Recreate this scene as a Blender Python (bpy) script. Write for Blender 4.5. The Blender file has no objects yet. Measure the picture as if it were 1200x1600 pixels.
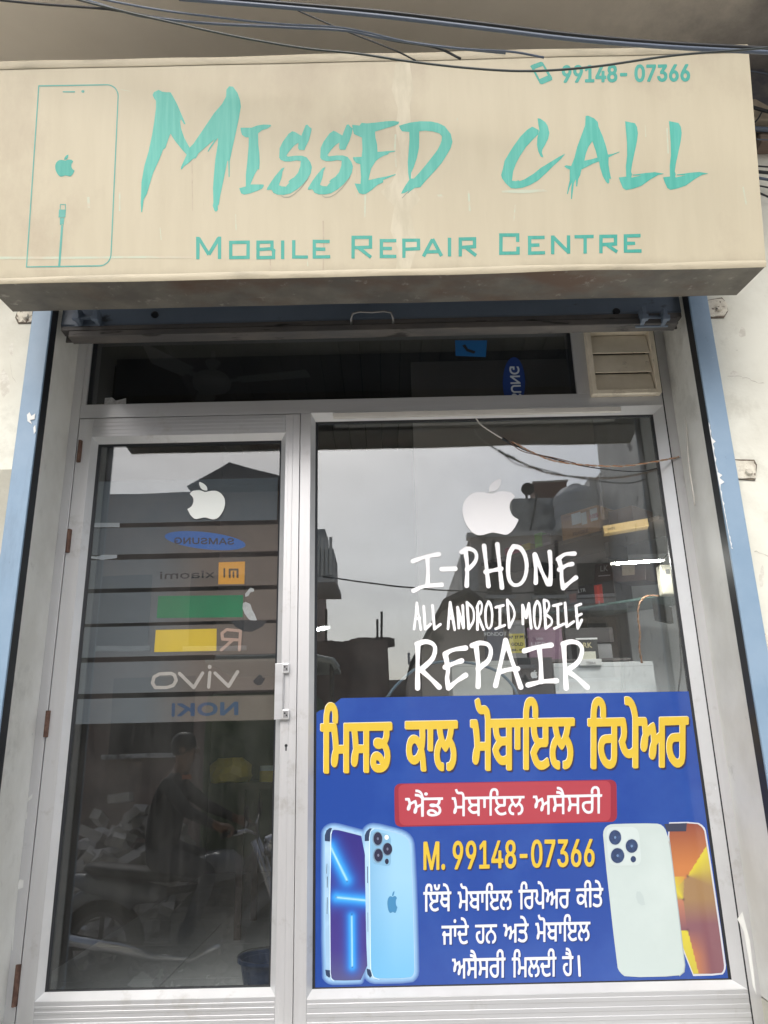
import bpy, bmesh, math, random
from mathutils import Vector, Matrix, noise
from mathutils.geometry import delaunay_2d_cdt
R = math.radians
rnd = random.Random(7)
S = bpy.context.scene
COL = S.collection

# ------------------------------------------------------------------ camera
CAM_Y, CAM_Z, PITCH, ROLL, FOC = -2.6, 1.5, R(17.6), R(1.29), 1200.0
cd = bpy.data.cameras.new('camera')
cam = bpy.data.objects.new('camera', cd)
COL.objects.link(cam)
cam.location = (0, CAM_Y, CAM_Z)
cam.rotation_euler = (Matrix.Rotation(R(90) + PITCH, 4, 'X') @ Matrix.Rotation(-ROLL, 4, 'Z')).to_euler()
cd.sensor_fit = 'VERTICAL'
cd.sensor_height = 36.0
cd.lens = 36.0 * FOC / 1600.0
cd.clip_start, cd.clip_end = 0.02, 600
S.camera = cam

# ------------------------------------------------------------------ sky, sun, exposure
W = bpy.data.worlds.new('World')
S.world = W
W.use_nodes = True
nt = W.node_tree
sky = nt.nodes.new('ShaderNodeTexSky')
sky.sky_type = 'NISHITA'
sky.sun_disc = False
SUN_EL, SUN_AZ = R(45), R(192)
sky.sun_elevation, sky.sun_rotation = SUN_EL, SUN_AZ
sky.dust_density, sky.air_density, sky.ozone_density = 4.0, 1.0, 1.0
hs = nt.nodes.new('ShaderNodeHueSaturation')
hs.inputs['Saturation'].default_value = 0.62
nt.links.new(sky.outputs[0], hs.inputs['Color'])
wtc = nt.nodes.new('ShaderNodeTexCoord'); wmp = nt.nodes.new('ShaderNodeMapping'); wmp.inputs['Scale'].default_value = (1, 1, 2.2)
wnz = nt.nodes.new('ShaderNodeTexNoise'); wnz.inputs['Scale'].default_value = 2.6; wnz.inputs['Detail'].default_value = 7; wnz.inputs['Roughness'].default_value = .55; wnz.inputs['Distortion'].default_value = .6
wmr = nt.nodes.new('ShaderNodeMapRange'); wmr.inputs[1].default_value = .3; wmr.inputs[2].default_value = .7; wmr.inputs[3].default_value = .86; wmr.inputs[4].default_value = 1.2
wmx = nt.nodes.new('ShaderNodeMix'); wmx.data_type = 'RGBA'; wmx.blend_type = 'MULTIPLY'; wmx.inputs[0].default_value = 1
nt.links.new(wtc.outputs['Generated'], wmp.inputs[0]); nt.links.new(wmp.outputs[0], wnz.inputs['Vector']); nt.links.new(wnz.outputs['Fac'], wmr.inputs[0])
nt.links.new(hs.outputs[0], wmx.inputs[6]); nt.links.new(wmr.outputs[0], wmx.inputs[7]); nt.links.new(wmx.outputs[2], nt.nodes['Background'].inputs['Color'])
nt.nodes['Background'].inputs['Strength'].default_value = 0.15
sl = bpy.data.lights.new('sun', 'SUN')
sl.energy, sl.angle, sl.color = 1.45, R(42), (1.0, 0.98, 0.95)
sun = bpy.data.objects.new('sun', sl)
COL.objects.link(sun)
sd = Vector((math.sin(SUN_AZ) * math.cos(SUN_EL), math.cos(SUN_AZ) * math.cos(SUN_EL), math.sin(SUN_EL)))
sun.rotation_euler = sd.to_track_quat('Z', 'Y').to_euler()
sun.location = (3, -8, 9)
vs = S.view_settings
vs.view_transform, vs.look, vs.exposure, vs.gamma, vs.use_curve_mapping = 'Standard', 'None', 0.52, 1.0, False
S.render.engine = 'CYCLES'
S.cycles.use_denoising = True
S.cycles.max_bounces, S.cycles.transparent_max_bounces = 8, 16
S.cycles.sample_clamp_indirect = 6.0

# ------------------------------------------------------------------ helpers
cr, sr, cp, sp = math.cos(ROLL), math.sin(ROLL), math.cos(PITCH), math.sin(PITCH)
_f = Vector((0, cp, sp)); _u = Vector((0, -sp, cp)); _r = Vector((1, 0, 0))
_R = cr * _r - sr * _u; _U = cr * _u + sr * _r
CAMV = Vector((0, CAM_Y, CAM_Z))
def at(px, py, Y=0.0):
    """point of the photograph (1200 x 1600) measured on the upright plane at depth Y"""
    d = (px - 600) * _R - (py - 800) * _U + FOC * _f
    return CAMV + d * ((Y - CAM_Y) / d.y)
def mir(px, py, d):
    """point across the street that the shop glass mirrors there, d metres in front of the glass"""
    p = at(px, py, d)
    return Vector((p.x, .06 - p.y, p.z))

class MB:
    def __init__(s): s.v, s.f = [], []
    def add(s, vs, fs):
        n = len(s.v); s.v += [tuple(v) for v in vs]; s.f += [tuple(i + n for i in f) for f in fs]; return s
    def box(s, x0, x1, y0, y1, z0, z1, M=None):
        vs = [Vector((x, y, z)) for z in (z0, z1) for y in (y0, y1) for x in (x0, x1)]
        if M: vs = [M @ v for v in vs]
        return s.add(vs, [(0, 2, 3, 1), (4, 5, 7, 6), (0, 1, 5, 4), (2, 6, 7, 3), (0, 4, 6, 2), (1, 3, 7, 5)])
    def hull8(s, v):  # bottom ring 4, top ring 4
        return s.add(v, [(3, 2, 1, 0), (4, 5, 6, 7)] + [(i, (i + 1) % 4, (i + 1) % 4 + 4, i + 4) for i in range(4)])
    def tube(s, pts, r, n=8, cap=True):
        pts = [Vector(p) for p in pts]; N = len(pts); rs = r if isinstance(r, (list, tuple)) else [r] * N
        ring = []; prev = None
        for i, p in enumerate(pts):
            t = (pts[min(i + 1, N - 1)] - pts[max(i - 1, 0)]).normalized()
            a = prev if prev is not None else (Vector((0, 0, 1)) if abs(t.z) < .9 else Vector((1, 0, 0)))
            a = (a - a.dot(t) * t).normalized(); prev = a; b = t.cross(a)
            ring.append([p + rs[i] * (math.cos(2 * math.pi * k / n) * a + math.sin(2 * math.pi * k / n) * b) for k in range(n)])
        vs = [v for q in ring for v in q]; fs = []
        for i in range(N - 1):
            for k in range(n): fs.append((i * n + k, i * n + (k + 1) % n, (i + 1) * n + (k + 1) % n, (i + 1) * n + k))
        if cap: fs += [tuple(reversed(range(n))), tuple(range((N - 1) * n, N * n))]
        return s.add(vs, fs)
    def lathe(s, prof, c, n=24, axis='Z'):
        vs = []
        for r, h in prof:
            for k in range(n):
                a = 2 * math.pi * k / n
                q = {'Z': (r * math.cos(a), r * math.sin(a), h), 'Y': (r * math.cos(a), h, r * math.sin(a)), 'X': (h, r * math.cos(a), r * math.sin(a))}[axis]
                vs.append(Vector(q) + Vector(c))
        fs = [(i * n + k, i * n + (k + 1) % n, (i + 1) * n + (k + 1) % n, (i + 1) * n + k) for i in range(len(prof) - 1) for k in range(n)]
        return s.add(vs, fs)
    def prism(s, poly, y0, y1):  # polygon in XZ, convex or simple
        n = len(poly); vs = [(x, y0, z) for x, z in poly] + [(x, y1, z) for x, z in poly]
        return s.add(vs, [tuple(range(n)), tuple(reversed(range(n, 2 * n)))] + [(i, i + n, (i + 1) % n + n, (i + 1) % n) for i in range(n)])
    def ring(s, o, i, yo, yi):  # mitred sloping frame between outer rect o and inner rect i: (x0,x1,z0,z1)
        def q(r, y): return [(r[0], y, r[2]), (r[1], y, r[2]), (r[1], y, r[3]), (r[0], y, r[3])]
        return s.add(q(o, yo) + q(i, yi) + q(o, yi + .012) + q(i, yi + .012),
            [(k, (k + 1) % 4, (k + 1) % 4 + 4, k + 4) for k in range(4)] + [((k + 1) % 4 + 8, k + 8, k + 12, (k + 1) % 4 + 12) for k in range(4)] +
            [(k + 8, (k + 1) % 4 + 8, (k + 1) % 4, k) for k in range(4)] + [(k + 4, (k + 1) % 4 + 4, (k + 1) % 4 + 12, k + 12) for k in range(4)])

def link(name, me, mat, parent=None):
    o = bpy.data.objects.new(name, me); COL.objects.link(o)
    if mat is not None and not me.materials: me.materials.append(mat)
    if parent is not None:
        o.parent = parent
        if parent.parent is None: o.matrix_parent_inverse = Matrix.Translation(parent.location).inverted()
    return o
def obj(name, mb, mat, parent=None, bevel=0, smooth=False, fix=True):
    me = bpy.data.meshes.new(name); me.from_pydata([tuple(v) for v in mb.v], [], mb.f)
    if fix:
        bm = bmesh.new(); bm.from_mesh(me); bmesh.ops.recalc_face_normals(bm, faces=bm.faces); bm.to_mesh(me); bm.free()
    if smooth: me.polygons.foreach_set('use_smooth', [True] * len(me.polygons))
    o = link(name, me, mat, parent)
    if bevel:
        m = o.modifiers.new('bevel', 'BEVEL'); m.width = bevel; m.segments = 2; m.limit_method = 'ANGLE'
    return o
def as_mesh(t, parent):
    bpy.context.view_layer.update()
    me = bpy.data.meshes.new_from_object(t.evaluated_get(bpy.context.evaluated_depsgraph_get())); me.transform(t.matrix_world); n = t.name
    bpy.data.objects.remove(t); return link(n.split('.')[0], me, None, parent)
def tag(o, label, cat, group=None, kind=None):
    if label: o['label'] = label
    if cat: o['category'] = cat
    if group: o['group'] = group
    if kind: o['kind'] = kind
    return o
def thing(name, label, cat, loc=(0, 0, 0), group=None):
    o = bpy.data.objects.new(name, None); COL.objects.link(o); o.location = loc; o.empty_display_size = .1
    return tag(o, label, cat, group)

# flat print: traced outlines, in half millimetres on the plane they are printed on
DATA = '''MISSED:-889 1221 -15 -19 -3 -47 -25 -48 -47 -57 -124 -194 -24 -26 -33 64 -20 62 -6 50 7 7 17 -31 10 0 -52 130 -30 60 -13 21 -22 0 -28 4 -21 13 -29 -14 -8 -19 9 -22 12 -16 0 -50 -11 -98 -11 -77 -20 -105 -24 -89 -16 -105 -3 -134 4 -56 6 0 0 1 8 80 18 33 37 134 38 89 21 60 13 8 18 59 12 34 27 -46 43 -57 29 -35 -33 -78 -2 -15 1 0 6 0 12 18 24 17 31 30 17 4 15 30 101 90 -37 -58 -8 -21 0 -1 5 0 45 70 13 17 -2 -43 -14 -91 -8 -97 -6 -89 3 -90 -4 -22 9 -30 10 -9 12 11 -1 27 7 8 7 51 21 104 22 119 6 4 0 -1 2 -102 1 -2 5 0 1 101 16 82 21 99 18 90 13 80 -5 43 -15 46 -28 43 -24 3;-685 968 -33 -5 -33 -13 -68 1 2 -21 7 -25 21 -16 20 -2 0 -2 -1 -53 -7 -89 -10 -95 0 -74 -40 -11 11 -33 19 -8 32 6 40 13 37 17 10 17 -3 8 -1 1 -77 2 24 60 21 37 5 -6 2 2 4 42 -2 61 -6 62 -1 68 26 21 32 9 22 16 -5 8 -42 3;-415 961 -8 -3 -27 -68 -38 26 -16 5 -23 -16 -36 -51 -19 -41 -3 -61 9 -14 25 -11 31 -1 40 6 25 -4 -3 -34 -14 -40 -22 -27 -27 -17 -12 -16 8 0 0 -2 -21 -25 -26 2 -16 9 16 44 7 41 12 27 -18 -7 -39 -47 -22 -32 -27 -44 -3 -12 29 1 12 -21 23 -11 38 -3 39 8 39 23 37 32 34 42 16 29 7 40 -9 31 -22 32 -29 11 -39 1 -45 -5 -9 7 22 33 26 30 25 17 -2 -34 6 -12 33 -1 3 12 23 48 13 47 5 28 0 2 -14 12 -10 14 -1 1;-166 957 -8 -3 -28 -68 -38 26 -15 6 -24 -17 -36 -51 -19 -41 -3 -61 8 -14 26 -11 31 -1 39 6 25 -4 -3 -34 -14 -40 -22 -27 -27 -17 -12 -16 7 0 1 -1 -22 -26 -25 2 -16 9 16 44 7 41 12 27 -18 -7 -39 -47 -23 -32 -26 -44 -3 -12 28 1 13 -21 23 -11 38 -2 38 7 39 23 38 32 34 42 16 29 8 41 -9 31 -22 31 -30 11 -38 1 -45 -5 -10 7 23 33 26 30 25 17 -2 -34 6 -12 32 -1 4 12 23 48 14 47 5 28 0 2 -14 12 -10 14 -2 1;66 972 -65 -7 -51 -4 -33 4 -13 -17 -45 6 5 -38 6 -23 46 -23 1 -1 2 -74 -6 -49 -52 -1 -1 -2 4 -16 16 -20 24 -8 0 -1 3 -81 -4 -43 -1 -1 -33 4 -1 -1 12 -33 12 -27 22 -9 21 2 32 22 38 33 35 16 1 1 -2 13 0 1 32 12 44 18 1 5 0 1 -57 -14 -53 -9 -53 -12 -1 1 7 33 11 41 29 46 23 19 26 14 23 7 11 12 35 6 0 5 -1 1 -54 -2 -51 -4 -1 2 -2 49 -9 42 -2 38 62 19 52 15 29 11 6 16 -34 6;265 966 -53 -6 -39 -10 -28 -9 -1 -1 7 -20 11 -16 42 -5 1 -2 0 -48 -14 -143 0 -69 6 -44 -24 -36 -20 -34 -7 -18 1 0 22 5 21 12 0 -2 -5 -14 0 -2 1 0 14 15 29 21 33 3 40 48 47 50 46 53 34 54 24 41 12 40 -9 52 -35 50 -37 21 -45 12 -64 3;265 902 36 3 49 -7 38 -13 14 -19 -3 -28 -10 -27 -16 -31 -28 -37 -47 -60 -46 -54 -27 -29 -18 0 3 37 17 37 18 51 16 68 3 55
CALL:988 969 -1 -1 2 -34 5 -42 -7 -23 0 2 4 21 -23 15 -15 8 -1 1 -33 -21 -41 -41 -40 -54 -35 -54 -28 -47 -11 -48 -13 -40 4 -21 21 -34 31 -31 28 -4 42 5 46 16 46 26 54 47 40 40 54 49 26 32 -2 0 -36 -18 -113 -68 -46 -37 -54 -33 -32 -12 -6 6 -17 -5 -22 3 9 58 18 47 25 47 41 61 47 50 30 29 1 3 -6 -22 -5 -48 6 -41 14 -35 16 -5 -8 32 4 20 17 27 21 41 9 36 -8 47 -14 24 -29 24;1286 978 -6 -1 -1 -2 -6 -58 -56 -140 -19 -67 -22 -51 0 -2 -31 6 -12 -7 13 -12 20 -10 -4 -67 -12 -47 -9 -40 5 -2 13 42 17 34 -7 -35 -5 -70 5 -3 17 100 14 26 -2 -46 7 0 8 46 15 28 8 33 72 36 36 13 1 -2 4 -36 13 -55 17 -37 12 -14 9 10 0 23 12 -2 -7 46 -4 48 3 44 36 18 33 14 -3 3 -43 -14 -26 -3 -9 55 -16 63 -22 62 -3 31 -22 25 -34 18;1311 813 7 -24 11 -42 7 -40 -39 -10 -40 -8 9 39 19 48;1518 937 -1 -1 3 -139 -4 -82 -11 -67 -2 -66 -45 -5 8 -31 13 -37 19 -13 46 9 48 16 58 41 45 25 33 6 2 2 -52 11 -58 -4 -77 -9 -1 -1 1 -4 54 0 -59 -13 -5 1 6 20 -5 17 9 46 37 143 10 56 -3 41 -12 24;1783 932 1 -140 -4 -82 -11 -68 -3 -65 -1 -1 -41 -4 8 -31 13 -37 19 -13 45 9 49 16 58 41 45 25 33 6 2 2 -52 11 -58 -4 -77 -9 -1 -1 1 -4 55 0 -59 -13 -7 1 -1 1 5 19 -5 17 9 46 39 144 10 55 -3 41 -12 24
accent:-405 633 -1 -1 -14 -27 -37 -49 -39 -36 -32 -18 -30 -1 -17 10 -2 0 0 -1 0 -1 17 -11 33 0 32 19 40 36 38 50 14 27 0 3;-158 627 -14 -28 -38 -48 -39 -37 -33 -18 -31 0 -16 10 -1 -1 0 -2 17 -11 33 1 32 18 40 36 39 50 13 27 0 3;197 527 -24 -23 -23 -25 -1 -2 1 -1 3 0 22 25 24 23 0 3
REPAIRCENTRE:-157 248 -3 -142 20 -1 1 57 19 0 71 -60 12 15 0 1 -51 44 3 1 50 1 2 80 -1 2;-954 261 -1 -1 0 -5 -3 2 -1 0 -50 -87 -52 89 -1 1 -2 -2 -1 4 -19 1 -1 -1 1 -139 20 -1 0 103 47 -81 8 6 9 -6 45 76 0 2 0 -101 20 0 0 139 -2 1;146 223 -1 -1 0 -2 -1 -53 1 -1 -1 -1 -1 -63 19 0 2 43 86 2 1 1 1 72 0 0;-137 226 83 -1 -1 -40 -1 -1 -82 -1;11 223 -3 -119 100 -2 0 21 -77 2 -2 0 0 27 1 1 52 -1 0 1 1 18 -1 2 -51 1 -1 0 1 28 79 -2 1 21;-389 228 -2 -118 105 -1 0 19 -1 2 -82 0 -2 1 1 27 56 -1 0 2 0 19 -56 2 0 26 82 -1 1 20;-512 228 -1 -115 95 -2 0 19 -1 1 -73 2 -1 1 1 94;-658 230 -67 1 -1 -47 1 -19 -1 -33 1 -19 112 0 0 47 4 4 -4 5 0 6 -6 1 -3 4 0 49;-578 228 -1 -116 20 -1 1 117;-804 233 -84 0 0 -115 123 -1 1 115;165 201 67 -1 -1 -32 -67 -2;-702 210 60 -1 0 -21 -63 -3 0 24;-858 212 74 -1 -1 -73 -82 0 -1 1 0 72 1 1;-650 167 12 0 5 -6 0 -27 -73 0 0 31;725 242 -1 -1 0 -20 0 -1 -4 -93 -1 -19 1 -1 121 -1 1 1 2 47 -1 2 -19 0 -2 -29 -80 1 -1 1 4 91 79 -2 -1 -32 19 -1 1 2 2 51 0 2;1565 219 -98 -1 -6 -115 106 -2 1 21 -1 1 -84 0 0 2 1 24 1 1 46 0 1 1 0 20 -46 1 1 25 79 0 1 1 1 20 -1 1;1364 219 -43 0 -6 -115 20 -1 3 42 1 1 20 1 1 -3 56 -44 12 18 -38 29 34 2 1 1 1 21 3 46 -2 1;1252 220 -79 0 0 -21 1 0 52 -1 -5 -93 1 -2 19 0 5 95 1 1 40 0 1 20 -1 1;1128 220 -4 -78 -1 -2 -67 75 0 1 -2 -1 0 6 -21 0 -5 -116 1 -1 18 -1 1 1 4 81 1 2 69 -77 0 -5 20 0 1 0 5 114;961 221 -66 1 -2 -70 -2 -36 0 -13 102 1 0 21 -81 0 1 27 49 1 0 20 -1 1 -47 0 1 26 80 0 0 21;581 222 -99 0 -2 -52 1 -1 -1 -1 0 -21 -1 -1 -1 -43 20 0 2 46 19 0 2 0 -1 -3 56 -48 12 16 0 1 -41 36 17 1 19 0 2 1 2 67 -1 2;419 222 -2 -2 -3 -115 19 -1 1 0 4 116 -1 1;1358 197 48 0 0 -26 -2 -1 -65 -2 2 29 1 1;334 220 -10 -5 -6 3 -2 -1 -56 -103 0 -1 18 -10 12 22 67 1 11 -23 17 10 1 1 -50 105 -1 1;501 201 64 -1 1 -1 -1 -25 -1 -1 -63 -3;325 191 1 1 21 -45 -45 -1
num:1910 1301 -2 0 -3 -2 -24 -42 -6 -14 -3 -8 -1 -6 0 -10 1 -6 1 -7 3 -6 4 -5 5 -5 5 -2 6 -2 6 0 6 2 6 3 5 4 4 5 4 6 2 7 2 8 0 9 -1 8 -1 6 -3 5 -4 6 -4 3 -5 3 -6 1 0 0 18 32 1 2 -1 2 -1 2 -3 1;1839 1302 -2 -1 -1 -1 -20 -34 -6 -12 -6 -12 -1 -7 -1 -6 -1 -8 1 -8 2 -6 3 -6 4 -6 5 -4 5 -3 6 -1 7 0 6 2 5 3 5 4 5 7 3 6 2 6 1 7 1 10 -1 6 -2 7 -2 5 -4 5 -5 4 -5 3 -6 1 18 31 1 2 0 2 -1 3 -3 1;1624 1306 -6 -1 -7 -4 -5 -5 -6 -9 -3 -9 -3 -9 -2 -15 -1 -11 0 -11 2 -10 2 -11 3 -7 5 -6 5 -5 6 -3 7 -1 6 1 8 3 4 3 3 3 4 7 4 8 4 12 2 11 1 16 0 11 -2 13 -2 8 -4 8 -2 3 -4 4 -6 5 -6 1;1708 1304 -36 1 -3 -2 -2 -2 -1 -14 0 -2 2 -2 2 -1 32 0 1 0 0 -1 -37 -83 0 -2 0 -2 1 -2 2 -1 12 -1 3 1 1 2 41 92 1 13 0 3 -2 2 -2 1;1741 1303 -2 -1 -2 -3 0 -12 0 -3 1 -2 3 -1 24 0 -16 -23 -1 -2 0 -13 1 -2 2 -1 12 -1 2 -1 3 -1 2 -3 2 -3 0 -4 0 -4 -1 -6 -3 -4 -4 -2 -6 -1 -4 2 -3 2 -2 4 -1 6 -2 2 -2 1 -12 0 -2 -1 -1 -3 0 -6 1 -6 2 -6 3 -6 4 -4 5 -3 6 -3 5 -1 6 0 8 2 4 1 4 3 7 6 4 7 4 10 0 6 0 7 0 6 -2 6 -3 5 -4 5 -4 3 -6 3 20 27 0 2 1 12 -2 3 -3 1;1453 1308 -7 -2 -7 -5 -5 -6 -3 -7 -2 -9 -1 -9 2 -9 5 -8 -5 -5 -4 -8 -3 -9 0 -8 1 -8 2 -6 3 -5 3 -5 5 -3 5 -3 8 -1 5 -1 9 2 5 3 4 2 4 3 3 4 4 9 2 5 0 6 0 10 -1 5 -2 4 -6 9 4 5 3 6 2 8 0 7 -1 7 -1 6 -3 5 -5 5 -4 4 -6 2 -7 1;1244 1311 -5 -1 -4 -2 -4 -4 -4 -4 -3 -5 -3 -5 -2 -7 -1 -6 0 -7 0 -8 2 -7 3 -7 3 -5 5 -4 4 -2 8 -2 0 -1 -18 -32 0 -2 0 -2 2 -2 2 -1 12 0 2 1 2 1 20 36 5 11 5 13 3 9 0 10 -1 9 -2 9 -4 6 -5 6 -7 4 -7 2;1320 1309 -5 0 -3 -1 -19 -17 -1 -2 -1 -16 1 -2 1 -2 2 -1 3 0 12 11 1 -1 -3 -61 -1 0 -15 0 -2 -1 -2 -2 -1 -3 -1 -11 1 -4 2 -1 50 -1 3 1 2 3 1 13 0 2 -2 2 -3 1 -12 0 4 89 -1 3 -2 1;1390 1308 -2 -2 -36 -72 -1 -14 1 -3 3 -2 32 0 1 -1 -1 -16 1 -2 1 -2 2 0 11 -1 3 2 1 3 2 17 6 0 2 0 2 2 0 3 1 12 0 2 -1 2 -2 1 -7 1 1 26 0 2 -2 2 -2 1 -11 0 -3 -1 -1 -4 -2 -26 0 0 -12 0 -1 0 31 64 0 3 -1 1 -2 2 -12 0;1174 1312 -5 -2 -4 -2 -5 -4 -3 -4 -3 -5 -2 -5 -2 -6 -1 -6 -1 -8 1 -9 2 -7 2 -5 3 -4 5 -4 6 -4 6 -1 0 -1 -17 -31 -1 -2 1 -3 2 -2 1 -1 12 0 2 1 2 1 20 35 6 12 5 12 2 12 0 10 -1 10 -3 7 -4 7 -6 5 -5 3 -8 2;1624 1284 3 0 3 -1 2 -2 2 -5 3 -10 0 -14 -1 -16 -2 -7 -2 -6 -2 -5 -2 -4 -3 -2 -3 0 -3 0 -2 2 -2 2 -1 4 -3 10 0 14 1 16 3 12 2 4 2 4 3 3;1455 1286 4 0 4 -1 2 -2 1 -5 0 -6 -1 -4 -3 -3 -4 -2 -3 0 -3 1 -3 3 -1 3 0 6 1 5 2 3;1246 1289 2 0 3 0 4 -2 2 -5 2 -6 -1 -7 -2 -7 -3 -4 -4 -2 -4 0 -3 3 -3 4 -1 6 0 7 2 6 2 4 2 2;1176 1290 3 0 2 0 2 -1 2 -1 2 -4 2 -6 0 -8 -2 -6 -2 -3 -2 -2 -2 -2 -2 0 -4 0 -2 1 -2 2 -2 4 -1 6 0 7 2 5 3 5;1532 1253 -23 0 -3 -1 -2 -2 -1 -2 -1 -13 1 -2 2 -2 3 -1 34 0 3 1 1 2 1 2 1 12 -1 3 -2 2 -2 0;1899 1240 2 1 3 0 3 -2 3 -4 1 -5 0 -8 -2 -6 -3 -5 -3 -2 -2 -1 -3 1 -4 2 -2 4 -1 6 0 6 1 6 3 4;1829 1241 4 1 4 -1 3 -4 2 -7 0 -7 -2 -6 -4 -5 -2 -2 -2 -1 -4 0 -3 3 -3 4 -1 5 0 7 2 6 2 4;1451 1240 4 1 5 -1 3 -3 3 -4 1 -5 -1 -6 -3 -5 -3 -2 -5 -1 -5 0 -4 2 -2 4 -1 5 1 7 3 5
phoneicon:957 1311 10 8 56 20 12 -5 52 -100 1 -17 -64 -28 -13 5;982 1291 52 20 28 -64 -52 -22
outline:-1646 1255 -407 3 -3 -2 -41 -1157 0 -2 2 -2 191 -2 6 -2 4 2 232 -2 15 1 15 5 13 8 11 9 8 10 7 15 4 14 1 15 26 1008 -1 15 -5 14 -7 14 -8 12 -11 9 -13 8 -14 5 -13 2;-1698 1247 64 0 13 -2 11 -4 11 -7 10 -8 9 -12 6 -13 3 -12 2 -13 -26 -1006 -1 -15 -4 -14 -6 -12 -8 -11 -9 -7 -13 -8 -12 -3 -14 -1 -230 2 0 0 11 252 -2 5 -3 2 -3 0 -4 -2 -1 -4 -11 -252 -1 -1 -183 1 -1 2 41 1145;-1786 1219 -4 -2 -1 -4 0 -4 2 -4 5 -3 6 0 4 2 1 2 1 4 0 4 -1 2 -5 3;-1904 1215 -1 -2 0 -2 1 -3 3 -1 68 -2 3 1 1 3 -1 4 -3 1 -68 1;-1903 487 -1 -1 0 -29 1 -3 2 -1 2 2 0 27 2 0 24 0 0 -27 2 -2 2 0 1 3 0 28 -1 3 -2 0 -30 1;-1909 454 42 -1 -2 -50 -42 1;-1902 401 26 0 -3 -45 -22 0
signapple:-1821 699 -3 2 -2 2 -3 2 -2 2 -3 3 -2 3 -2 5 -2 6 -1 5 0 4 0 4 1 4 1 3 1 2 2 3 1 2 3 3 2 3 -3 3 -2 4 -4 3 -3 2 -4 1 -4 0 -5 1 -4 0 -4 0 -5 -2 -3 -2 -4 -1 -3 -1 -2 0 -3 1 -4 1 -5 1 -5 1 -5 1 -6 0 -5 -1 -5 -2 -4 -3 -4 -3 -4 -4 -3 -5 -2 -5 -2 -5 -1 -6 -1 -7 1 -6 0 -7 2 -7 1 -6 3 -7 3 -7 3 -6 5 -7 4 -5 4 -4 4 -2 3 -2 4 0 4 0 4 0 6 2 6 3 6 1 5 0 5 -2 5 -1 5 -1 4 -2 4 0 3 0 3 1 2 2 4 4 3 4 3 5 3 6 3 7;-1885 770 0 4 0 4 1 4 2 4 2 4 3 4 3 2 3 3 4 1 2 2 3 0 1 0 1 -3 0 -4 -1 -4 -1 -4 -1 -4 -2 -4 -3 -3 -2 -2 -3 -2 -4 -1 -4 -1
winapple:962 4588 -8 5 -8 5 -8 6 -8 7 -8 8 -7 10 -6 15 -4 17 -2 16 1 14 2 12 3 11 4 9 6 7 6 8 7 7 9 8 9 8 -9 11 -8 12 -10 9 -12 5 -13 3 -15 2 -15 2 -16 1 -15 -2 -15 -4 -14 -6 -12 -5 -10 -1 -9 1 -10 1 -14 3 -15 5 -17 3 -19 2 -20 0 -19 -2 -17 -6 -16 -9 -15 -11 -13 -12 -12 -14 -9 -15 -8 -17 -5 -19 -4 -19 -1 -19 1 -21 3 -20 4 -20 7 -21 8 -19 11 -20 13 -19 13 -16 13 -11 13 -7 13 -5 12 -2 13 0 15 2 20 5 22 7 21 5 18 -2 17 -4 16 -4 16 -4 15 -4 14 -1 10 1 9 3 10 7 12 9 12 13 13 15 12 19 12 21;762 4802 1 13 1 12 3 12 8 13 10 13 10 10 12 9 13 7 11 5 10 4 9 2 5 -2 2 -8 -1 -12 -3 -12 -5 -12 -7 -13 -8 -12 -9 -9 -10 -8 -12 -6 -12 -3 -14 -1
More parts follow.
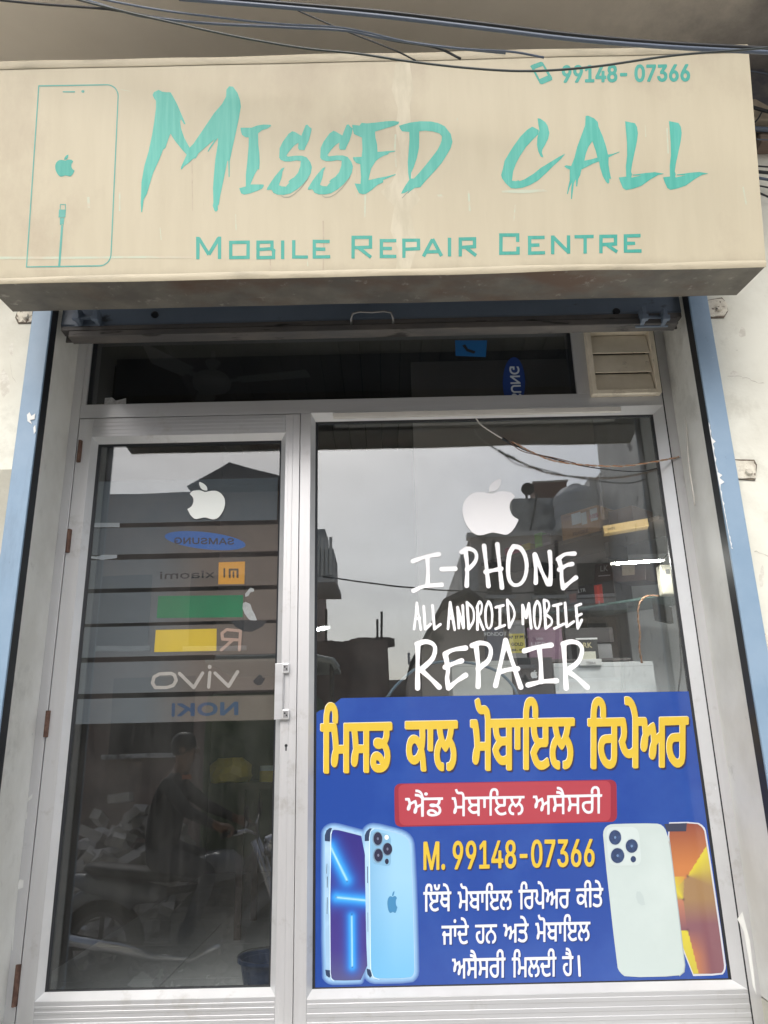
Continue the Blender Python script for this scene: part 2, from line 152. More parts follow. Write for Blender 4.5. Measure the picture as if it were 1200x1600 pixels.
IPHONE:795 4427 -5 -2 -5 -4 -3 -6 -2 -5 8 -109 2 -57 -38 -11 -22 -2 -5 -1 -1 1 -3 50 -1 91 -1 29 -1 6 -6 7 -8 3 -10 -2 -6 -7 -2 -10 10 -119 3 -51 -6 -3 -4 -4 -3 -5 0 -7 1 -6 3 -4 9 -6 0 -54 1 -33 2 -4 4 -5 5 -2 5 0 6 1 5 3 4 6 1 5 -6 90 8 3 20 6 36 3 3 -118 2 -5 3 -5 5 -2 7 -1 6 2 4 3 3 5 2 5 -2 38 -6 80 0 1 5 3 4 5 3 10 -1 6 -3 4 -10 6 -2 54 1 81 0 29 -3 6 -4 4 -5 3;909 4408 -6 -2 -4 -3 -20 -29 -9 -14 -6 -15 -5 -18 -8 -39 -4 -40 -2 -40 2 -39 3 -16 4 -15 6 -11 9 -11 7 -7 9 -5 12 -4 12 0 11 1 11 3 12 6 9 6 10 10 16 21 12 27 10 33 6 36 1 19 -1 35 -6 33 -5 16 -12 25 -7 11 -9 9 -12 8 -13 5 -28 5;581 4398 -12 -3 -10 -5 -26 -17 -5 -5 -3 -8 2 -10 7 -6 8 -2 5 1 6 4 1 -1 9 -69 0 -23 -1 -9 -4 -6 -2 -7 0 -6 5 -9 -13 -101 1 -5 4 -6 4 -3 7 -2 5 1 6 3 4 5 2 5 6 107 8 5 13 10 15 16 16 19 6 11 5 11 6 20 1 11 0 13 -4 18 -9 16 -8 8 -10 7 -20 9 -12 2;918 4372 1 0 15 -2 11 -4 11 -13 6 -10 9 -23 6 -27 2 -18 0 -30 -2 -17 -6 -31 -9 -26 -6 -12 -11 -17 -9 -8 -12 -7 -15 -3 -8 1 -9 5 -8 10 -4 8 -4 11 -2 14 0 36 5 56 11 55 9 25;1160 4362 -5 -2 -5 -4 -3 -5 -1 -6 3 -93 -1 -22 -6 -44 -7 -34 -1 -3 -17 33 -7 19 -7 23 -21 79 -7 27 -4 9 -6 6 -9 2 -8 -3 -7 -8 -2 -6 0 -23 3 -66 0 -21 -2 -19 -10 -76 2 -8 6 -6 8 -1 7 2 6 5 3 6 2 22 2 76 2 24 19 -54 22 -66 8 -19 3 -4 5 -3 6 0 7 1 7 -2 9 3 6 8 5 28 4 46 8 115 2 48 -2 7 -4 5 -6 4;586 4365 5 1 8 -1 8 -2 12 -6 5 -4 6 -8 3 -13 -1 -14 -2 -8 -7 -15 -13 -15 -21 -19 -1 1 0 57;1321 4345 -42 -5 -14 -3 -13 -5 -22 -13 -22 -14 -4 -4 -3 -6 0 -9 2 -5 4 -4 9 -43 -7 -4 -4 -4 -3 -6 0 -7 2 -7 4 -4 5 -2 7 -1 -4 -52 0 -39 2 -29 4 -6 6 -4 8 -1 7 3 46 42 10 7 40 23 4 4 3 5 0 10 -4 7 -8 4 -9 -1 -13 -9 -36 -30 -29 -19 -4 23 -1 25 4 52 20 14 10 5 7 2 21 1 14 3 4 3 4 4 2 10 -1 6 -4 5 -5 3 -6 1 -20 -5 -47 -19 -5 42 15 15 8 5 8 4 10 2 10 0 29 -3 14 0 6 1 4 2 6 6 2 7 0 7 -3 6 -5 3 -5 2;373 4362 -71 -15 -8 0 -7 -4 -60 -15 -37 -12 -5 -3 -4 -4 -3 -10 3 -8 7 -7 8 -1 23 8 37 16 25 9 5 -51 1 -39 -1 -20 -10 -73 -1 -1 -28 -6 -16 -5 -47 -18 -5 -6 -2 -8 2 -8 5 -6 7 -2 8 1 15 7 26 15 13 6 16 4 16 2 8 -1 8 2 90 1 8 3 5 5 2 7 -1 8 -4 7 -8 3 -83 -6 -1 1 5 183 2 2 65 6 7 2 4 4 3 5 1 7 -1 6 -4 5 -5 4 -6 1;462 4255 -70 -1 -6 -2 -5 -6 -2 -5 0 -7 5 -9 4 -3 5 -1 101 1 8 5 4 8 1 8 -5 8 -4 3 -5 2
ANDROID:839 4019 -6 -3 -3 -7 0 -191 1 -4 2 -3 7 -2 4 2 3 2 28 50 8 17 5 14 2 16 0 14 -2 13 -6 23 -5 12 -8 12 -23 32 -3 2;1094 4013 -4 -1 -3 -3 -3 -7 -5 -197 2 -5 6 -3 6 2 28 18 9 7 6 8 4 9 2 8 1 8 -1 9 -3 8 -5 8 -8 9 -19 17 15 22 5 11 4 9 2 11 0 9 -3 18 -3 8 -6 7 -12 5;1042 4005 -5 -4 -15 -27 -5 -12 -6 -26 -4 -50 0 -30 2 -25 3 -12 2 -8 5 -7 5 -4 7 -1 7 2 7 6 4 7 8 20 9 36 4 44 1 36 -4 30 -6 11 -9 11 -4 3;706 4010 -5 -4 -13 -26 -5 -12 -6 -22 -4 -43 1 -41 3 -24 2 -10 3 -8 5 -7 5 -4 7 -2 7 2 5 3 9 12 5 10 3 10 5 25 4 42 -1 41 -3 22 -3 9 -3 9 -11 16 -4 2;645 4010 -7 -6 -6 -9 -15 -33 0 -5 4 -6 -9 -143 3 -5 5 -3 5 0 5 5 4 53 1 2 20 -57 4 -4 5 0 7 4 1 4 0 4 -30 88 13 14 4 9 8 31 2 22 -3 17 -4 9 -6 7 -7 3;440 4010 -4 -2 -2 -6 -23 -184 2 -5 6 -3 5 1 5 4 8 66 10 1 10 -72 4 -5 6 -2 6 3 2 6 -8 75 1 8 -3 6 -12 102 -2 4 -3 3 -4 1;557 4008 -5 -4 -2 -6 3 -183 2 -4 2 -3 6 -1 4 1 3 2 24 35 7 15 5 14 3 16 1 33 -2 18 -3 14 -6 14 -8 11 -25 26 -5 2;213 4013 -7 -3 -2 -5 -9 -92 -2 -15 -4 -6 1 -8 -11 -64 2 -4 5 -3 6 0 4 4 9 65 12 3 1 -1 7 -69 3 -5 7 -2 5 3 3 7 -11 70 0 1 6 5 0 6 -3 5 -6 3 -7 98 -4 5;1238 3989 -6 -2 -4 -7 -3 -138 -1 -2 -4 3 -5 0 -30 -12 9 128 1 2 21 5 4 6 -1 7 -4 4 -6 0 -57 -12 -4 -2 -2 -3 -1 -4 1 -4 1 -3 4 -2 4 -1 19 4 0 -1 -7 -123 1 -4 3 -4 -26 -11 -4 -2 -2 -4 0 -4 2 -4 3 -3 4 -1 4 1 68 30 4 3 0 -15 1 -4 5 -4 5 0 54 35 3 4 1 6 -2 4 -3 3 -6 0 -38 -25 -1 2 4 146 -3 6;1103 3990 1 1 5 -1 5 -3 4 -10 1 -8 -2 -14 -4 -8 -12 -16;984 3990 -4 -3 -2 -4 -16 -57 -9 47 -6 6 -5 2 -5 -2 -4 -6 -7 -134 2 -5 4 -3 5 0 5 4 2 5 4 57 3 -17 2 -4 5 -3 6 1 5 5 9 34 2 -105 4 -6 6 -2 6 3 3 7 -3 171 -1 4 -3 4 -4 2;1343 3978 -37 -12 -4 -3 -3 -5 0 -4 2 -4 -1 -57 -3 -5 0 -4 3 -7 -1 -75 2 -7 5 -2 6 1 3 3 35 60 0 6 -4 4 -3 1 -6 -1 -4 -4 -14 -24 -1 2 1 38 27 13 3 3 2 4 0 4 -2 3 -6 3 -24 -8 1 50 28 9 4 3 2 4 0 5 -2 4 -4 2;649 3989 2 1 3 -9 1 -8 0 -8 -7 -29 -4 -8 -5 -8 2 52;1045 3978 2 1 3 -7 4 -25 1 -22 -2 -38 -4 -27 -5 -22 -7 -18 -3 -6 -3 -1 -3 4 -2 7 -3 21 0 26 2 31 7 45 3 11;849 3981 12 -15 6 -11 8 -22 1 -12 0 -10 -3 -14 -5 -13 -19 -31 0 2;807 3981 -53 -12 -4 -3 -2 -3 -1 -4 1 -4 5 -4 4 -1 17 4 1 -1 -7 -123 -28 -12 -2 -4 -1 -5 3 -4 3 -2 6 0 63 22 4 3 2 3 1 4 -1 4 -2 3 -4 1 -4 0 -20 -7 -1 1 7 121 20 5 4 4 1 4 0 5 -3 3 -4 2;317 3991 -5 -5 -1 -5 7 -162 3 -7 3 -2 4 0 5 2 42 32 3 4 0 4 -1 4 -3 3 -4 1 -4 0 -30 -22 -6 145 -2 4 -3 3 -4 1;526 3986 -4 -3 -2 -6 0 -74 -2 -5 -16 73 -4 4 -6 1 -5 -3 -3 -5 1 -147 2 -5 6 -2 7 1 3 6 1 55 14 -59 5 -4 7 1 4 4 3 8 2 152 -2 4 -2 3 -5 2;709 3981 1 1 1 -2 4 -10 3 -20 3 -27 -1 -26 -2 -27 -4 -23 -6 -16 -5 -8 -3 -2 -5 6 -3 14 -3 23 1 39 3 28 4 24 3 9;256 3986 -5 -4 -1 -5 5 -158 1 -4 3 -3 6 -2 6 2 39 36 2 4 1 4 -2 4 -3 3 -4 1 -4 -1 -26 -23 -1 2 -4 137 -2 4 -3 3 -4 1;570 3975 0 1 8 -8 7 -8 6 -10 3 -12 2 -16 0 -16 -1 -14 -3 -15 -5 -12 -15 -21;211 3930 2 0 3 -24 -1 -2 -7 -1;443 3923 3 -21 -6 -1;1100 3887 0 1 2 -1 19 -15 5 -6 3 -10 -2 -11 -3 -5 -11 -9 -14 -8
REPAIR:805 3749 -8 -4 -5 -9 -38 -149 -50 -150 -1 -5 0 -6 3 -5 3 -3 9 -4 9 2 5 2 3 4 3 6 21 76 47 16 11 2 13 1 15 -1 27 -112 4 -5 4 -3 7 -2 6 1 6 2 5 5 2 6 0 7 -29 99 1 1 9 4 4 4 3 7 0 8 -4 7 -6 4 -5 1 -12 0 -12 40 -7 31 -22 111 -3 5 -5 4 -6 2;250 3751 -13 -3 -40 -12 -7 -5 -3 -8 0 -9 5 -8 0 -91 -3 -59 -7 -97 -1 -32 1 -5 2 -5 4 -4 6 -3 5 0 5 1 5 2 4 4 2 5 2 37 -1 68 1 1 3 -1 35 -28 22 -20 12 -12 30 -37 12 -14 8 -4 9 1 7 4 5 7 1 7 -3 8 -14 14 -48 44 -45 48 51 45 14 17 9 15 7 17 5 14 2 14 1 23 -2 12 -5 10 -11 15 -9 7 -10 6 -13 6 -13 4 -13 1;1241 3728 -13 -2 -38 -12 -7 -5 -4 -9 0 -8 4 -8 1 -103 -2 -57 -7 -89 -1 -35 2 -5 4 -4 5 -2 5 -1 5 1 5 2 5 4 3 5 1 5 0 30 0 61 43 -29 13 -10 11 -12 31 -37 13 -14 9 -4 8 1 8 5 4 7 1 8 -3 8 -111 101 27 15 18 13 15 14 13 17 10 18 7 17 6 16 3 16 1 13 -2 15 -3 11 -7 11 -7 9 -11 9 -11 6 -24 7 -14 2;633 3734 -12 -1 -13 -3 -36 -13 -8 -6 -4 -9 2 -9 7 -7 7 -3 11 2 1 0 10 -94 1 -25 -1 -9 -4 -5 -1 -7 0 -6 4 -6 -11 -105 1 -7 4 -5 5 -3 6 -2 7 1 5 3 4 5 3 6 2 30 2 77 41 29 14 11 13 14 10 15 6 15 5 16 3 15 0 23 -2 13 -6 13 -5 9 -7 8 -11 8 -13 5 -25 6;1111 3709 -34 -5 -130 -25 -23 -5 -4 -3 -4 -5 -3 -8 2 -9 5 -7 9 -2 24 6 54 17 9 2 6 -77 0 -21 -1 -22 -10 -85 -56 -9 -20 -4 -5 -2 -7 -7 -3 -9 3 -9 6 -5 6 -2 6 0 78 22 6 -1 7 0 8 4 16 1 75 -2 9 3 6 6 3 7 -1 8 -5 6 -7 4 -43 -2 -46 -4 -1 1 5 204 66 4 8 3 5 4 4 7 0 6 -1 6 -3 5 -6 4 -6 1;257 3718 7 1 17 -2 16 -6 7 -5 6 -6 3 -7 0 -11 -2 -12 -7 -22 -6 -11 -8 -12 -11 -11 -15 -13 -47 -37 0 21 2 29 9 94 17 7;1247 3696 16 0 12 -1 10 -3 12 -7 6 -6 6 -13 1 -8 -2 -10 -8 -25 -7 -14 -9 -14 -10 -11 -12 -10 -15 -10 -38 -21 2 39 8 104 1 1 15 6;633 3702 21 -1 11 -2 14 -6 8 -9 2 -7 2 -8 0 -7 -5 -22 -4 -12 -6 -11 -7 -9 -10 -10 -34 -23 0 70 -2 54;528 3703 -52 -8 -46 -12 -24 -9 -21 -10 -6 -5 -3 -5 -1 -11 13 -64 -8 -4 -5 -4 -3 -7 -1 -6 2 -7 5 -5 7 -3 9 0 -2 -19 -8 -37 0 -27 4 -42 3 -7 7 -4 9 -2 7 3 13 11 27 26 10 8 13 8 56 28 4 4 3 4 2 5 0 5 -2 5 -3 4 -4 3 -5 2 -5 1 -5 -2 -17 -10 -51 -37 -32 -20 -5 33 0 11 7 36 2 23 1 1 22 12 12 5 11 3 27 4 14 3 8 7 2 5 1 5 -1 6 -5 7 -6 3 -7 1 -14 -4 -38 -16 -29 -9 -1 1 -6 49 18 15 8 4 11 4 14 3 71 3 7 2 5 4 4 6 1 7 -2 6 -3 5 -6 4 -5 2;808 3668 14 -49 17 -67 -70 -11 -1 2 11 38
doorapple:-1417 4724 6 3 5 3 6 4 5 4 6 5 5 7 4 10 3 11 1 11 0 9 -1 8 -2 7 -3 6 -4 6 -4 5 -5 5 -5 6 -6 5 6 8 6 7 6 5 8 4 10 1 9 1 10 1 11 0 10 -1 10 -4 10 -4 8 -4 7 -1 6 0 7 1 9 2 10 2 12 2 12 0 14 0 13 -2 11 -5 11 -6 10 -8 8 -8 8 -10 7 -11 5 -11 3 -13 2 -12 1 -14 -1 -13 -2 -14 -3 -13 -5 -14 -6 -12 -7 -13 -9 -13 -9 -10 -9 -7 -8 -4 -9 -3 -9 -1 -8 0 -10 2 -14 4 -15 6 -14 3 -13 0 -11 -2 -11 -3 -11 -2 -10 -2 -9 -1 -8 2 -6 2 -6 5 -8 7 -8 8 -9 11 -7 13 -8 15;-1279 4861 0 8 -1 8 -2 8 -5 9 -7 9 -7 7 -8 6 -8 5 -8 4 -6 3 -6 2 -4 -1 -1 -5 1 -8 1 -9 4 -8 4 -9 5 -8 6 -6 7 -6 8 -4 8 -3 10 -1
oval:-990 4449 -4 -10 -12 -8 -19 -6 -25 -6 -31 -3 -37 -1 -40 0 -44 3 -46 4 -46 6 -46 7 -45 9 -42 10 -38 11 -34 12 -27 12 -22 12 -14 11 -7 11 0 10 8 9 15 8 23 6 28 4 34 2 39 1 43 -2 45 -3 47 -5 47 -7 45 -8 44 -10 40 -11 36 -11 30 -12 24 -12 18 -11 10 -12
ovaltext:-1484 4517 -8 -3 -5 -3 -4 -6 0 -4 1 -1 9 0 5 5 6 3 7 0 6 -1 6 -3 4 -6 1 -7 -1 -6 -3 -4 -4 -2 -7 -2 -7 1 -7 3 -4 5 15 0 1 2 -2 7 -25 1 -1 -1 0 -6 1 -5 2 -5 4 -4 5 -3 11 -4 15 1 6 1 5 4 6 6 2 7 -1 10 -4 8 -6 6 -9 5 -11 2;-1436 4515 -1 -2 3 -43 1 -3 11 0 27 31 2 -31 2 -2 8 0 2 1 -2 45 -1 2 -12 1 -27 -31 -2 30 -2 2;-1372 4513 -1 -2 2 -31 2 -5 4 -5 9 -5 14 -2 11 2 5 2 4 3 2 4 1 5 -1 29 -1 3 -9 0 -2 -1 1 -32 -5 -4 -9 -2 -9 3 -3 2 -2 3 -2 32 -2 1;-1295 4510 -8 -2 -5 -4 -3 -5 2 -4 9 0 3 4 8 2 9 -1 3 -2 1 -3 -4 -3 -19 -3 -7 -4 -4 -5 0 -5 1 -4 3 -3 4 -3 10 -4 14 0 10 3 4 3 2 3 1 5 -2 2 -9 0 -4 -5 -8 -2 -11 2 -2 1 -2 3 1 2 3 1 19 4 8 4 3 2 1 4 -1 7 -5 5 -7 4 -9 1;-1254 4508 1 -45 1 -2 9 -1 2 2 -1 27 17 -29 2 -1 6 0 3 1 14 28 2 -29 2 -1 9 0 -2 47 -14 1 -18 -33 -19 35;-1159 4505 -22 -46 2 -2 9 0 6 12 22 -1 2 -1 6 -11 11 0 0 3 -24 44 -2 2;-1101 4503 -8 -1 -7 -3 -4 -6 0 -4 0 -1 10 0 2 3 2 2 8 1 10 -2 2 -2 0 -3 -4 -2 -18 -4 -8 -3 -3 -3 -1 -3 1 -7 5 -6 10 -5 13 -1 11 3 4 2 3 4 2 5 -2 2 -9 1 -4 -6 -8 -1 -9 1 -4 2 -2 2 1 2 2 2 19 4 7 2 4 3 2 5 -1 7 -6 5 -9 4;-1154 4491 1 1 6 -13 1 -1 -1 0 -13 0
misq:-1175 4327 185 2 1 -163 -183 3
mi:-1137 4284 -3 -2 0 -4 2 -57 2 -5 5 -1 4 1 2 5 -2 57 -1 4 -3 2 -3 1;-1099 4280 -3 -3 -2 -4 3 -54 1 -5 4 -2 4 -1 4 2 2 4 -2 47 39 0 1 -2 2 -46 2 -3 3 -2 4 -1 4 2 2 3 0 3 -2 53 -1 4 -1 2 -5 2;-1071 4260 -2 -2 -2 -3 1 -37 3 -4 5 -2 4 1 2 4 -2 36 -1 4 -2 2 -3 2
xiaomi:-1290 4268 -4 -2 0 -3 1 -2 3 -2 9 0 3 2 2 2 -1 2 -3 3 -5 1;-1583 4267 -2 -1 -2 -3 0 -2 4 -3 4 -1 5 1 4 1 1 3 0 2 -4 2 -4 1;-1218 4255 -16 -14 -18 14 -13 0 0 -1 1 -2 22 -16 -22 -18 -1 -1 1 -1 14 0 17 14 18 -14 15 0 -2 2 -23 17 1 2 20 16 0 2;-1291 4255 0 -2 1 -37 2 -1 11 1 -1 38 -2 1;-1346 4254 -11 -3 -5 -6 -1 -5 1 -23 1 -2 12 0 2 4 11 -4 15 0 10 2 6 5 2 4 -1 3 -2 4 -4 2 -11 3 -25 2 -3 0 0 2 0 2 2 2 9 1 12 -1 4 -1 4 -3 11 2 1 1 -4 4 -5 3 -10 2 -11 1;-1411 4255 -9 -1 -8 -2 -6 -3 -6 -5 -2 -6 0 -6 2 -5 4 -5 6 -4 7 -2 9 -2 9 0 9 1 7 2 6 4 4 4 2 5 1 5 -2 6 -4 5 -5 4 -7 2 -8 2;-1493 4254 -8 -1 -6 -5 -8 4 -12 2 -12 -1 -9 -3 -3 -4 -1 -4 2 -28 12 0 -1 27 4 4 9 1 10 -1 4 -4 2 -25 1 -2 12 0 1 1 -2 27 4 3 8 2 9 -2 4 -2 2 -2 3 -26 12 0 -2 38 -11 1 -2 -1 0 -3 -10 3;-1583 4253 -1 -1 3 -37 1 -1 11 0 1 2 -2 37 -2 0;-1415 4247 11 0 9 -4 3 -4 2 -3 0 -5 -2 -3 -6 -5 -9 -1 -10 0 -8 4 -4 6 1 7 4 5;-1349 4232 26 -1 5 -3 1 -2 -2 -2 -5 -2 -15 1 -5 1 -3 3 -2 2
greenrect:-1587 4095 592 -7 2 -155 -595 7
yellowrect:-1588 3858 419 0 4 -152 -424 1
Rlogo:-1103 3860 -5 -3 -31 -25 -3 -3 0 -6 7 -41 3 -5 6 -2 47 -4 -61 -54 -2 -5 2 -6 3 -4 3 -1 5 0 3 1 77 67 27 -1 5 1 0 -1 -1 -62 2 -4 4 -3 5 -1 4 1 3 3 2 5 4 130 -2 7 -3 3 -5 2;-1098 3839 83 -9 -1 -44 -1 0 -6 2 -93 6 -5 25
vivo:-1211 3613 -4 -3 -3 -5 0 -7 1 -5 3 -4 4 -3 5 -1 5 1 5 3 2 4 1 4 -1 8 -3 4 -5 3 -4 1;-1018 3573 -3 -1 -3 -3 -51 -84 -86 81 -6 2 -6 -1 -4 -4 -1 -7 1 -4 3 -3 95 -89 4 -3 6 0 4 1 3 3 58 97 0 6 -3 6 -5 3;-1203 3572 -4 -1 -3 -2 -3 -7 -4 -96 1 -4 2 -4 3 -2 5 -2 4 0 3 2 3 3 1 4 4 97 0 4 -3 4 -4 3;-1254 3570 -3 -2 -3 -3 -49 -83 -91 86 -7 3 -6 -2 -4 -4 0 -7 3 -6 100 -95 4 -3 6 0 4 1 4 4 56 96 0 6 -3 5 -5 3;-1487 3572 -60 -2 -40 -22 -2 -4 -9 -43 2 -5 21 -31 3 -3 7 -3 80 -1 45 13 4 3 20 36 1 4 -1 4 -16 37 -5 5 -25 12;-1491 3549 25 1 16 -8 11 -25 -13 -26 -37 -12 -71 2 -14 22 6 30 29 16
noki:-1014 3366 -17 -1 -61 -55 -1 2 -2 47 -1 3 -2 2 -3 1 -18 0 -3 -1 -2 -4 3 -77 1 -3 5 -2 21 0 3 1 61 55 3 -53 1 -2 3 -1 19 0 3 1 2 4 -3 78 -2 3 -2 1;-1220 3365 -17 -3 -15 -6 -11 -7 -6 -8 -5 -11 0 -12 3 -11 7 -10 11 -9 10 -4 15 -5 17 -2 18 1 17 3 14 5 11 7 4 4 5 7 3 13 0 9 -3 7 -2 5 -6 8 -11 9 -9 4 -10 3 -17 3;-1313 3364 -7 -1 -2 -3 1 -30 -59 33 -26 0 -4 -1 -1 -4 2 -4 51 -28 -47 -39 -2 -3 2 -4 4 -2 23 1 44 34 15 -8 1 -22 3 -4 3 -1 17 0 4 2 2 4 -4 75 -2 3 -3 2;-1217 3345 13 1 10 -1 10 -3 9 -5 5 -6 2 -8 0 -9 -4 -6 -5 -4 -7 -4 -8 -2 -10 -1 -11 0 -11 2 -8 3 -7 4 -5 6 -2 6 0 7 2 6 4 5 6 4 8 4;-1439 3366 -3 -1 -2 -2 -2 -3 -1 -3 2 -70 1 -4 3 -3 3 -3 5 -1 4 1 3 2 2 2 1 4 -1 71 -2 4 -3 4 -5 2
tornwhite:-993 4032 17 7 33 -15 13 -38 21 -38 15 -37 -33 -9 -27 21 -26 34 -16 38;-981 4097 20 25 15 19 24 -10 3 -18 -26 -8 -14 -24 -21 -6
torndark:-1074 3911 117 2 133 -11 -29 -36 -72 -35 -59 4 -59 35
spade:-908 3498 21 23 21 21 19 -12 3 -11 18 -3 -6 -17 -18 -25 -28 -5 -22 15
dampfilm:-2094 5241 216 3 14 -38 41 -57 479 14 598 19 -3 -238 -522 13 -124 -7 -561 2 -57 26 -43 51 -17 118
poster:-527 3252 72 44 64 15 77 61 2353 -6 7 -1718 -2568 14
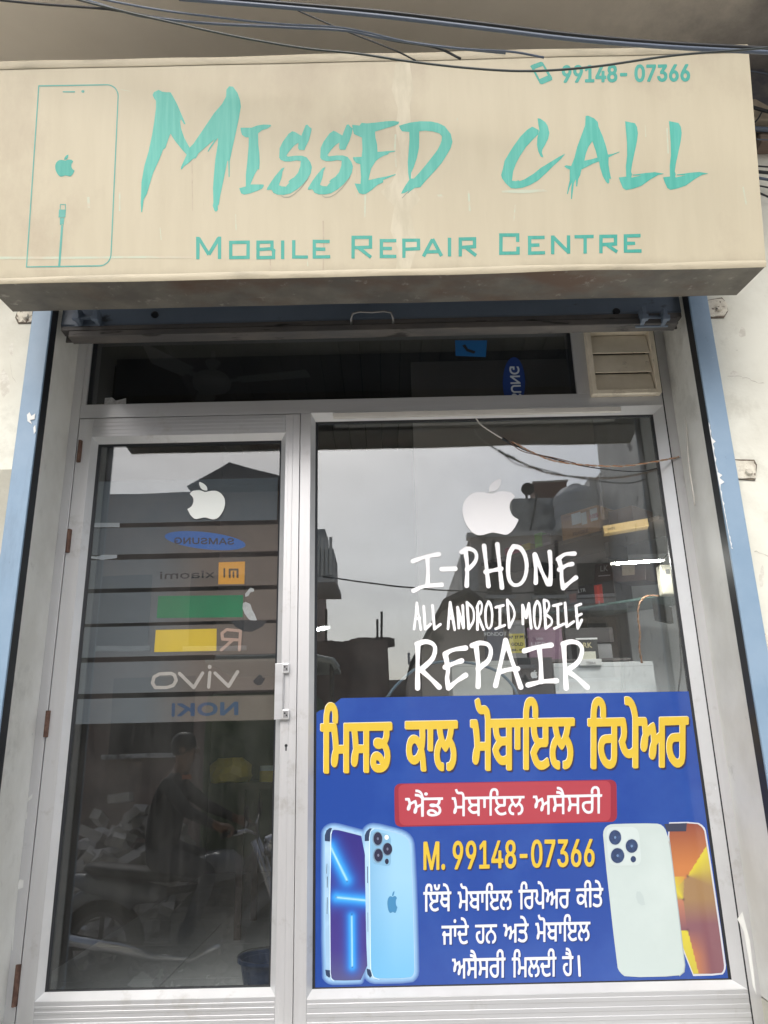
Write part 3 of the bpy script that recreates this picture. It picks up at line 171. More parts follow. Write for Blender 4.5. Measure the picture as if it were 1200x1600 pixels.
yellow:-389 3343 -9 -3 -8 -7 -10 -14 -4 -12 -7 -37 -2 -29 0 -30 -1 -1 -15 -1 -4 -3 -2 -4 0 -35 1 -4 6 -4 14 -1 1 -1 0 -252 2 -5 6 -3 19 -1 6 3 2 4 0 255 2 0 15 0 1 -1 8 -66 2 -48 -9 -32 -4 -33 0 -19 3 -13 5 -7 7 -4 9 0 7 4 6 10 4 15 4 24 2 30 2 1 31 0 0 -117 3 -4 3 -1 16 -1 6 0 4 2 2 2 1 4 2 254 18 -1 6 -54 3 -60 -8 -27 -5 -27 -1 -30 4 -15 6 -7 9 -3 9 3 7 8 4 9 4 16 5 49 32 0 1 -1 -1 -116 2 -4 4 -2 20 0 6 2 3 5 4 253 1 2 96 -1 1 -10 -2 -20 -3 -14 -6 -11 -13 6 -10 2 -11 1 -8 -2 -8 -5 -5 -7 -3 -9 -1 -12 1 -9 3 -9 6 -7 5 -4 9 -3 9 -1 10 1 12 3 5 -4 6 -12 5 -15 1 -17 -2 -18 0 -1 -14 24 -12 11 -14 8 -11 1 -8 -1 -9 -4 -6 -4 -10 -14 -6 -18 -2 -25 2 -18 6 -17 8 -12 11 -9 16 -5 18 -1 19 4 14 8 11 10 10 14 7 17 5 19 3 29 -2 32 -6 23 -12 24 8 17 6 18 3 17 1 28 2 1 11 1 4 2 2 4 1 36 -2 6 -3 2 -5 1 -302 0 -4 0 -4 -4 -1 -4 -1 -130 -1 -1 -32 0 -4 54 -6 55 -5 25 -4 5 -3 0 12 0 3 2 2 4 2 43 -3 34 -8 25 -6 10 -6 8 -14 7 -9 2;-380 3292 3 -1 3 -4 4 -15 1 -21 -1 -33 4 -4 10 -3 -2 -1 -36 0 1 35 2 27 5 15 3 4;-202 3158 36 -1 -1 -86 -1 -2 -33 1 -2 41 -4 45 1 2;-86 2973 5 0 8 -4 8 -11 6 -12 -15 -1 -6 1 -4 3 -3 4 -1 6 0 8;386 3211 -269 1 -5 -1 -3 -4 -2 -40 2 -4 3 -2 92 -1 -1 -56 -1 -1 -7 8 -10 8 -14 4 -7 1 -9 -1 -9 -4 -6 -5 -7 -7 -6 -8 -8 -20 -5 -22 -3 -34 3 -30 5 -20 9 -15 11 -11 15 -6 11 0 8 2 13 8 15 18 2 -66 4 -5 5 -2 19 0 4 3 3 5 -3 69 -3 34 -5 28 6 25 3 27 3 36 0 36 2 1 16 0 0 -1 -5 -130 2 -6 6 -3 19 0 5 2 2 5 6 132 24 1 2 -1 3 -30 6 -33 -14 -21 -11 -26 -7 -31 -2 -26 1 -27 3 -21 7 -19 7 -13 10 -10 11 -5 13 -1 5 3 2 4 2 39 -3 4 -10 2 -6 5 -4 10 -3 18 0 22 3 16 4 14 7 15 13 -24 8 -9 5 0 5 2 11 15 9 16 5 -11 3 -13 2 -22 -3 -29 -5 -14 -5 -8 -4 -3 -11 -2 -4 -5 -1 -37 1 -4 4 -3 4 -1 10 1 7 2 12 8 11 16 9 20 6 22 3 26 0 24 -2 21 -6 27 -8 18 -8 15 10 33 5 30 21 1 3 1 3 5 2 38 -2 4 -5 3;353 3159 38 1 2 -2 -9 -41 -6 -18 -8 -16 -1 0 -5 11 -6 23 -3 20;161 3072 4 1 5 -1 7 -6 8 -15 7 -18 -7 -17 -9 -15 -7 -7 -8 -2 -6 2 -4 6 -3 12 -1 12 0 16 3 16 4 9;943 3349 -9 -4 -9 -6 -7 -8 -10 -18 -10 -39 -5 -30 -2 -31 -2 -1 -215 1 -3 46 -4 19 -6 11 -8 8 -7 4 -9 1 -15 -2 -3 0 -4 12 -4 32 -4 6 -8 0 -20 -12 -2 -6 3 -35 5 -20 6 -15 7 -9 10 -5 9 -1 17 1 3 -8 2 -33 -9 -136 0 -2 -1 0 -33 0 -1 1 0 38 -1 40 -4 43 -3 18 -6 4 -33 0 -4 -1 -3 -3 -2 -4 -2 -37 2 -5 4 -2 12 -1 4 -62 0 -57 -7 -18 -5 -18 -6 -37 1 -23 3 -6 4 -5 7 -3 7 0 7 4 6 8 5 13 4 16 7 45 35 0 -7 -119 2 -4 6 -3 20 0 4 2 2 3 18 263 0 1 15 0 1 -34 3 -21 5 -17 8 -16 -17 -24 -12 -27 4 -27 7 -22 12 -24 8 -10 9 -8 10 -4 7 -1 13 0 12 3 1 -1 -2 -29 3 -5 5 -2 19 0 5 2 4 6 18 260 1 1 17 0 2 -2 -10 -135 2 -3 4 -3 20 0 6 2 4 6 10 134 19 1 2 -1 -20 -261 2 -5 4 -2 21 0 4 1 3 3 1 4 21 259 1 1 13 0 1 -2 -1 -36 3 -25 6 -25 8 -16 -19 -27 -14 -31 3 -21 5 -25 7 -21 6 -13 8 -11 9 -8 10 -6 13 -2 15 2 10 3 17 10 11 9 3 4 -3 41 -4 4 -6 0 -25 -18 -10 -3 -9 1 -6 6 -6 11 -9 32 14 24 6 8 8 5 6 2 32 0 7 4 9 18 9 105 1 1 27 0 1 -1 2 -31 5 -34 -15 -19 -9 -18 -8 -21 -5 -21 -3 -22 -1 -27 2 -21 5 -21 9 -17 11 -10 5 -3 10 -3 9 0 5 3 2 5 4 38 -3 5 -10 2 -6 3 -5 11 -2 13 1 31 6 22 5 12 7 11 9 -19 8 -13 5 -3 6 1 11 11 15 23 5 -13 3 -20 0 -21 -2 -17 -5 -17 -7 -11 -6 -4 -11 -2 -5 -4 -3 -40 2 -4 3 -2 12 0 14 4 12 9 13 18 9 22 7 28 4 30 -1 30 -4 21 -6 18 -11 22 11 35 8 31 22 0 4 2 2 3 5 38 -1 5 -4 3 -4 1 -238 1 3 3 2 4 5 43 0 28 -5 27 -7 16 -10 11 -13 5;946 3296 3 1 3 -2 3 -6 1 -9 1 -18 -4 -41 2 -3 3 -2 14 -4 -43 0 -2 1 3 35 4 24 5 16 4 6;1128 3159 32 -1 -5 -22 -7 -21 -10 -24 -6 -11 -2 -1 -6 18 -4 17 -4 37 1 8;980 3159 35 0 -6 -75 -2 -1 -19 1 -5 4 -4 8 -5 22 0 27 0 13 1 1;759 3160 14 0 1 -2 -4 -59 -23 -1 -9 1 -7 6 -5 13 -2 16 0 25;747 3047 19 0 -4 -60 -3 -4 -7 -4 -8 -2 -6 0 -8 3 -6 7 -6 15 -4 15 8 14 8 9 9 6;1581 3339 -5 -3 -3 -5 -3 -42 2 -3 4 -2 10 0 6 -2 4 -3 4 -6 7 -23 4 -36 0 -18 -22 -180 -9 -9 -8 -4 -7 -2 -6 2 -3 4 -5 8 -6 30 -1 5 8 16 6 18 6 32 2 46 -2 22 -2 16 -3 2 -4 2 -123 0 3 5 2 8 5 46 0 25 -6 24 -8 15 -12 10 -14 3 -9 -1 -10 -3 -8 -6 -8 -8 -6 -9 -9 -20 -10 -42 -6 -46 -2 -1 -15 0 -5 -4 -1 -4 -3 -39 2 -3 3 -2 14 0 2 -1 -27 -256 2 -5 6 -3 20 0 5 2 3 6 27 255 2 2 95 0 3 -1 -6 -51 -41 -2 -10 -3 -10 -4 -8 -6 -9 -11 -6 -12 -7 -16 -4 -21 -2 -23 1 -22 2 -17 3 -15 6 -18 8 -17 7 -10 11 -10 10 -4 11 -2 11 1 10 4 10 6 8 9 6 10 8 19 6 32 21 182 1 2 22 0 2 -1 1 -17 -3 -31 -6 -20 -16 -29 6 -42 10 -33 8 -14 7 -7 8 -5 14 -4 13 2 11 3 1 -1 -7 -59 1 -4 3 -3 9 -1 17 1 5 3 1 4 32 257 24 0 2 -16 -2 -38 -7 -14 -8 -20 -8 -32 -2 -22 3 -13 6 -7 9 -2 9 3 7 7 7 13 6 18 10 51 19 21 1 -18 -3 -34 -12 -28 -8 -26 -5 -25 1 -18 6 -10 8 -3 6 0 4 2 8 7 7 13 6 16 5 22 5 30 10 11 9 7 -19 -153 1 -4 4 -3 20 0 7 2 4 5 34 257 98 1 1 -1 -7 -51 -31 -1 -15 -2 -12 -4 -11 -9 -11 -12 -9 -18 -6 -18 -4 -25 -1 -33 4 -29 8 -25 10 -17 7 -8 7 -6 14 -6 7 0 11 1 15 7 8 7 9 10 7 16 5 15 7 33 25 175 16 1 6 5 6 38 -1 5 -2 2 -5 2 -177 0 -5 -1 -3 -2 -2 -5 -12 -89 -19 -14 -1 2 0 52 -3 20 -5 4 -6 -2 -16 -8 -18 -15 -2 1 0 40 -1 11 -2 4 -6 2 -48 1 0 33 -4 35 -7 27 -8 17 -8 11 -11 8 -13 4;1395 3287 4 0 3 -2 3 -14 0 -19 -5 -40 4 -4 11 -4 -42 0 3 29 6 30 6 17 3 5;1868 3046 32 1 1 -2 -12 -87 -6 -16 -3 -4 -4 -1 -5 0 -5 3 -9 12 -8 19 -3 20 1 23 4 18 7 10 4 3;1423 3047 30 1 2 -1 -11 -90 -4 -13 -3 -4 -5 -2 -4 0 -6 3 -9 12 -7 16 -5 23 0 24 4 18 6 9 5 3
pill:26 2783 2 14 3 10 7 8 9 6 11 4 14 1 1344 -5 13 -1 11 -4 9 -6 5 -8 3 -11 0 -13 -16 -168 -3 -13 -5 -11 -7 -8 -9 -6 -11 -3 -14 -1 -1323 -1 -14 1 -11 4 -9 6 -6 8 -3 10 -2 13
pillin:52 2779 1 13 3 11 7 8 9 6 11 4 14 1 1281 -6 14 -1 11 -4 8 -6 5 -8 3 -11 0 -13 -18 -159 -3 -13 -5 -10 -7 -8 -9 -6 -12 -3 -13 -1 -1254 1 -14 1 -11 4 -9 6 -6 8 -4 10 -1 13
redtext:163 2788 -1 -1 0 -15 12 -1 9 -3 8 -6 5 -9 -1 -1 -8 6 -10 3 -18 2 -2 -2 1 -14 22 -3 7 -3 7 -7 3 -4 -1 -27 -23 -9 -2 0 -4 22 -3 9 -3 0 -12 -3 -19 -10 -4 17 -4 9 -27 0 -1 -1 0 -14 16 -1 4 -12 1 -9 -7 -11 -4 -12 -1 -9 3 -5 7 -2 4 1 4 2 6 10 3 19 9 6 13 6 1 -1 2 -6 2 -16 -7 -11 -4 -9 -2 -10 2 -6 6 -4 5 0 4 2 4 4 3 7 4 20 11 6 11 4 -1 -62 16 0 1 1 4 97 89 0 1 -6 -2 -8 -3 -5 -5 -5 -3 -1 -16 4 -16 0 -9 -4 -2 -3 0 -4 2 -5 7 -4 14 -2 18 2 9 -5 6 -6 2 -7 -1 -9 -4 -6 -1 -1 -1 0 -10 10 -13 8 -10 3 -11 0 -10 -1 -9 -6 -5 -8 -1 -8 2 -8 6 -6 8 -4 13 -3 17 0 14 2 12 4 10 6 5 6 4 6 2 8 0 10 -4 12 -6 7 -6 4 0 1 8 7 4 6 3 19 13 0 2 1 0 14 -122 1 -7 23 -4 8 -7 8 -7 5 -7 3 -8 2;253 2653 7 0 9 -2 7 -4 8 -7 -19 -1 -13 2 -3 2 -2 4 2 3;661 2785 -10 -4 -8 -10 -5 -15 -3 -20 -157 1 -2 1 -2 17 -7 10 -9 4 -16 -1 -4 1 -4 5 -4 12 -13 -3 -1 -2 4 -12 3 -7 4 -5 10 -4 17 0 3 -1 3 -3 2 -12 -3 -52 -1 -1 -31 0 -2 1 -2 29 -5 22 -23 1 -2 -2 0 -13 12 -2 5 -32 0 -12 -6 -11 -4 -12 -1 -8 1 -5 3 -3 4 -1 4 1 4 3 6 10 3 18 33 0 1 -1 -2 -44 2 -2 13 0 6 99 19 1 1 -1 1 -11 2 -10 4 -6 6 -6 0 -1 -11 -9 -8 -10 4 -9 5 -8 10 -10 13 -6 14 0 14 3 1 -16 14 0 6 98 2 2 21 -1 -3 -51 1 -1 13 0 2 2 3 50 23 0 1 -1 -6 -97 2 -1 12 0 7 98 1 1 19 0 1 -13 2 -11 4 -8 8 -9 -12 -9 -10 -12 6 -13 9 -14 11 -7 13 -3 17 1 10 3 9 4 -3 15 -1 0 -18 -7 -16 0 -5 2 -5 4 -9 14 9 9 10 5 7 2 23 0 1 1 6 6 3 40 26 0 2 -1 3 -12 5 -13 -9 -7 -6 -7 -5 -7 -3 -8 -2 -8 1 -10 2 -8 3 -7 5 -5 7 -4 9 -2 7 0 2 15 -13 3 -3 2 -3 6 -1 11 3 10 6 8 8 5 9 -11 7 -4 1 0 9 6 9 9 6 -5 5 -6 2 -8 0 -8 -3 -8 -4 -6 -6 -3 -10 -2 0 -13 0 -2 7 1 13 3 8 7 6 8 4 10 1 11 -1 8 -4 11 -5 7 -9 8 7 13 4 12 1 1 17 0 2 1 1 14 -209 1 0 10 3 14 4 7 6 3 8 0 5 -4 2 -10 -1 -15 12 -2 2 1 1 4 1 19 -2 8 -4 7 -5 4 -7 3 -7 1;795 2720 29 0 -3 -11 -5 -10 -6 -7 -8 -7 -2 1 -8 10 -7 16 0 8;686 2720 37 0 -2 -31 -19 0 -5 2 -4 2 -6 11;513 2721 43 0 -1 -26 -25 0 -9 2 -4 3 -2 6;530 2679 24 0 -2 -25 -11 -4 -12 0 -8 2 -6 6 -5 6 0 3 9 8;1313 2784 -12 -5 -8 -10 -5 -13 -1 -17 2 -1 13 1 1 1 1 15 3 8 5 5 9 1 5 -2 3 -7 1 -11 -2 -14 -210 0 -1 1 -5 23 -4 10 -4 6 -6 5 -7 3 -7 2 -10 0 -2 -2 0 -13 12 -2 6 -3 6 -5 4 -8 0 -2 -7 5 -8 4 -16 1 -2 -1 -1 -14 1 -1 10 0 9 -2 9 -7 -87 0 -2 -2 -3 -32 -21 -11 -3 22 -3 10 -1 1 -12 -4 -17 -9 -1 1 -2 15 -3 9 -25 0 -2 -15 14 0 2 -4 2 -10 0 -9 -7 -9 -4 -11 -1 -13 2 -3 4 -3 4 1 5 2 6 10 5 20 9 7 11 5 2 -9 0 -15 -6 -9 -5 -11 -1 -9 1 -7 3 -3 3 -1 4 1 3 2 4 5 3 6 4 19 11 7 11 3 -5 -61 1 -1 13 0 1 2 9 97 21 1 4 -20 1 -26 -7 -10 -4 -9 -1 -11 1 -7 3 -2 4 -1 4 2 4 2 5 11 4 17 33 1 2 -2 -4 -44 1 -1 13 0 1 1 9 98 22 0 4 -20 0 -25 -6 -9 -4 -10 -2 -9 1 -8 2 -3 4 -1 5 1 4 3 6 10 4 18 33 1 1 -2 -4 -44 1 -2 13 1 1 2 10 97 75 0 1 -1 -3 -22 -30 -1 -14 -3 -7 -4 -5 -5 -3 -7 -2 -7 0 -10 2 -10 3 -8 6 -9 7 -6 9 -5 9 -2 10 1 9 2 6 3 5 6 4 8 2 10 8 70 23 0 2 -1 -10 -97 1 -2 13 0 1 1 11 98 14 1 3 14 -1 1 -13 0 -1 2 1 25 -2 10 -5 7 -5 4 -6 2;1157 2719 37 -1 -4 -36 -33 1 -1 16 -2 19;1085 2719 14 0 -3 -36 -33 -1 -1 2 0 16 -2 19 1 0;1251 2680 29 0 2 -1 -4 -34 -2 -5 -4 -3 -8 -2 -9 2 -8 5 -7 10 -3 10 2 10 5 5;224 2769 -3 -2 -3 -4 -1 -4 2 -5 3 -3 4 -1 6 0 4 1 5 6 0 5 -2 3 -6 4
number:1253 2471 -3 -3 -33 -65 -7 -18 -4 -17 -1 -22 2 -9 4 -11 3 -5 5 -6 5 -3 9 -1 7 0 6 2 6 4 6 6 4 6 5 10 5 20 1 22 -2 10 -3 8 -5 6 -5 5 -6 2 -9 2 28 54 -2 3;1170 2472 -3 -3 -33 -67 -7 -18 -4 -20 1 -22 2 -9 3 -7 5 -8 5 -4 6 -2 6 -1 8 0 7 4 6 5 6 6 7 15 5 21 0 22 -2 9 -4 8 -4 5 -5 4 -5 3 -9 1 27 54 -1 3 -2 1;917 2475 -10 -2 -6 -5 -7 -7 -5 -9 -8 -23 -6 -36 0 -36 4 -24 4 -9 7 -8 6 -4 9 -1 8 1 8 3 6 7 7 10 5 12 4 12 5 37 1 36 -2 13 -4 13 -5 9 -5 6 -6 4;1055 2473 -4 -3 -1 -18 1 -3 2 -1 33 0 1 -1 -25 -40 -2 -17 1 -2 2 -2 14 0 7 -4 4 -10 0 -16 -2 -8 -3 -6 -5 -5 -4 -2 -7 0 -6 4 -4 7 -1 11 -3 2 -12 0 -3 -1 -2 -2 1 -13 4 -14 7 -11 5 -4 6 -2 13 -1 10 3 10 7 8 10 6 14 2 11 0 11 0 9 -3 11 -3 7 -5 6 -6 4 -7 3 29 46 2 16 -1 2 -4 1;970 2473 -2 -1 -1 -3 -2 -17 2 -3 42 -1 2 -1 -51 -131 1 -2 3 -1 12 0 3 1 2 2 52 133 2 20 -1 2 -3 2;750 2476 -9 -2 -9 -6 -7 -8 -5 -12 -3 -13 0 -16 4 -14 5 -8 -7 -7 -6 -11 -3 -11 -2 -12 2 -18 6 -14 4 -5 7 -5 7 -3 7 -1 7 1 7 3 7 4 6 6 5 9 4 8 3 16 -1 13 -2 11 -4 9 -5 6 8 12 4 11 2 16 -2 16 -4 11 -7 8 -8 5;500 2477 -10 -3 -10 -9 -8 -14 -5 -19 -1 -14 1 -13 2 -9 4 -9 4 -7 6 -5 6 -2 9 -2 -25 -54 1 -4 3 -1 13 0 3 2 32 69 5 14 3 17 1 13 -1 13 -2 11 -4 10 -5 8 -6 5 -7 3;672 2474 -3 -3 -45 -105 -1 -18 1 -2 2 -2 40 0 -1 -29 3 -2 13 0 3 2 2 29 11 1 2 4 1 18 -3 2 -9 0 2 45 -1 1 -3 1 -11 0 -3 -2 -4 -44 -1 -1 -21 0 42 101 0 2 -2 2;418 2478 -5 -1 -6 -3 -10 -9 -8 -14 -4 -17 -1 -25 2 -11 4 -11 5 -6 6 -6 6 -2 9 -2 -25 -53 1 -4 2 -2 15 1 2 2 31 67 5 16 3 15 1 14 0 14 -3 10 -4 10 -5 8 -5 5 -7 3;580 2475 -25 -28 -1 -22 1 -3 4 0 19 20 -7 -105 -1 -1 -20 0 -3 -1 -1 -3 -1 -16 2 -3 2 0 59 0 2 3 2 16 -1 3 -3 1 -17 1 8 134 -2 4;289 2477 -8 -1 -3 -2 -30 -113 -21 113 -1 2 -3 1 -17 0 -4 -3 -6 -157 1 -3 1 -1 14 0 3 2 4 93 0 -4 1 -1 18 -89 2 -1 11 -1 4 3 24 89 1 -5 -3 -84 1 -2 3 -1 11 0 4 3 7 157 -2 4;914 2450 4 1 4 -2 3 -5 2 -7 3 -17 -1 -22 -3 -28 -5 -18 -6 -13 -4 -3 -4 -1 -3 0 -3 3 -5 10 -2 16 0 22 2 24 5 20 6 14 3 4;748 2451 6 0 4 -3 3 -6 1 -9 -1 -11 -3 -7 -5 -6 -5 -2 -5 1 -4 4 -2 7 -1 8 1 8 2 7 4 7;500 2453 3 0 3 -1 4 -5 4 -9 1 -12 -1 -11 -4 -12 -6 -7 -5 -2 -6 2 -4 6 -2 8 -1 10 1 12 3 9 4 8;417 2453 6 0 5 -5 3 -10 1 -11 -1 -12 -3 -10 -5 -8 -6 -3 -6 2 -4 5 -3 9 -1 11 1 11 3 9 4 8;1238 2390 4 1 3 0 5 -5 3 -8 1 -10 -2 -13 -3 -10 -6 -8 -4 -2 -2 -1 -6 2 -4 5 -2 8 -1 9 1 11 4 10 4 8;1156 2391 6 0 5 -5 4 -9 0 -11 -1 -12 -4 -10 -6 -7 -6 -3 -6 2 -3 6 -3 8 0 10 2 12 3 9 4 6;847 2393 -41 0 -2 -3 -1 -19 4 -2 42 0 3 4 1 18 -2 2;741 2383 8 0 5 -3 5 -8 1 -9 -1 -10 -3 -9 -5 -7 -7 -2 -7 1 -5 3 -3 6 -1 8 1 10 2 8 5 7;320 2346 -4 -1 -4 -5 -3 -5 0 -8 0 -6 3 -6 4 -3 4 -1 5 2 4 3 3 7 1 7 -1 7 -2 5 -4 3
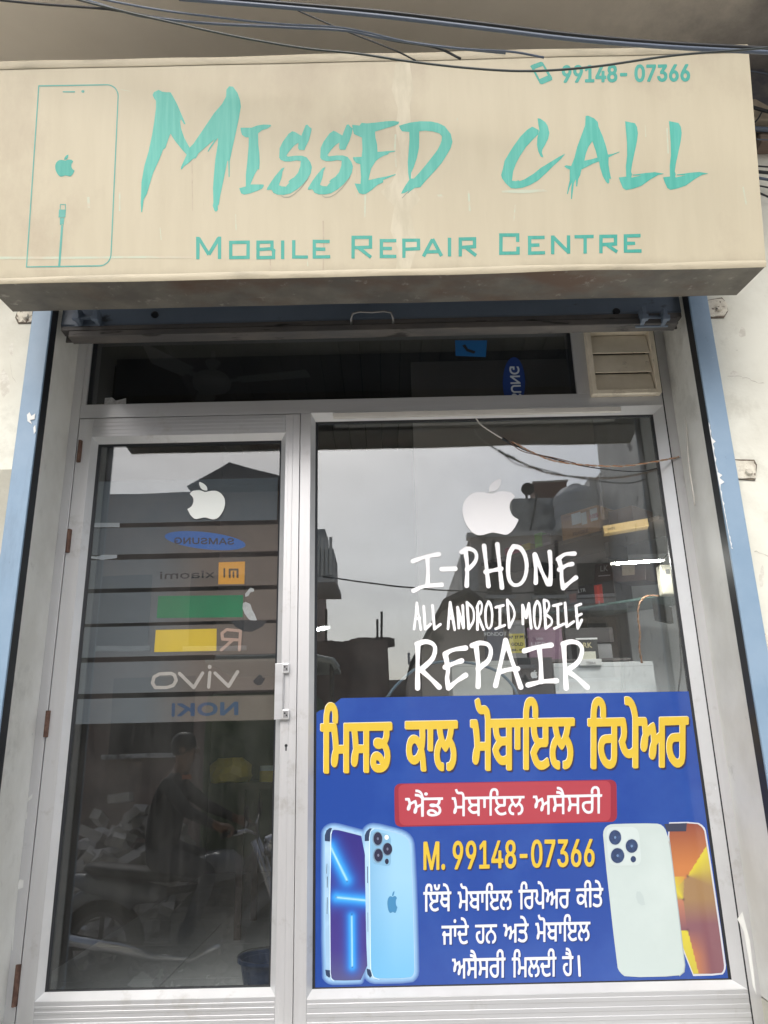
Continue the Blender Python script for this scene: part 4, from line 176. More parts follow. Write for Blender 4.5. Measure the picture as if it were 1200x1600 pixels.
white:317 2236 -2 -2 0 -14 1 -1 10 -1 6 -6 5 -11 3 -11 -1 -1 -121 0 -2 1 1 16 2 7 3 5 5 2 5 -2 3 -9 -1 -16 11 -3 2 1 1 8 0 18 -2 6 -3 6 -4 4 -6 2 -5 1 -8 -1 -5 -2 -4 -5 -5 -8 -2 -9 -2 -21 -1 -1 -9 0 -2 -3 0 -12 2 -1 8 0 1 -2 -3 -90 1 -3 10 0 3 1 3 93 2 1 11 -1 1 -13 2 -10 3 -8 6 -6 -10 -10 -6 -11 8 -20 5 -7 5 -4 9 -4 11 -1 11 3 10 6 -3 13 -1 2 -14 -7 -11 0 -4 1 -4 4 -6 12 6 9 8 6 22 1 5 6 2 38 14 0 2 -1 1 -5 0 -12 -2 -7 -7 -11 3 -10 5 -11 6 -8 9 -6 9 -1 13 3 -1 -24 3 -1 9 0 2 1 4 93 11 1 1 13 -1 2 -11 1 -5 24 -4 9 -5 6 -9 6;286 2231 -2 -1 -3 -15 -1 -3 -3 -1 -3 1 -2 3 -2 15 -2 1 -8 -1 -3 -1 1 -11 2 -10 3 -7 6 -4 7 -1 7 1 5 4 5 6 2 9 2 12 -1 2;320 2172 19 0 -1 -17 -1 0 -22 0 -2 16 1 1;251 2172 18 0 -2 -28 -14 0 -4 2 -3 4 -3 9 -1 12 1 1;309 2139 29 -1 -2 -15 -10 -6 -6 0 -4 1 -4 5 -4 9 -1 3;600 2233 -8 -4 -6 -7 -5 -13 -2 -21 -2 -1 -110 0 -3 17 -5 9 -7 4 -14 0 -2 4 -3 12 -1 1 -10 -4 -1 -2 2 -12 6 -11 6 -4 14 0 3 -4 1 -10 -3 -48 -1 -1 -20 0 -1 1 -1 28 -4 19 -2 1 -16 0 -1 0 -1 -14 2 -2 7 0 3 -25 0 -16 -6 -13 -2 -12 0 -8 2 -3 3 -2 4 0 5 5 4 10 2 15 21 0 1 0 -2 -42 3 -2 10 1 6 91 1 1 10 0 4 -20 6 -11 -7 -8 -7 -10 6 -16 7 -9 9 -5 9 -2 13 1 0 -12 11 -1 2 2 5 91 14 0 -2 -48 2 -1 8 0 3 2 3 47 14 0 -5 -91 2 -2 10 0 2 2 5 90 1 1 10 0 1 -1 1 -13 2 -10 3 -7 4 -6 -9 -9 -6 -10 4 -14 6 -12 8 -8 10 -3 13 1 10 4 5 4 -3 13 -2 1 -13 -6 -7 -1 -4 1 -4 3 -4 4 -4 11 7 8 7 5 22 1 4 7 2 36 18 1 1 -1 5 -23 -6 -6 -5 -6 -6 -14 -1 -18 4 -13 5 -7 5 -3 8 -2 4 1 2 14 -10 3 -4 7 0 10 2 10 4 6 5 5 7 -11 4 -3 1 0 7 5 7 9 4 -5 3 -7 0 -13 -1 -7 -4 -5 -3 -2 -7 -1 -1 -1 -1 -14 2 -1 7 0 8 4 6 6 4 8 3 10 1 10 -1 10 -2 7 -4 7 -6 7 8 23 13 1 2 1 0 14 -150 1 -1 1 1 7 2 13 3 7 4 2 5 -1 3 -3 0 -23 11 -1 2 4 1 18 -1 8 -3 6 -3 4 -6 3 -5 1;688 2171 26 -1 -5 -16 -9 -14 -2 0 -1 2 -5 10 -3 10;617 2171 25 -1 -2 -26 -1 -1 -12 0 -6 4 -3 9;492 2171 28 0 1 -1 -1 -21 -17 -1 -6 3 -4 7;502 2132 16 0 1 -1 -1 -21 -3 -2 -7 -2 -7 1 -5 2 -5 5 -2 7 0 1 6 6;906 2236 -2 -2 0 -14 1 -1 9 -1 6 -4 3 -8 3 -13 1 -6 -6 -63 -7 -5 -8 -1 -6 3 -4 8 -2 7 6 13 2 13 -1 15 -3 12 -91 0 2 22 3 6 3 3 6 0 3 -4 1 -7 -1 -15 1 -1 11 -2 1 2 1 7 0 17 -2 7 -3 5 -4 5 -5 2 -12 -1 -7 -4 -6 -10 -4 -14 -2 -17 -9 -1 -2 -2 -1 -13 11 -2 -7 -92 11 -1 2 2 7 91 1 1 50 0 2 -1 -2 -19 -21 -1 -8 -2 -8 -6 -6 -11 -1 -17 3 -15 7 -12 11 -8 8 -2 8 1 6 3 6 6 3 8 2 10 5 65 2 1 14 0 1 -9 -1 -10 -2 -6 -6 -10 5 -19 6 -10 8 -6 9 -1 12 2 -1 -23 1 -2 12 1 8 92 1 1 14 0 1 0 1 -5 1 -14 -6 -12 -3 -9 -1 -11 2 -5 3 -2 2 0 4 1 3 2 4 10 4 19 8 7 4 2 1 -20 -8 -18 -1 -9 0 -7 2 -3 4 -2 4 1 3 2 4 10 4 19 12 8 -4 -57 2 -1 8 0 3 1 0 1 9 91 51 0 1 -1 -2 -19 -22 -1 -6 -1 -6 -3 -4 -5 -4 -6 -2 -8 -1 -8 1 -10 3 -11 5 -8 6 -7 7 -4 8 -1 8 1 6 4 6 7 4 12 7 69 8 0 2 1 2 13 -1 2 -88 1 -2 -2 -3 -32 -12 -7 -1 1 -1 18 -2 9 -3 1 -6 -2 -13 -9 -4 22 -26 1 -4 22 -7 15 -4 5 -7 3 -5 2;1052 2135 20 0 -3 -32 -2 -5 -4 -3 -5 0 -6 4 -5 6 -3 8 -1 9 1 7 3 5;835 2136 19 0 1 0 -3 -33 -2 -5 -4 -2 -5 0 -7 4 -5 6 -3 8 -1 8 1 8 4 4;1264 2236 -3 -2 -1 -14 2 -1 9 -1 5 -5 5 -10 1 -13 -47 -1 -1 1 1 23 -2 11 -6 9 -5 2 -6 1 -6 -1 -5 -2 -9 -9 -5 -13 -1 -17 2 -3 11 2 1 14 3 8 3 4 6 1 4 -3 1 -5 -1 -22 -82 -1 -2 -13 2 -2 50 0 0 -2 -1 -15 -2 -9 -5 6 -5 3 -6 2 -6 0 -6 -1 -7 -3 -5 -4 -4 -6 -4 -11 -1 -15 3 -11 7 -7 9 -4 10 1 8 4 10 9 1 -8 0 -20 1 -1 11 0 1 2 0 20 -3 25 6 22 2 22 16 0 -9 -89 2 -2 10 0 2 2 9 89 1 1 48 -1 1 0 -1 -10 -3 -7 -4 -4 -1 -1 -12 4 -9 0 -4 -2 -3 -2 -2 -6 2 -7 4 -3 9 -2 12 2 4 -4 4 -5 1 -6 -1 -9 -2 -6 -3 -4 -4 -2 -10 -1 -8 2 -11 7 -2 1 -6 -14 5 -5 8 -5 7 -2 8 -1 13 3 5 3 6 5 7 13 2 16 -2 13 -7 10 6 6 3 6 3 16 1 1 7 0 2 2 2 12 -2 2 -10 1 -4 23 -3 9 -5 6 -9 6;1159 2143 6 0 6 -2 5 -5 3 -8 -9 -11 -8 -4 -4 0 -4 2 -3 3 -1 5 1 12 4 5;418 2044 -2 -2 0 -13 2 -1 8 -1 6 -5 5 -11 2 -11 -1 -1 -143 0 -1 -13 2 -2 48 -1 -2 -25 -23 -1 -2 11 -3 2 -2 0 -3 -1 -4 -3 -6 -9 -2 -6 1 -5 1 -2 5 -3 -1 -44 1 -2 10 0 2 2 2 44 2 1 21 0 -1 -45 2 -2 9 0 2 1 4 87 2 1 11 0 1 -1 -2 -44 3 -2 8 0 2 2 3 45 52 0 1 -1 -1 -25 -1 -1 -24 0 -1 10 -3 3 -3 0 -5 -2 -5 -6 -4 -8 0 -6 2 -4 5 -3 0 -15 3 -11 4 -9 6 -6 9 -4 10 -1 11 2 10 6 1 2 -3 12 -3 0 -13 -6 -9 0 -4 2 -4 3 -4 10 -1 8 1 8 33 0 4 5 3 35 0 2 9 0 1 1 1 12 -2 2 -9 1 -5 23 -4 9 -4 5 -10 6;377 2034 -5 -4 -2 -9 3 -7 5 -2 4 1 3 3 2 10 -4 7 -2 1;605 2001 -104 -1 -1 -13 2 -1 42 -1 -4 -63 -1 -6 -2 -3 -6 -2 -8 4 -5 9 -3 10 0 8 2 5 5 3 7 0 2 1 1 13 -2 2 -6 0 -10 -3 -6 -4 -4 -9 -2 -16 2 -13 6 -13 9 -9 8 -3 9 0 8 4 5 8 4 14 3 63 2 0 33 0 0 -15 -10 -6 -7 -6 -6 -8 -4 -10 -2 -8 0 -11 2 -10 4 -7 4 -5 4 -2 7 -1 3 1 1 12 -2 2 -5 1 -3 4 -2 7 0 10 3 8 4 6 6 5 8 5 8 -5 5 -5 3 -6 2 -9 -1 -9 -3 -7 -3 -3 -7 -3 -1 -13 2 -1 6 0 6 3 4 4 5 7 3 8 2 11 -1 11 -3 10 -5 8 -6 7 -9 5 1 15 30 0 1 2 1 12 -3 2;783 2045 -2 -1 0 -14 1 -1 10 -1 5 -4 5 -9 2 -14 -61 0 -2 -2 -2 -28 -12 -8 -2 0 -2 19 -1 7 -2 1 -10 -3 -11 -8 -4 22 -19 0 -2 -1 -1 -13 11 -2 2 -10 0 -8 -5 -9 -3 -11 -1 -7 1 -5 2 -2 3 -1 4 0 4 3 4 10 3 17 13 9 1 -6 1 -13 -8 -17 -2 -9 1 -6 1 -3 4 -2 5 1 2 1 5 10 3 17 7 5 7 3 -4 -52 2 -2 10 0 2 2 6 85 2 1 48 0 1 -2 -2 -11 -6 -8 -12 3 -10 0 -6 -3 -3 -7 1 -5 5 -4 10 -2 12 2 5 -4 3 -5 1 -6 0 -8 -2 -6 -7 -5 -10 -2 -9 2 -10 8 -3 0 -6 -13 1 -2 8 -5 9 -4 9 -1 10 0 7 3 7 5 5 6 4 8 1 11 -1 11 -3 8 -5 7 8 12 2 16 9 1 2 1 1 13 -2 1 -9 0 -6 24 -4 8 -4 5 -9 6;1068 2048 -9 -3 -6 -8 -5 -12 -3 -21 -2 0 -110 0 -1 16 -5 9 -8 4 -13 0 -2 4 -2 11 -2 1 -10 -3 -1 -3 2 -11 5 -11 4 -3 4 -1 13 0 2 -3 1 -11 -4 -45 0 -2 -22 1 0 23 -3 22 -3 2 -17 -1 -1 -13 2 -2 7 0 2 -26 0 -14 -6 -12 -3 -11 0 -7 1 -4 2 -1 4 -1 3 1 3 2 4 9 4 17 21 0 -3 -41 2 -2 10 0 1 2 8 87 1 1 11 0 2 -19 3 -6 4 -5 -8 -7 -6 -10 5 -16 6 -8 8 -6 11 -1 11 2 0 -13 12 0 1 2 8 87 14 0 -4 -46 2 -1 9 0 3 2 4 44 0 1 13 0 2 -1 -8 -87 2 -2 9 0 2 2 8 87 1 1 10 0 1 -2 0 -12 2 -9 2 -6 5 -7 -9 -9 -7 -10 3 -13 6 -11 8 -8 11 -3 12 1 10 4 5 4 -2 13 -3 1 -13 -7 -7 0 -4 1 -4 2 -3 4 -4 10 0 1 7 8 7 4 4 1 17 0 1 1 5 6 3 36 18 0 5 -23 -11 -12 -7 -14 -1 -16 3 -14 4 -5 5 -4 7 -2 6 0 2 14 -10 4 -3 8 0 9 2 9 9 10 7 -10 5 -3 15 12 3 -4 3 -7 0 -13 -2 -5 -4 -5 -3 -3 -6 0 -2 -2 -1 -12 1 -2 4 0 6 1 5 3 6 5 5 7 3 10 2 10 -1 8 -2 9 -9 15 9 22 11 0 2 1 2 13 -2 1 -147 1 -1 1 0 6 3 14 3 6 4 2 6 -1 2 -4 0 -7 -1 -14 11 -2 2 4 2 18 -3 12 -4 5 -4 3 -5 1;1153 1987 25 1 1 -1 -6 -17 -9 -12 -4 4 -4 8;1083 1987 23 1 1 -1 -2 -26 -12 0 -7 4 -3 9;983 1988 4 0 1 -1 -3 -21 -17 0 -5 2 -4 7 -1 12 1 1;969 1950 15 0 -2 -21 -5 -2 -8 -2 -7 2 -4 4 -4 7 0 2 5 6 5 3;642 1865 -5 -2 -4 -3 -8 -9 -3 -11 -1 -17 2 -2 10 1 2 15 2 7 3 4 5 1 4 -2 2 -6 1 -15 -1 -6 -1 -1 -148 0 -2 1 -4 21 -7 14 -4 5 -5 3 -5 2 -8 0 -2 -2 0 -13 9 -2 4 -2 3 -4 4 -6 -12 5 -10 1 -2 -2 0 -13 13 -2 7 -6 -62 0 -2 -2 -1 -30 -14 -8 -2 20 -3 9 -10 -4 -11 -7 -4 22 -21 0 -1 -14 2 -1 8 0 1 -1 2 -10 0 -8 -5 -11 -2 -11 0 -12 3 -3 2 -1 4 1 3 2 5 10 3 18 12 10 1 -8 1 -13 -5 -9 -3 -10 -1 -8 1 -6 3 -3 3 -1 4 1 2 2 5 10 3 17 4 5 8 4 1 -1 -3 -55 2 -1 10 0 1 2 5 88 1 2 13 -1 3 -19 1 -21 -8 -18 -1 -10 1 -6 3 -3 4 -1 2 1 4 3 4 10 4 16 21 0 -2 -42 2 -1 10 0 2 2 5 88 1 1 12 0 1 -1 2 -14 1 -26 -7 -17 -2 -10 1 -6 2 -2 4 -2 4 1 3 3 4 9 3 17 22 0 1 -2 -3 -40 2 -1 9 0 3 2 6 89 51 0 1 -1 -1 -18 -1 -1 -20 0 -11 -4 -5 -4 -3 -4 -4 -13 0 -10 1 -8 4 -10 4 -7 6 -6 7 -4 5 -1 9 0 6 2 5 4 3 5 3 7 2 11 4 62 15 0 1 -1 -6 -89 2 -2 10 1 2 1 6 90 10 1 2 13 -1 2 -10 0 0 24 -1 8 -4 7 -7 6;527 1803 26 0 1 -1 -2 -31 -1 -1 -21 1 -1 1;459 1803 26 0 -2 -32 -22 0;596 1767 21 0 1 -1 -2 -31 -2 -4 -4 -3 -5 -1 -5 3 -6 6 -4 7 -2 8 1 9 2 4;952 1863 -5 -2 -4 -3 -7 -10 -4 -13 0 -14 2 -2 9 1 1 2 1 12 2 7 3 5 5 1 4 -2 2 -4 -1 -23 -169 0 -2 -3 -3 -44 -1 -2 -21 1 0 24 -4 23 -2 1 -20 0 -1 1 3 20 2 6 3 2 6 0 3 -4 1 -8 -2 -12 1 -2 10 -2 2 1 2 15 -2 14 -2 6 -4 5 -5 2 -6 1 -5 0 -6 -2 -6 -6 -4 -10 -3 -11 -1 -15 -1 -1 -8 0 -2 -3 -1 -12 2 -1 8 0 0 -1 -6 -87 1 -2 10 -1 2 2 6 87 2 2 12 0 2 -13 0 -27 -7 -19 -1 -10 1 -5 2 -3 4 0 3 0 3 3 4 10 3 16 20 0 1 -1 -3 -41 3 -1 8 0 2 2 8 89 18 -1 4 -23 -8 -9 -6 -10 -3 -11 0 -14 2 -10 5 -7 7 -5 9 -1 2 2 1 13 -7 2 -3 1 -3 6 0 8 2 13 8 10 11 -14 2 0 4 3 9 10 5 -5 2 -12 -2 -13 -4 -6 -4 -2 -6 -1 -1 -2 0 -12 3 -1 8 1 6 4 6 5 4 9 3 10 0 11 -1 11 -5 9 -6 8 8 22 58 0 -2 -26 -1 -1 -23 0 -2 11 -2 2 -3 0 -5 -2 -4 -4 -4 -7 -2 -6 1 -6 6 -4 0 -20 3 -10 3 -6 4 -5 5 -3 6 -3 6 0 13 2 11 6 1 2 -2 11 -2 2 -10 -6 -7 -1 -5 0 -5 2 -4 4 -3 6 -1 8 0 11 1 1 31 0 2 0 4 6 4 36 14 1 1 -2 -8 -87 2 -2 11 0 8 90 1 1 8 0 2 1 1 13 -2 1 -8 0 0 26 -1 7 -3 6 -7 6;847 1802 12 0 -6 -17 -9 -13 -3 4 -4 8 -4 17 1 1;1046 1865 -1 -2 -1 -13 2 -1 7 -1 4 -2 3 -5 3 -6 -11 6 -10 1 -1 -1 -1 -14 1 -1 11 -1 7 -5 -2 -1 -37 0 -2 -2 -1 -12 2 -2 43 0 -7 -68 -4 -7 -4 -1 -5 2 -8 8 -4 11 1 10 2 6 4 3 8 0 2 1 2 12 -1 2 -7 1 -6 -1 -6 -3 -4 -3 -6 -10 -2 -15 3 -16 6 -13 5 -5 5 -4 5 -1 6 0 7 1 4 3 5 4 3 7 3 12 6 63 9 1 1 2 2 12 -2 2 -8 0 -4 24 -3 9 -4 6 -9 6;1117 1823 -4 -2 -2 -4 -4 -104 2 -4 6 -2 5 2 2 4 4 104 -2 5 -4 1
bodyA:-419 2535 4 15 9 11 13 8 15 4 16 1 32 -5 48 -12 47 -13 47 -13 25 -216 4 -404 -50 -195 -105 -1 -59 2 -14 3 -13 8 -11 12 -6 194 -3 391
screenA:-381 2533 2 13 7 9 12 4 30 -4 48 -12 47 -12 45 -12 23 -118 2 -219 4 -198 5 -179 -47 -88 -100 -1 -56 2 -11 4 -9 10 -5 17 -3 102 -2 193 1 192 4 193
bodyB:-167 2526 6 15 8 12 11 9 13 5 16 2 36 -5 55 -13 45 -11 35 -11 26 -12 17 -13 12 -17 7 -20 4 -76 3 -132 1 -174 -1 -215 -2 -113 -3 -15 -8 -12 -12 -9 -58 -5 -102 0 -60 2 -17 3 -14 8 -12 12 -6 192 -2 386
backB:-136 2523 4 17 8 11 13 6 34 -2 54 -12 45 -11 33 -10 25 -11 15 -11 12 -15 7 -19 5 -75 3 -132 1 -173 -1 -214 -2 -112 -4 -14 -7 -12 -11 -8 -52 -4 -92 0 -55 2 -17 5 -12 12 -8 19 -3 100 1 184 0 186 2 189
halo:-379 2600 -7 -1 -20 -6 -20 -13 -15 -20 -7 -22 0 -214 3 -390 7 -194 3 -11 16 -18 16 -10 7 -3 21 -5 62 -1 109 1 9 3 7 6 4 6 4 12 2 2 11 -11 18 -11 7 -2 21 -4 62 -2 104 1 60 5 9 2 17 12 6 6 10 16 5 22 2 114 2 214 -1 177 -2 130 -5 78 -9 30 -14 19 -5 6 -21 16 -29 13 -41 12 -100 25 -41 6 -25 -3 -17 -7 -7 -4 -13 -11 -10 -13 -141 37 -34 6
phonepair:-379 2573 -15 -5 -12 -7 -10 -12 -3 -14 -1 -211 3 -389 7 -196 9 -11 12 -7 16 -4 60 -2 103 2 43 163 2 -6 4 -132 1 -2 12 -12 14 -7 18 -4 58 -1 102 0 58 5 11 9 2 3 7 10 3 14 2 113 1 215 -1 175 -3 130 -4 78 -7 20 -12 16 -18 13 -26 12 -34 10 -99 25 -37 5 -15 -2 -12 -4 -14 -11 -7 -11 -6 -16 -1 -145 -1 -7 -19 157 -1 2 -141 37 -32 5
bandsA:-421 2528 10 27 21 15 15 -1 -11 -26 -2 -52 -33 4;-417 1776 29 -4 3 -30 -8 -9 -19 13;-168 2522 11 23 20 17 14 0 -14 -27 -3 -46 -29 -1;-167 1777 26 -7 5 -33 -11 -9 -16 19
edgeA:-110 2562 -23 -17 -8 -37 -4 -737 17 -44 36 -11 1 2 -1 2 -33 10 -16 41 4 737 7 35 23 16 -1 3;-376 2555 -9 -21 -7 -391 4 -386 6 -32 15 -11 3 -1 1 1 0 2 -15 11 -6 31 -3 384 7 390 7 20 -1 2
btnA:-408 2362 -3 -55 2 -2 1 2 2 54 0 2;-153 2342 -2 -2 -1 -93 2 -1 2 1 1 93 -1 1;-405 2289 -2 -2 0 -60 1 -1 2 0 0 1 1 60 -1 2;-406 2171 -2 -91 1 -1 1 -1 1 2 2 90 -1 2;-155 2082 -1 -2 -1 -104 1 -1 1 1 1 104 0 2
plateB:-126 2518 0 9 3 7 4 5 7 2 8 1 9 -1 61 -12 9 -3 8 -4 6 -6 4 -7 3 -8 1 -9 -3 -126 -2 -8 -2 -7 -5 -5 -6 -4 -8 -1 -10 1 -55 9 -10 2 -8 4 -6 5 -5 6 -2 8 -1 9
ringB:-54 2499 -2 -11 -3 -11 -5 -8 -7 -7 -8 -4 -9 -2 -8 2 -8 5 -6 7 -5 9 -4 10 0 11 1 11 3 11 6 9 6 6 8 5 9 1 8 -2 8 -4 7 -7 5 -9 3 -11;5 2437 -1 -10 -4 -9 -5 -8 -7 -6 -8 -4 -8 -1 -9 1 -7 4 -7 7 -5 8 -3 9 -1 10 2 10 3 10 5 8 7 6 8 4 9 1 8 -2 8 -4 6 -6 5 -8 3 -10;-53 2402 -1 -11 -4 -10 -5 -8 -7 -7 -8 -4 -8 -1 -8 1 -8 5 -7 6 -5 9 -3 11 -1 11 2 11 3 10 5 9 7 7 8 4 9 1 8 -2 8 -4 6 -7 5 -9 3 -10
lensB:-59 2500 -1 -9 -2 -9 -5 -8 -6 -6 -6 -3 -7 -1 -7 1 -6 4 -6 6 -4 8 -3 9 0 9 1 10 3 9 4 8 6 6 6 3 7 1 7 -1 7 -4 5 -6 4 -8 3 -9;3 2439 -1 -9 -3 -8 -5 -7 -6 -6 -7 -3 -7 -1 -7 1 -7 4 -6 6 -4 7 -3 8 0 9 1 9 3 8 4 7 6 6 7 3 8 1 7 -1 7 -4 5 -5 5 -8 2 -8;-56 2404 -1 -10 -3 -9 -5 -7 -5 -6 -7 -3 -7 -1 -7 1 -6 4 -5 6 -5 7 -2 9 -1 10 1 9 3 9 5 8 5 6 7 3 7 1 7 -1 6 -4 5 -6 5 -8 2 -9;-20 2368 0 -5 -2 -3 -2 -4 -2 -2 -3 -2 -3 0 -3 0 -3 2 -2 3 -2 3 -1 4 -1 4 1 4 1 4 2 3 3 3 3 1 3 1 3 -1 3 -1 2 -3 2 -3 1 -4
dotB:-79 2501 0 -2 -1 -3 -1 -1 -1 -2 -2 0 -2 -1 -1 1 -2 1 -1 1 -1 2 -1 2 0 2 0 2 1 2 1 2 2 1 1 1 2 0 1 0 2 -1 1 -1 1 -2 1 -2;-20 2439 0 -2 0 -2 -2 -2 -1 -1 -1 -1 -2 0 -2 0 -1 1 -1 2 -1 1 -1 2 0 3 0 2 1 2 1 2 1 1 2 1 1 0 2 0 1 -1 2 -2 1 -1 0 -2;-78 2404 0 -2 -1 -2 -1 -2 -1 -1 -2 -1 -2 0 -1 0 -2 1 -1 2 -1 1 -1 2 0 3 0 2 1 2 1 1 2 2 1 1 2 0 1 0 2 -1 1 -2 1 -1 1 -3
flashB:-16 2507 -3 -9 -9 -5 -9 2 -6 8 0 10 6 7 10 2 8 -5
appleB:25 2114 -1 1 -1 1 -2 2 -1 1 -1 2 -1 3 -1 3 0 4 -1 4 0 3 1 3 0 3 1 2 0 2 1 1 1 2 1 2 1 2 -1 3 -1 2 -1 2 -2 2 -2 0 -2 1 -2 0 -2 0 -2 0 -2 -1 -2 -2 -2 -1 -1 0 -2 0 -1 0 -2 1 -2 1 -2 1 -3 0 -3 0 -2 0 -3 -2 -2 -2 -2 -3 -2 -3 -1 -3 -2 -4 -1 -4 0 -4 -1 -4 0 -5 0 -5 1 -5 0 -5 1 -4 2 -5 1 -5 2 -4 2 -4 2 -3 1 -1 2 -1 2 -1 2 0 2 1 3 1 3 2 3 1 2 0 3 -1 2 -1 2 -1 2 -1 2 0 2 0 1 1 1 1 2 3 1 3 2 3 2 5 1 5;-4 2164 0 3 1 3 0 3 1 3 1 3 2 2 1 2 2 2 2 1 1 1 1 1 1 -1 0 -2 0 -2 0 -3 -1 -3 -1 -3 -1 -3 -1 -2 -2 -2 -1 -2 -2 0 -2 -1
bodyD:1766 2558 119 0 69 -8 19 -13 13 -16 5 -19 5 -198 5 -366 0 -187 -6 -21 -9 -16 -12 -11 -64 -5 -114 0 -65 207 -16 430
screenD:1772 2551 109 -1 63 -6 18 -12 12 -14 7 -16 5 -199 4 -367 -1 -186 -4 -18 -8 -13 -10 -8 -60 -3 -109 1 -60 203 -14 420
notchD:1733 2549 144 2 -11 -48 -120 1
bodyC:1339 2491 5 25 12 19 17 12 20 7 22 1 74 1 126 -1 74 -3 21 -6 16 -13 11 -18 8 -36 4 -54 3 -192 1 -321 -2 -165 -5 -19 -12 -15 -16 -9 -88 -5 -159 0 -88 7 -17 13 -12 15 -7 16 -5 182 -4 360
edgeC:1752 2472 -2 -2 0 -72 1 -320 -1 -320 -9 -35 -30 -20 0 -3 3 -1 32 21 10 37 1 321 -1 392 -1 2
plateC:1360 2487 2 16 5 13 8 10 11 7 15 4 17 1 93 -1 17 -1 14 -5 11 -7 7 -10 5 -14 1 -15 -3 -123 -2 -16 -5 -13 -8 -10 -11 -6 -14 -4 -18 -1 -93 1 -17 2 -14 5 -11 7 -7 10 -5 13 -1 16
ringC:1456 2476 -3 -13 -6 -11 -8 -10 -10 -8 -12 -4 -11 -2 -12 2 -10 5 -8 8 -6 10 -4 12 0 13 3 12 6 12 8 10 10 8 12 4 12 2 11 -2 10 -5 9 -8 6 -11 3 -12;1554 2422 -3 -12 -6 -11 -8 -9 -10 -7 -11 -5 -12 -1 -11 2 -11 5 -8 7 -6 10 -3 11 0 12 3 12 5 11 9 10 10 7 11 4 12 2 11 -2 11 -5 8 -8 6 -9 3 -12;1462 2370 -3 -13 -6 -11 -9 -10 -10 -8 -12 -5 -13 -1 -12 2 -11 5 -9 8 -6 10 -4 12 0 13 3 13 6 12 9 10 11 8 12 4 12 2 13 -2 10 -5 9 -8 7 -11 3 -12
lensC:1451 2476 -2 -11 -5 -10 -7 -9 -9 -7 -10 -4 -10 -1 -10 2 -9 4 -7 7 -5 9 -3 10 0 12 3 11 5 10 7 9 8 6 10 5 11 1 9 -2 9 -4 8 -7 5 -9 2 -11;1550 2424 -3 -10 -5 -10 -7 -8 -9 -6 -9 -4 -10 -1 -10 1 -9 5 -7 6 -5 8 -3 10 0 10 2 11 5 9 7 8 9 7 10 3 10 2 10 -2 9 -4 7 -7 5 -8 3 -10;1459 2370 -3 -11 -6 -10 -7 -9 -10 -7 -11 -4 -11 -1 -10 1 -10 5 -8 7 -6 9 -3 11 0 11 3 11 5 11 8 9 9 7 11 4 11 1 11 -2 10 -4 8 -7 5 -10 3 -10;1529 2348 -1 -4 -2 -5 -3 -3 -4 -3 -5 -2 -4 -1 -4 1 -4 2 -3 3 -2 4 -2 4 0 5 1 5 3 4 3 4 4 3 4 2 4 0 5 -1 4 -2 3 -3 2 -3 1 -5
dotC:1420 2477 -1 -2 -1 -2 -1 -2 -2 -1 -1 -1 -2 0 -2 0 -2 1 -1 1 -1 2 0 2 0 2 0 2 1 2 1 1 2 2 2 0 2 1 1 -1 2 0 1 -2 1 -1 1 -2;1518 2424 0 -2 -1 -1 -2 -2 -1 -1 -2 -1 -2 0 -1 0 -2 1 -1 1 -1 2 -1 2 0 2 1 2 1 2 1 1 2 1 1 1 2 0 2 0 2 -1 1 -1 1 -2 0 -1;1423 2371 0 -2 -1 -2 -1 -1 -2 -2 -2 0 -2 -1 -1 1 -2 1 -1 1 -1 1 -1 2 0 2 1 2 1 2 1 2 2 1 1 1 2 0 2 0 1 -1 2 -1 1 -2 0 -2
markC:1511 2165 23 0 15 -28 6 -48 -23 -3 -21 17 -8 31'''
SHAPE = {}
for line in DATA.strip().split('\n'):
    k, v = line.split(':'); L = []
    for part in v.split(';'):
        n = [int(q) for q in part.split()]
        for i in range(2, len(n)): n[i] += n[i - 2]
        L.append([(n[i], n[i + 1]) for i in range(0, len(n), 2)])
    SHAPE[k] = L
def inside(p, loops):
    c = False; x, y = p
    for l in loops:
        j = l[-1]
        for q in l:
            if (q[1] > y) != (j[1] > y) and x < (j[0] - q[0]) * (y - q[1]) / (j[1] - q[1]) + q[0]: c = not c
            j = q
    return c
def fill(loops, extra=None):
    V, E = [], []
    for l in loops:
        n = len(V); V += [Vector((x / 10, y / 10)) for x, y in l]; E += [(n + i, n + (i + 1) % len(l)) for i in range(len(l))]
    if extra: V += [Vector((x / 10, y / 10)) for x, y in extra]
    v, e, f, *_ = delaunay_2d_cdt(V, E, [], 0, 1e-4)
    v = [(p.x * 10, p.y * 10) for p in v]
    F = []
    for t in f:
        cx = sum(v[i][0] for i in t) / len(t); cy = sum(v[i][1] for i in t) / len(t)
        if inside((cx, cy), loops): F.append(tuple(t))
    return v, F
GY = .03                       # front of the glass panes
SB = Vector((0, -.64, 2.86)); SV = (Vector((0, -.777, 3.55196)) - SB); SH = SV.length; SV.normalize()
SN = Vector((0, -SV.z, SV.y))  # outward normal of the sign face
def onglass(off): return lambda x, y: Vector((x * .0005, GY - off, y * .0005))
def onsign(off): return lambda x, y: SB + Vector((x * .0005, 0, 0)) + SV * (y * .0005) + SN * off
def flat_each(name, key, *a, gap=None):
    L = SHAPE[key]; L = sorted(L, key=lambda l: min(p[0] for p in l)); G = []
    for l in L:
        x0 = min(p[0] for p in l)
        if G and gap is not None and x0 - G[-1][0] < gap: G[-1][1].append(l); G[-1][0] = max(G[-1][0], max(p[0] for p in l))
        else: G.append([max(p[0] for p in l), [l]])
    return [flat(name, None, *a, loops=g[1]) for g in G]
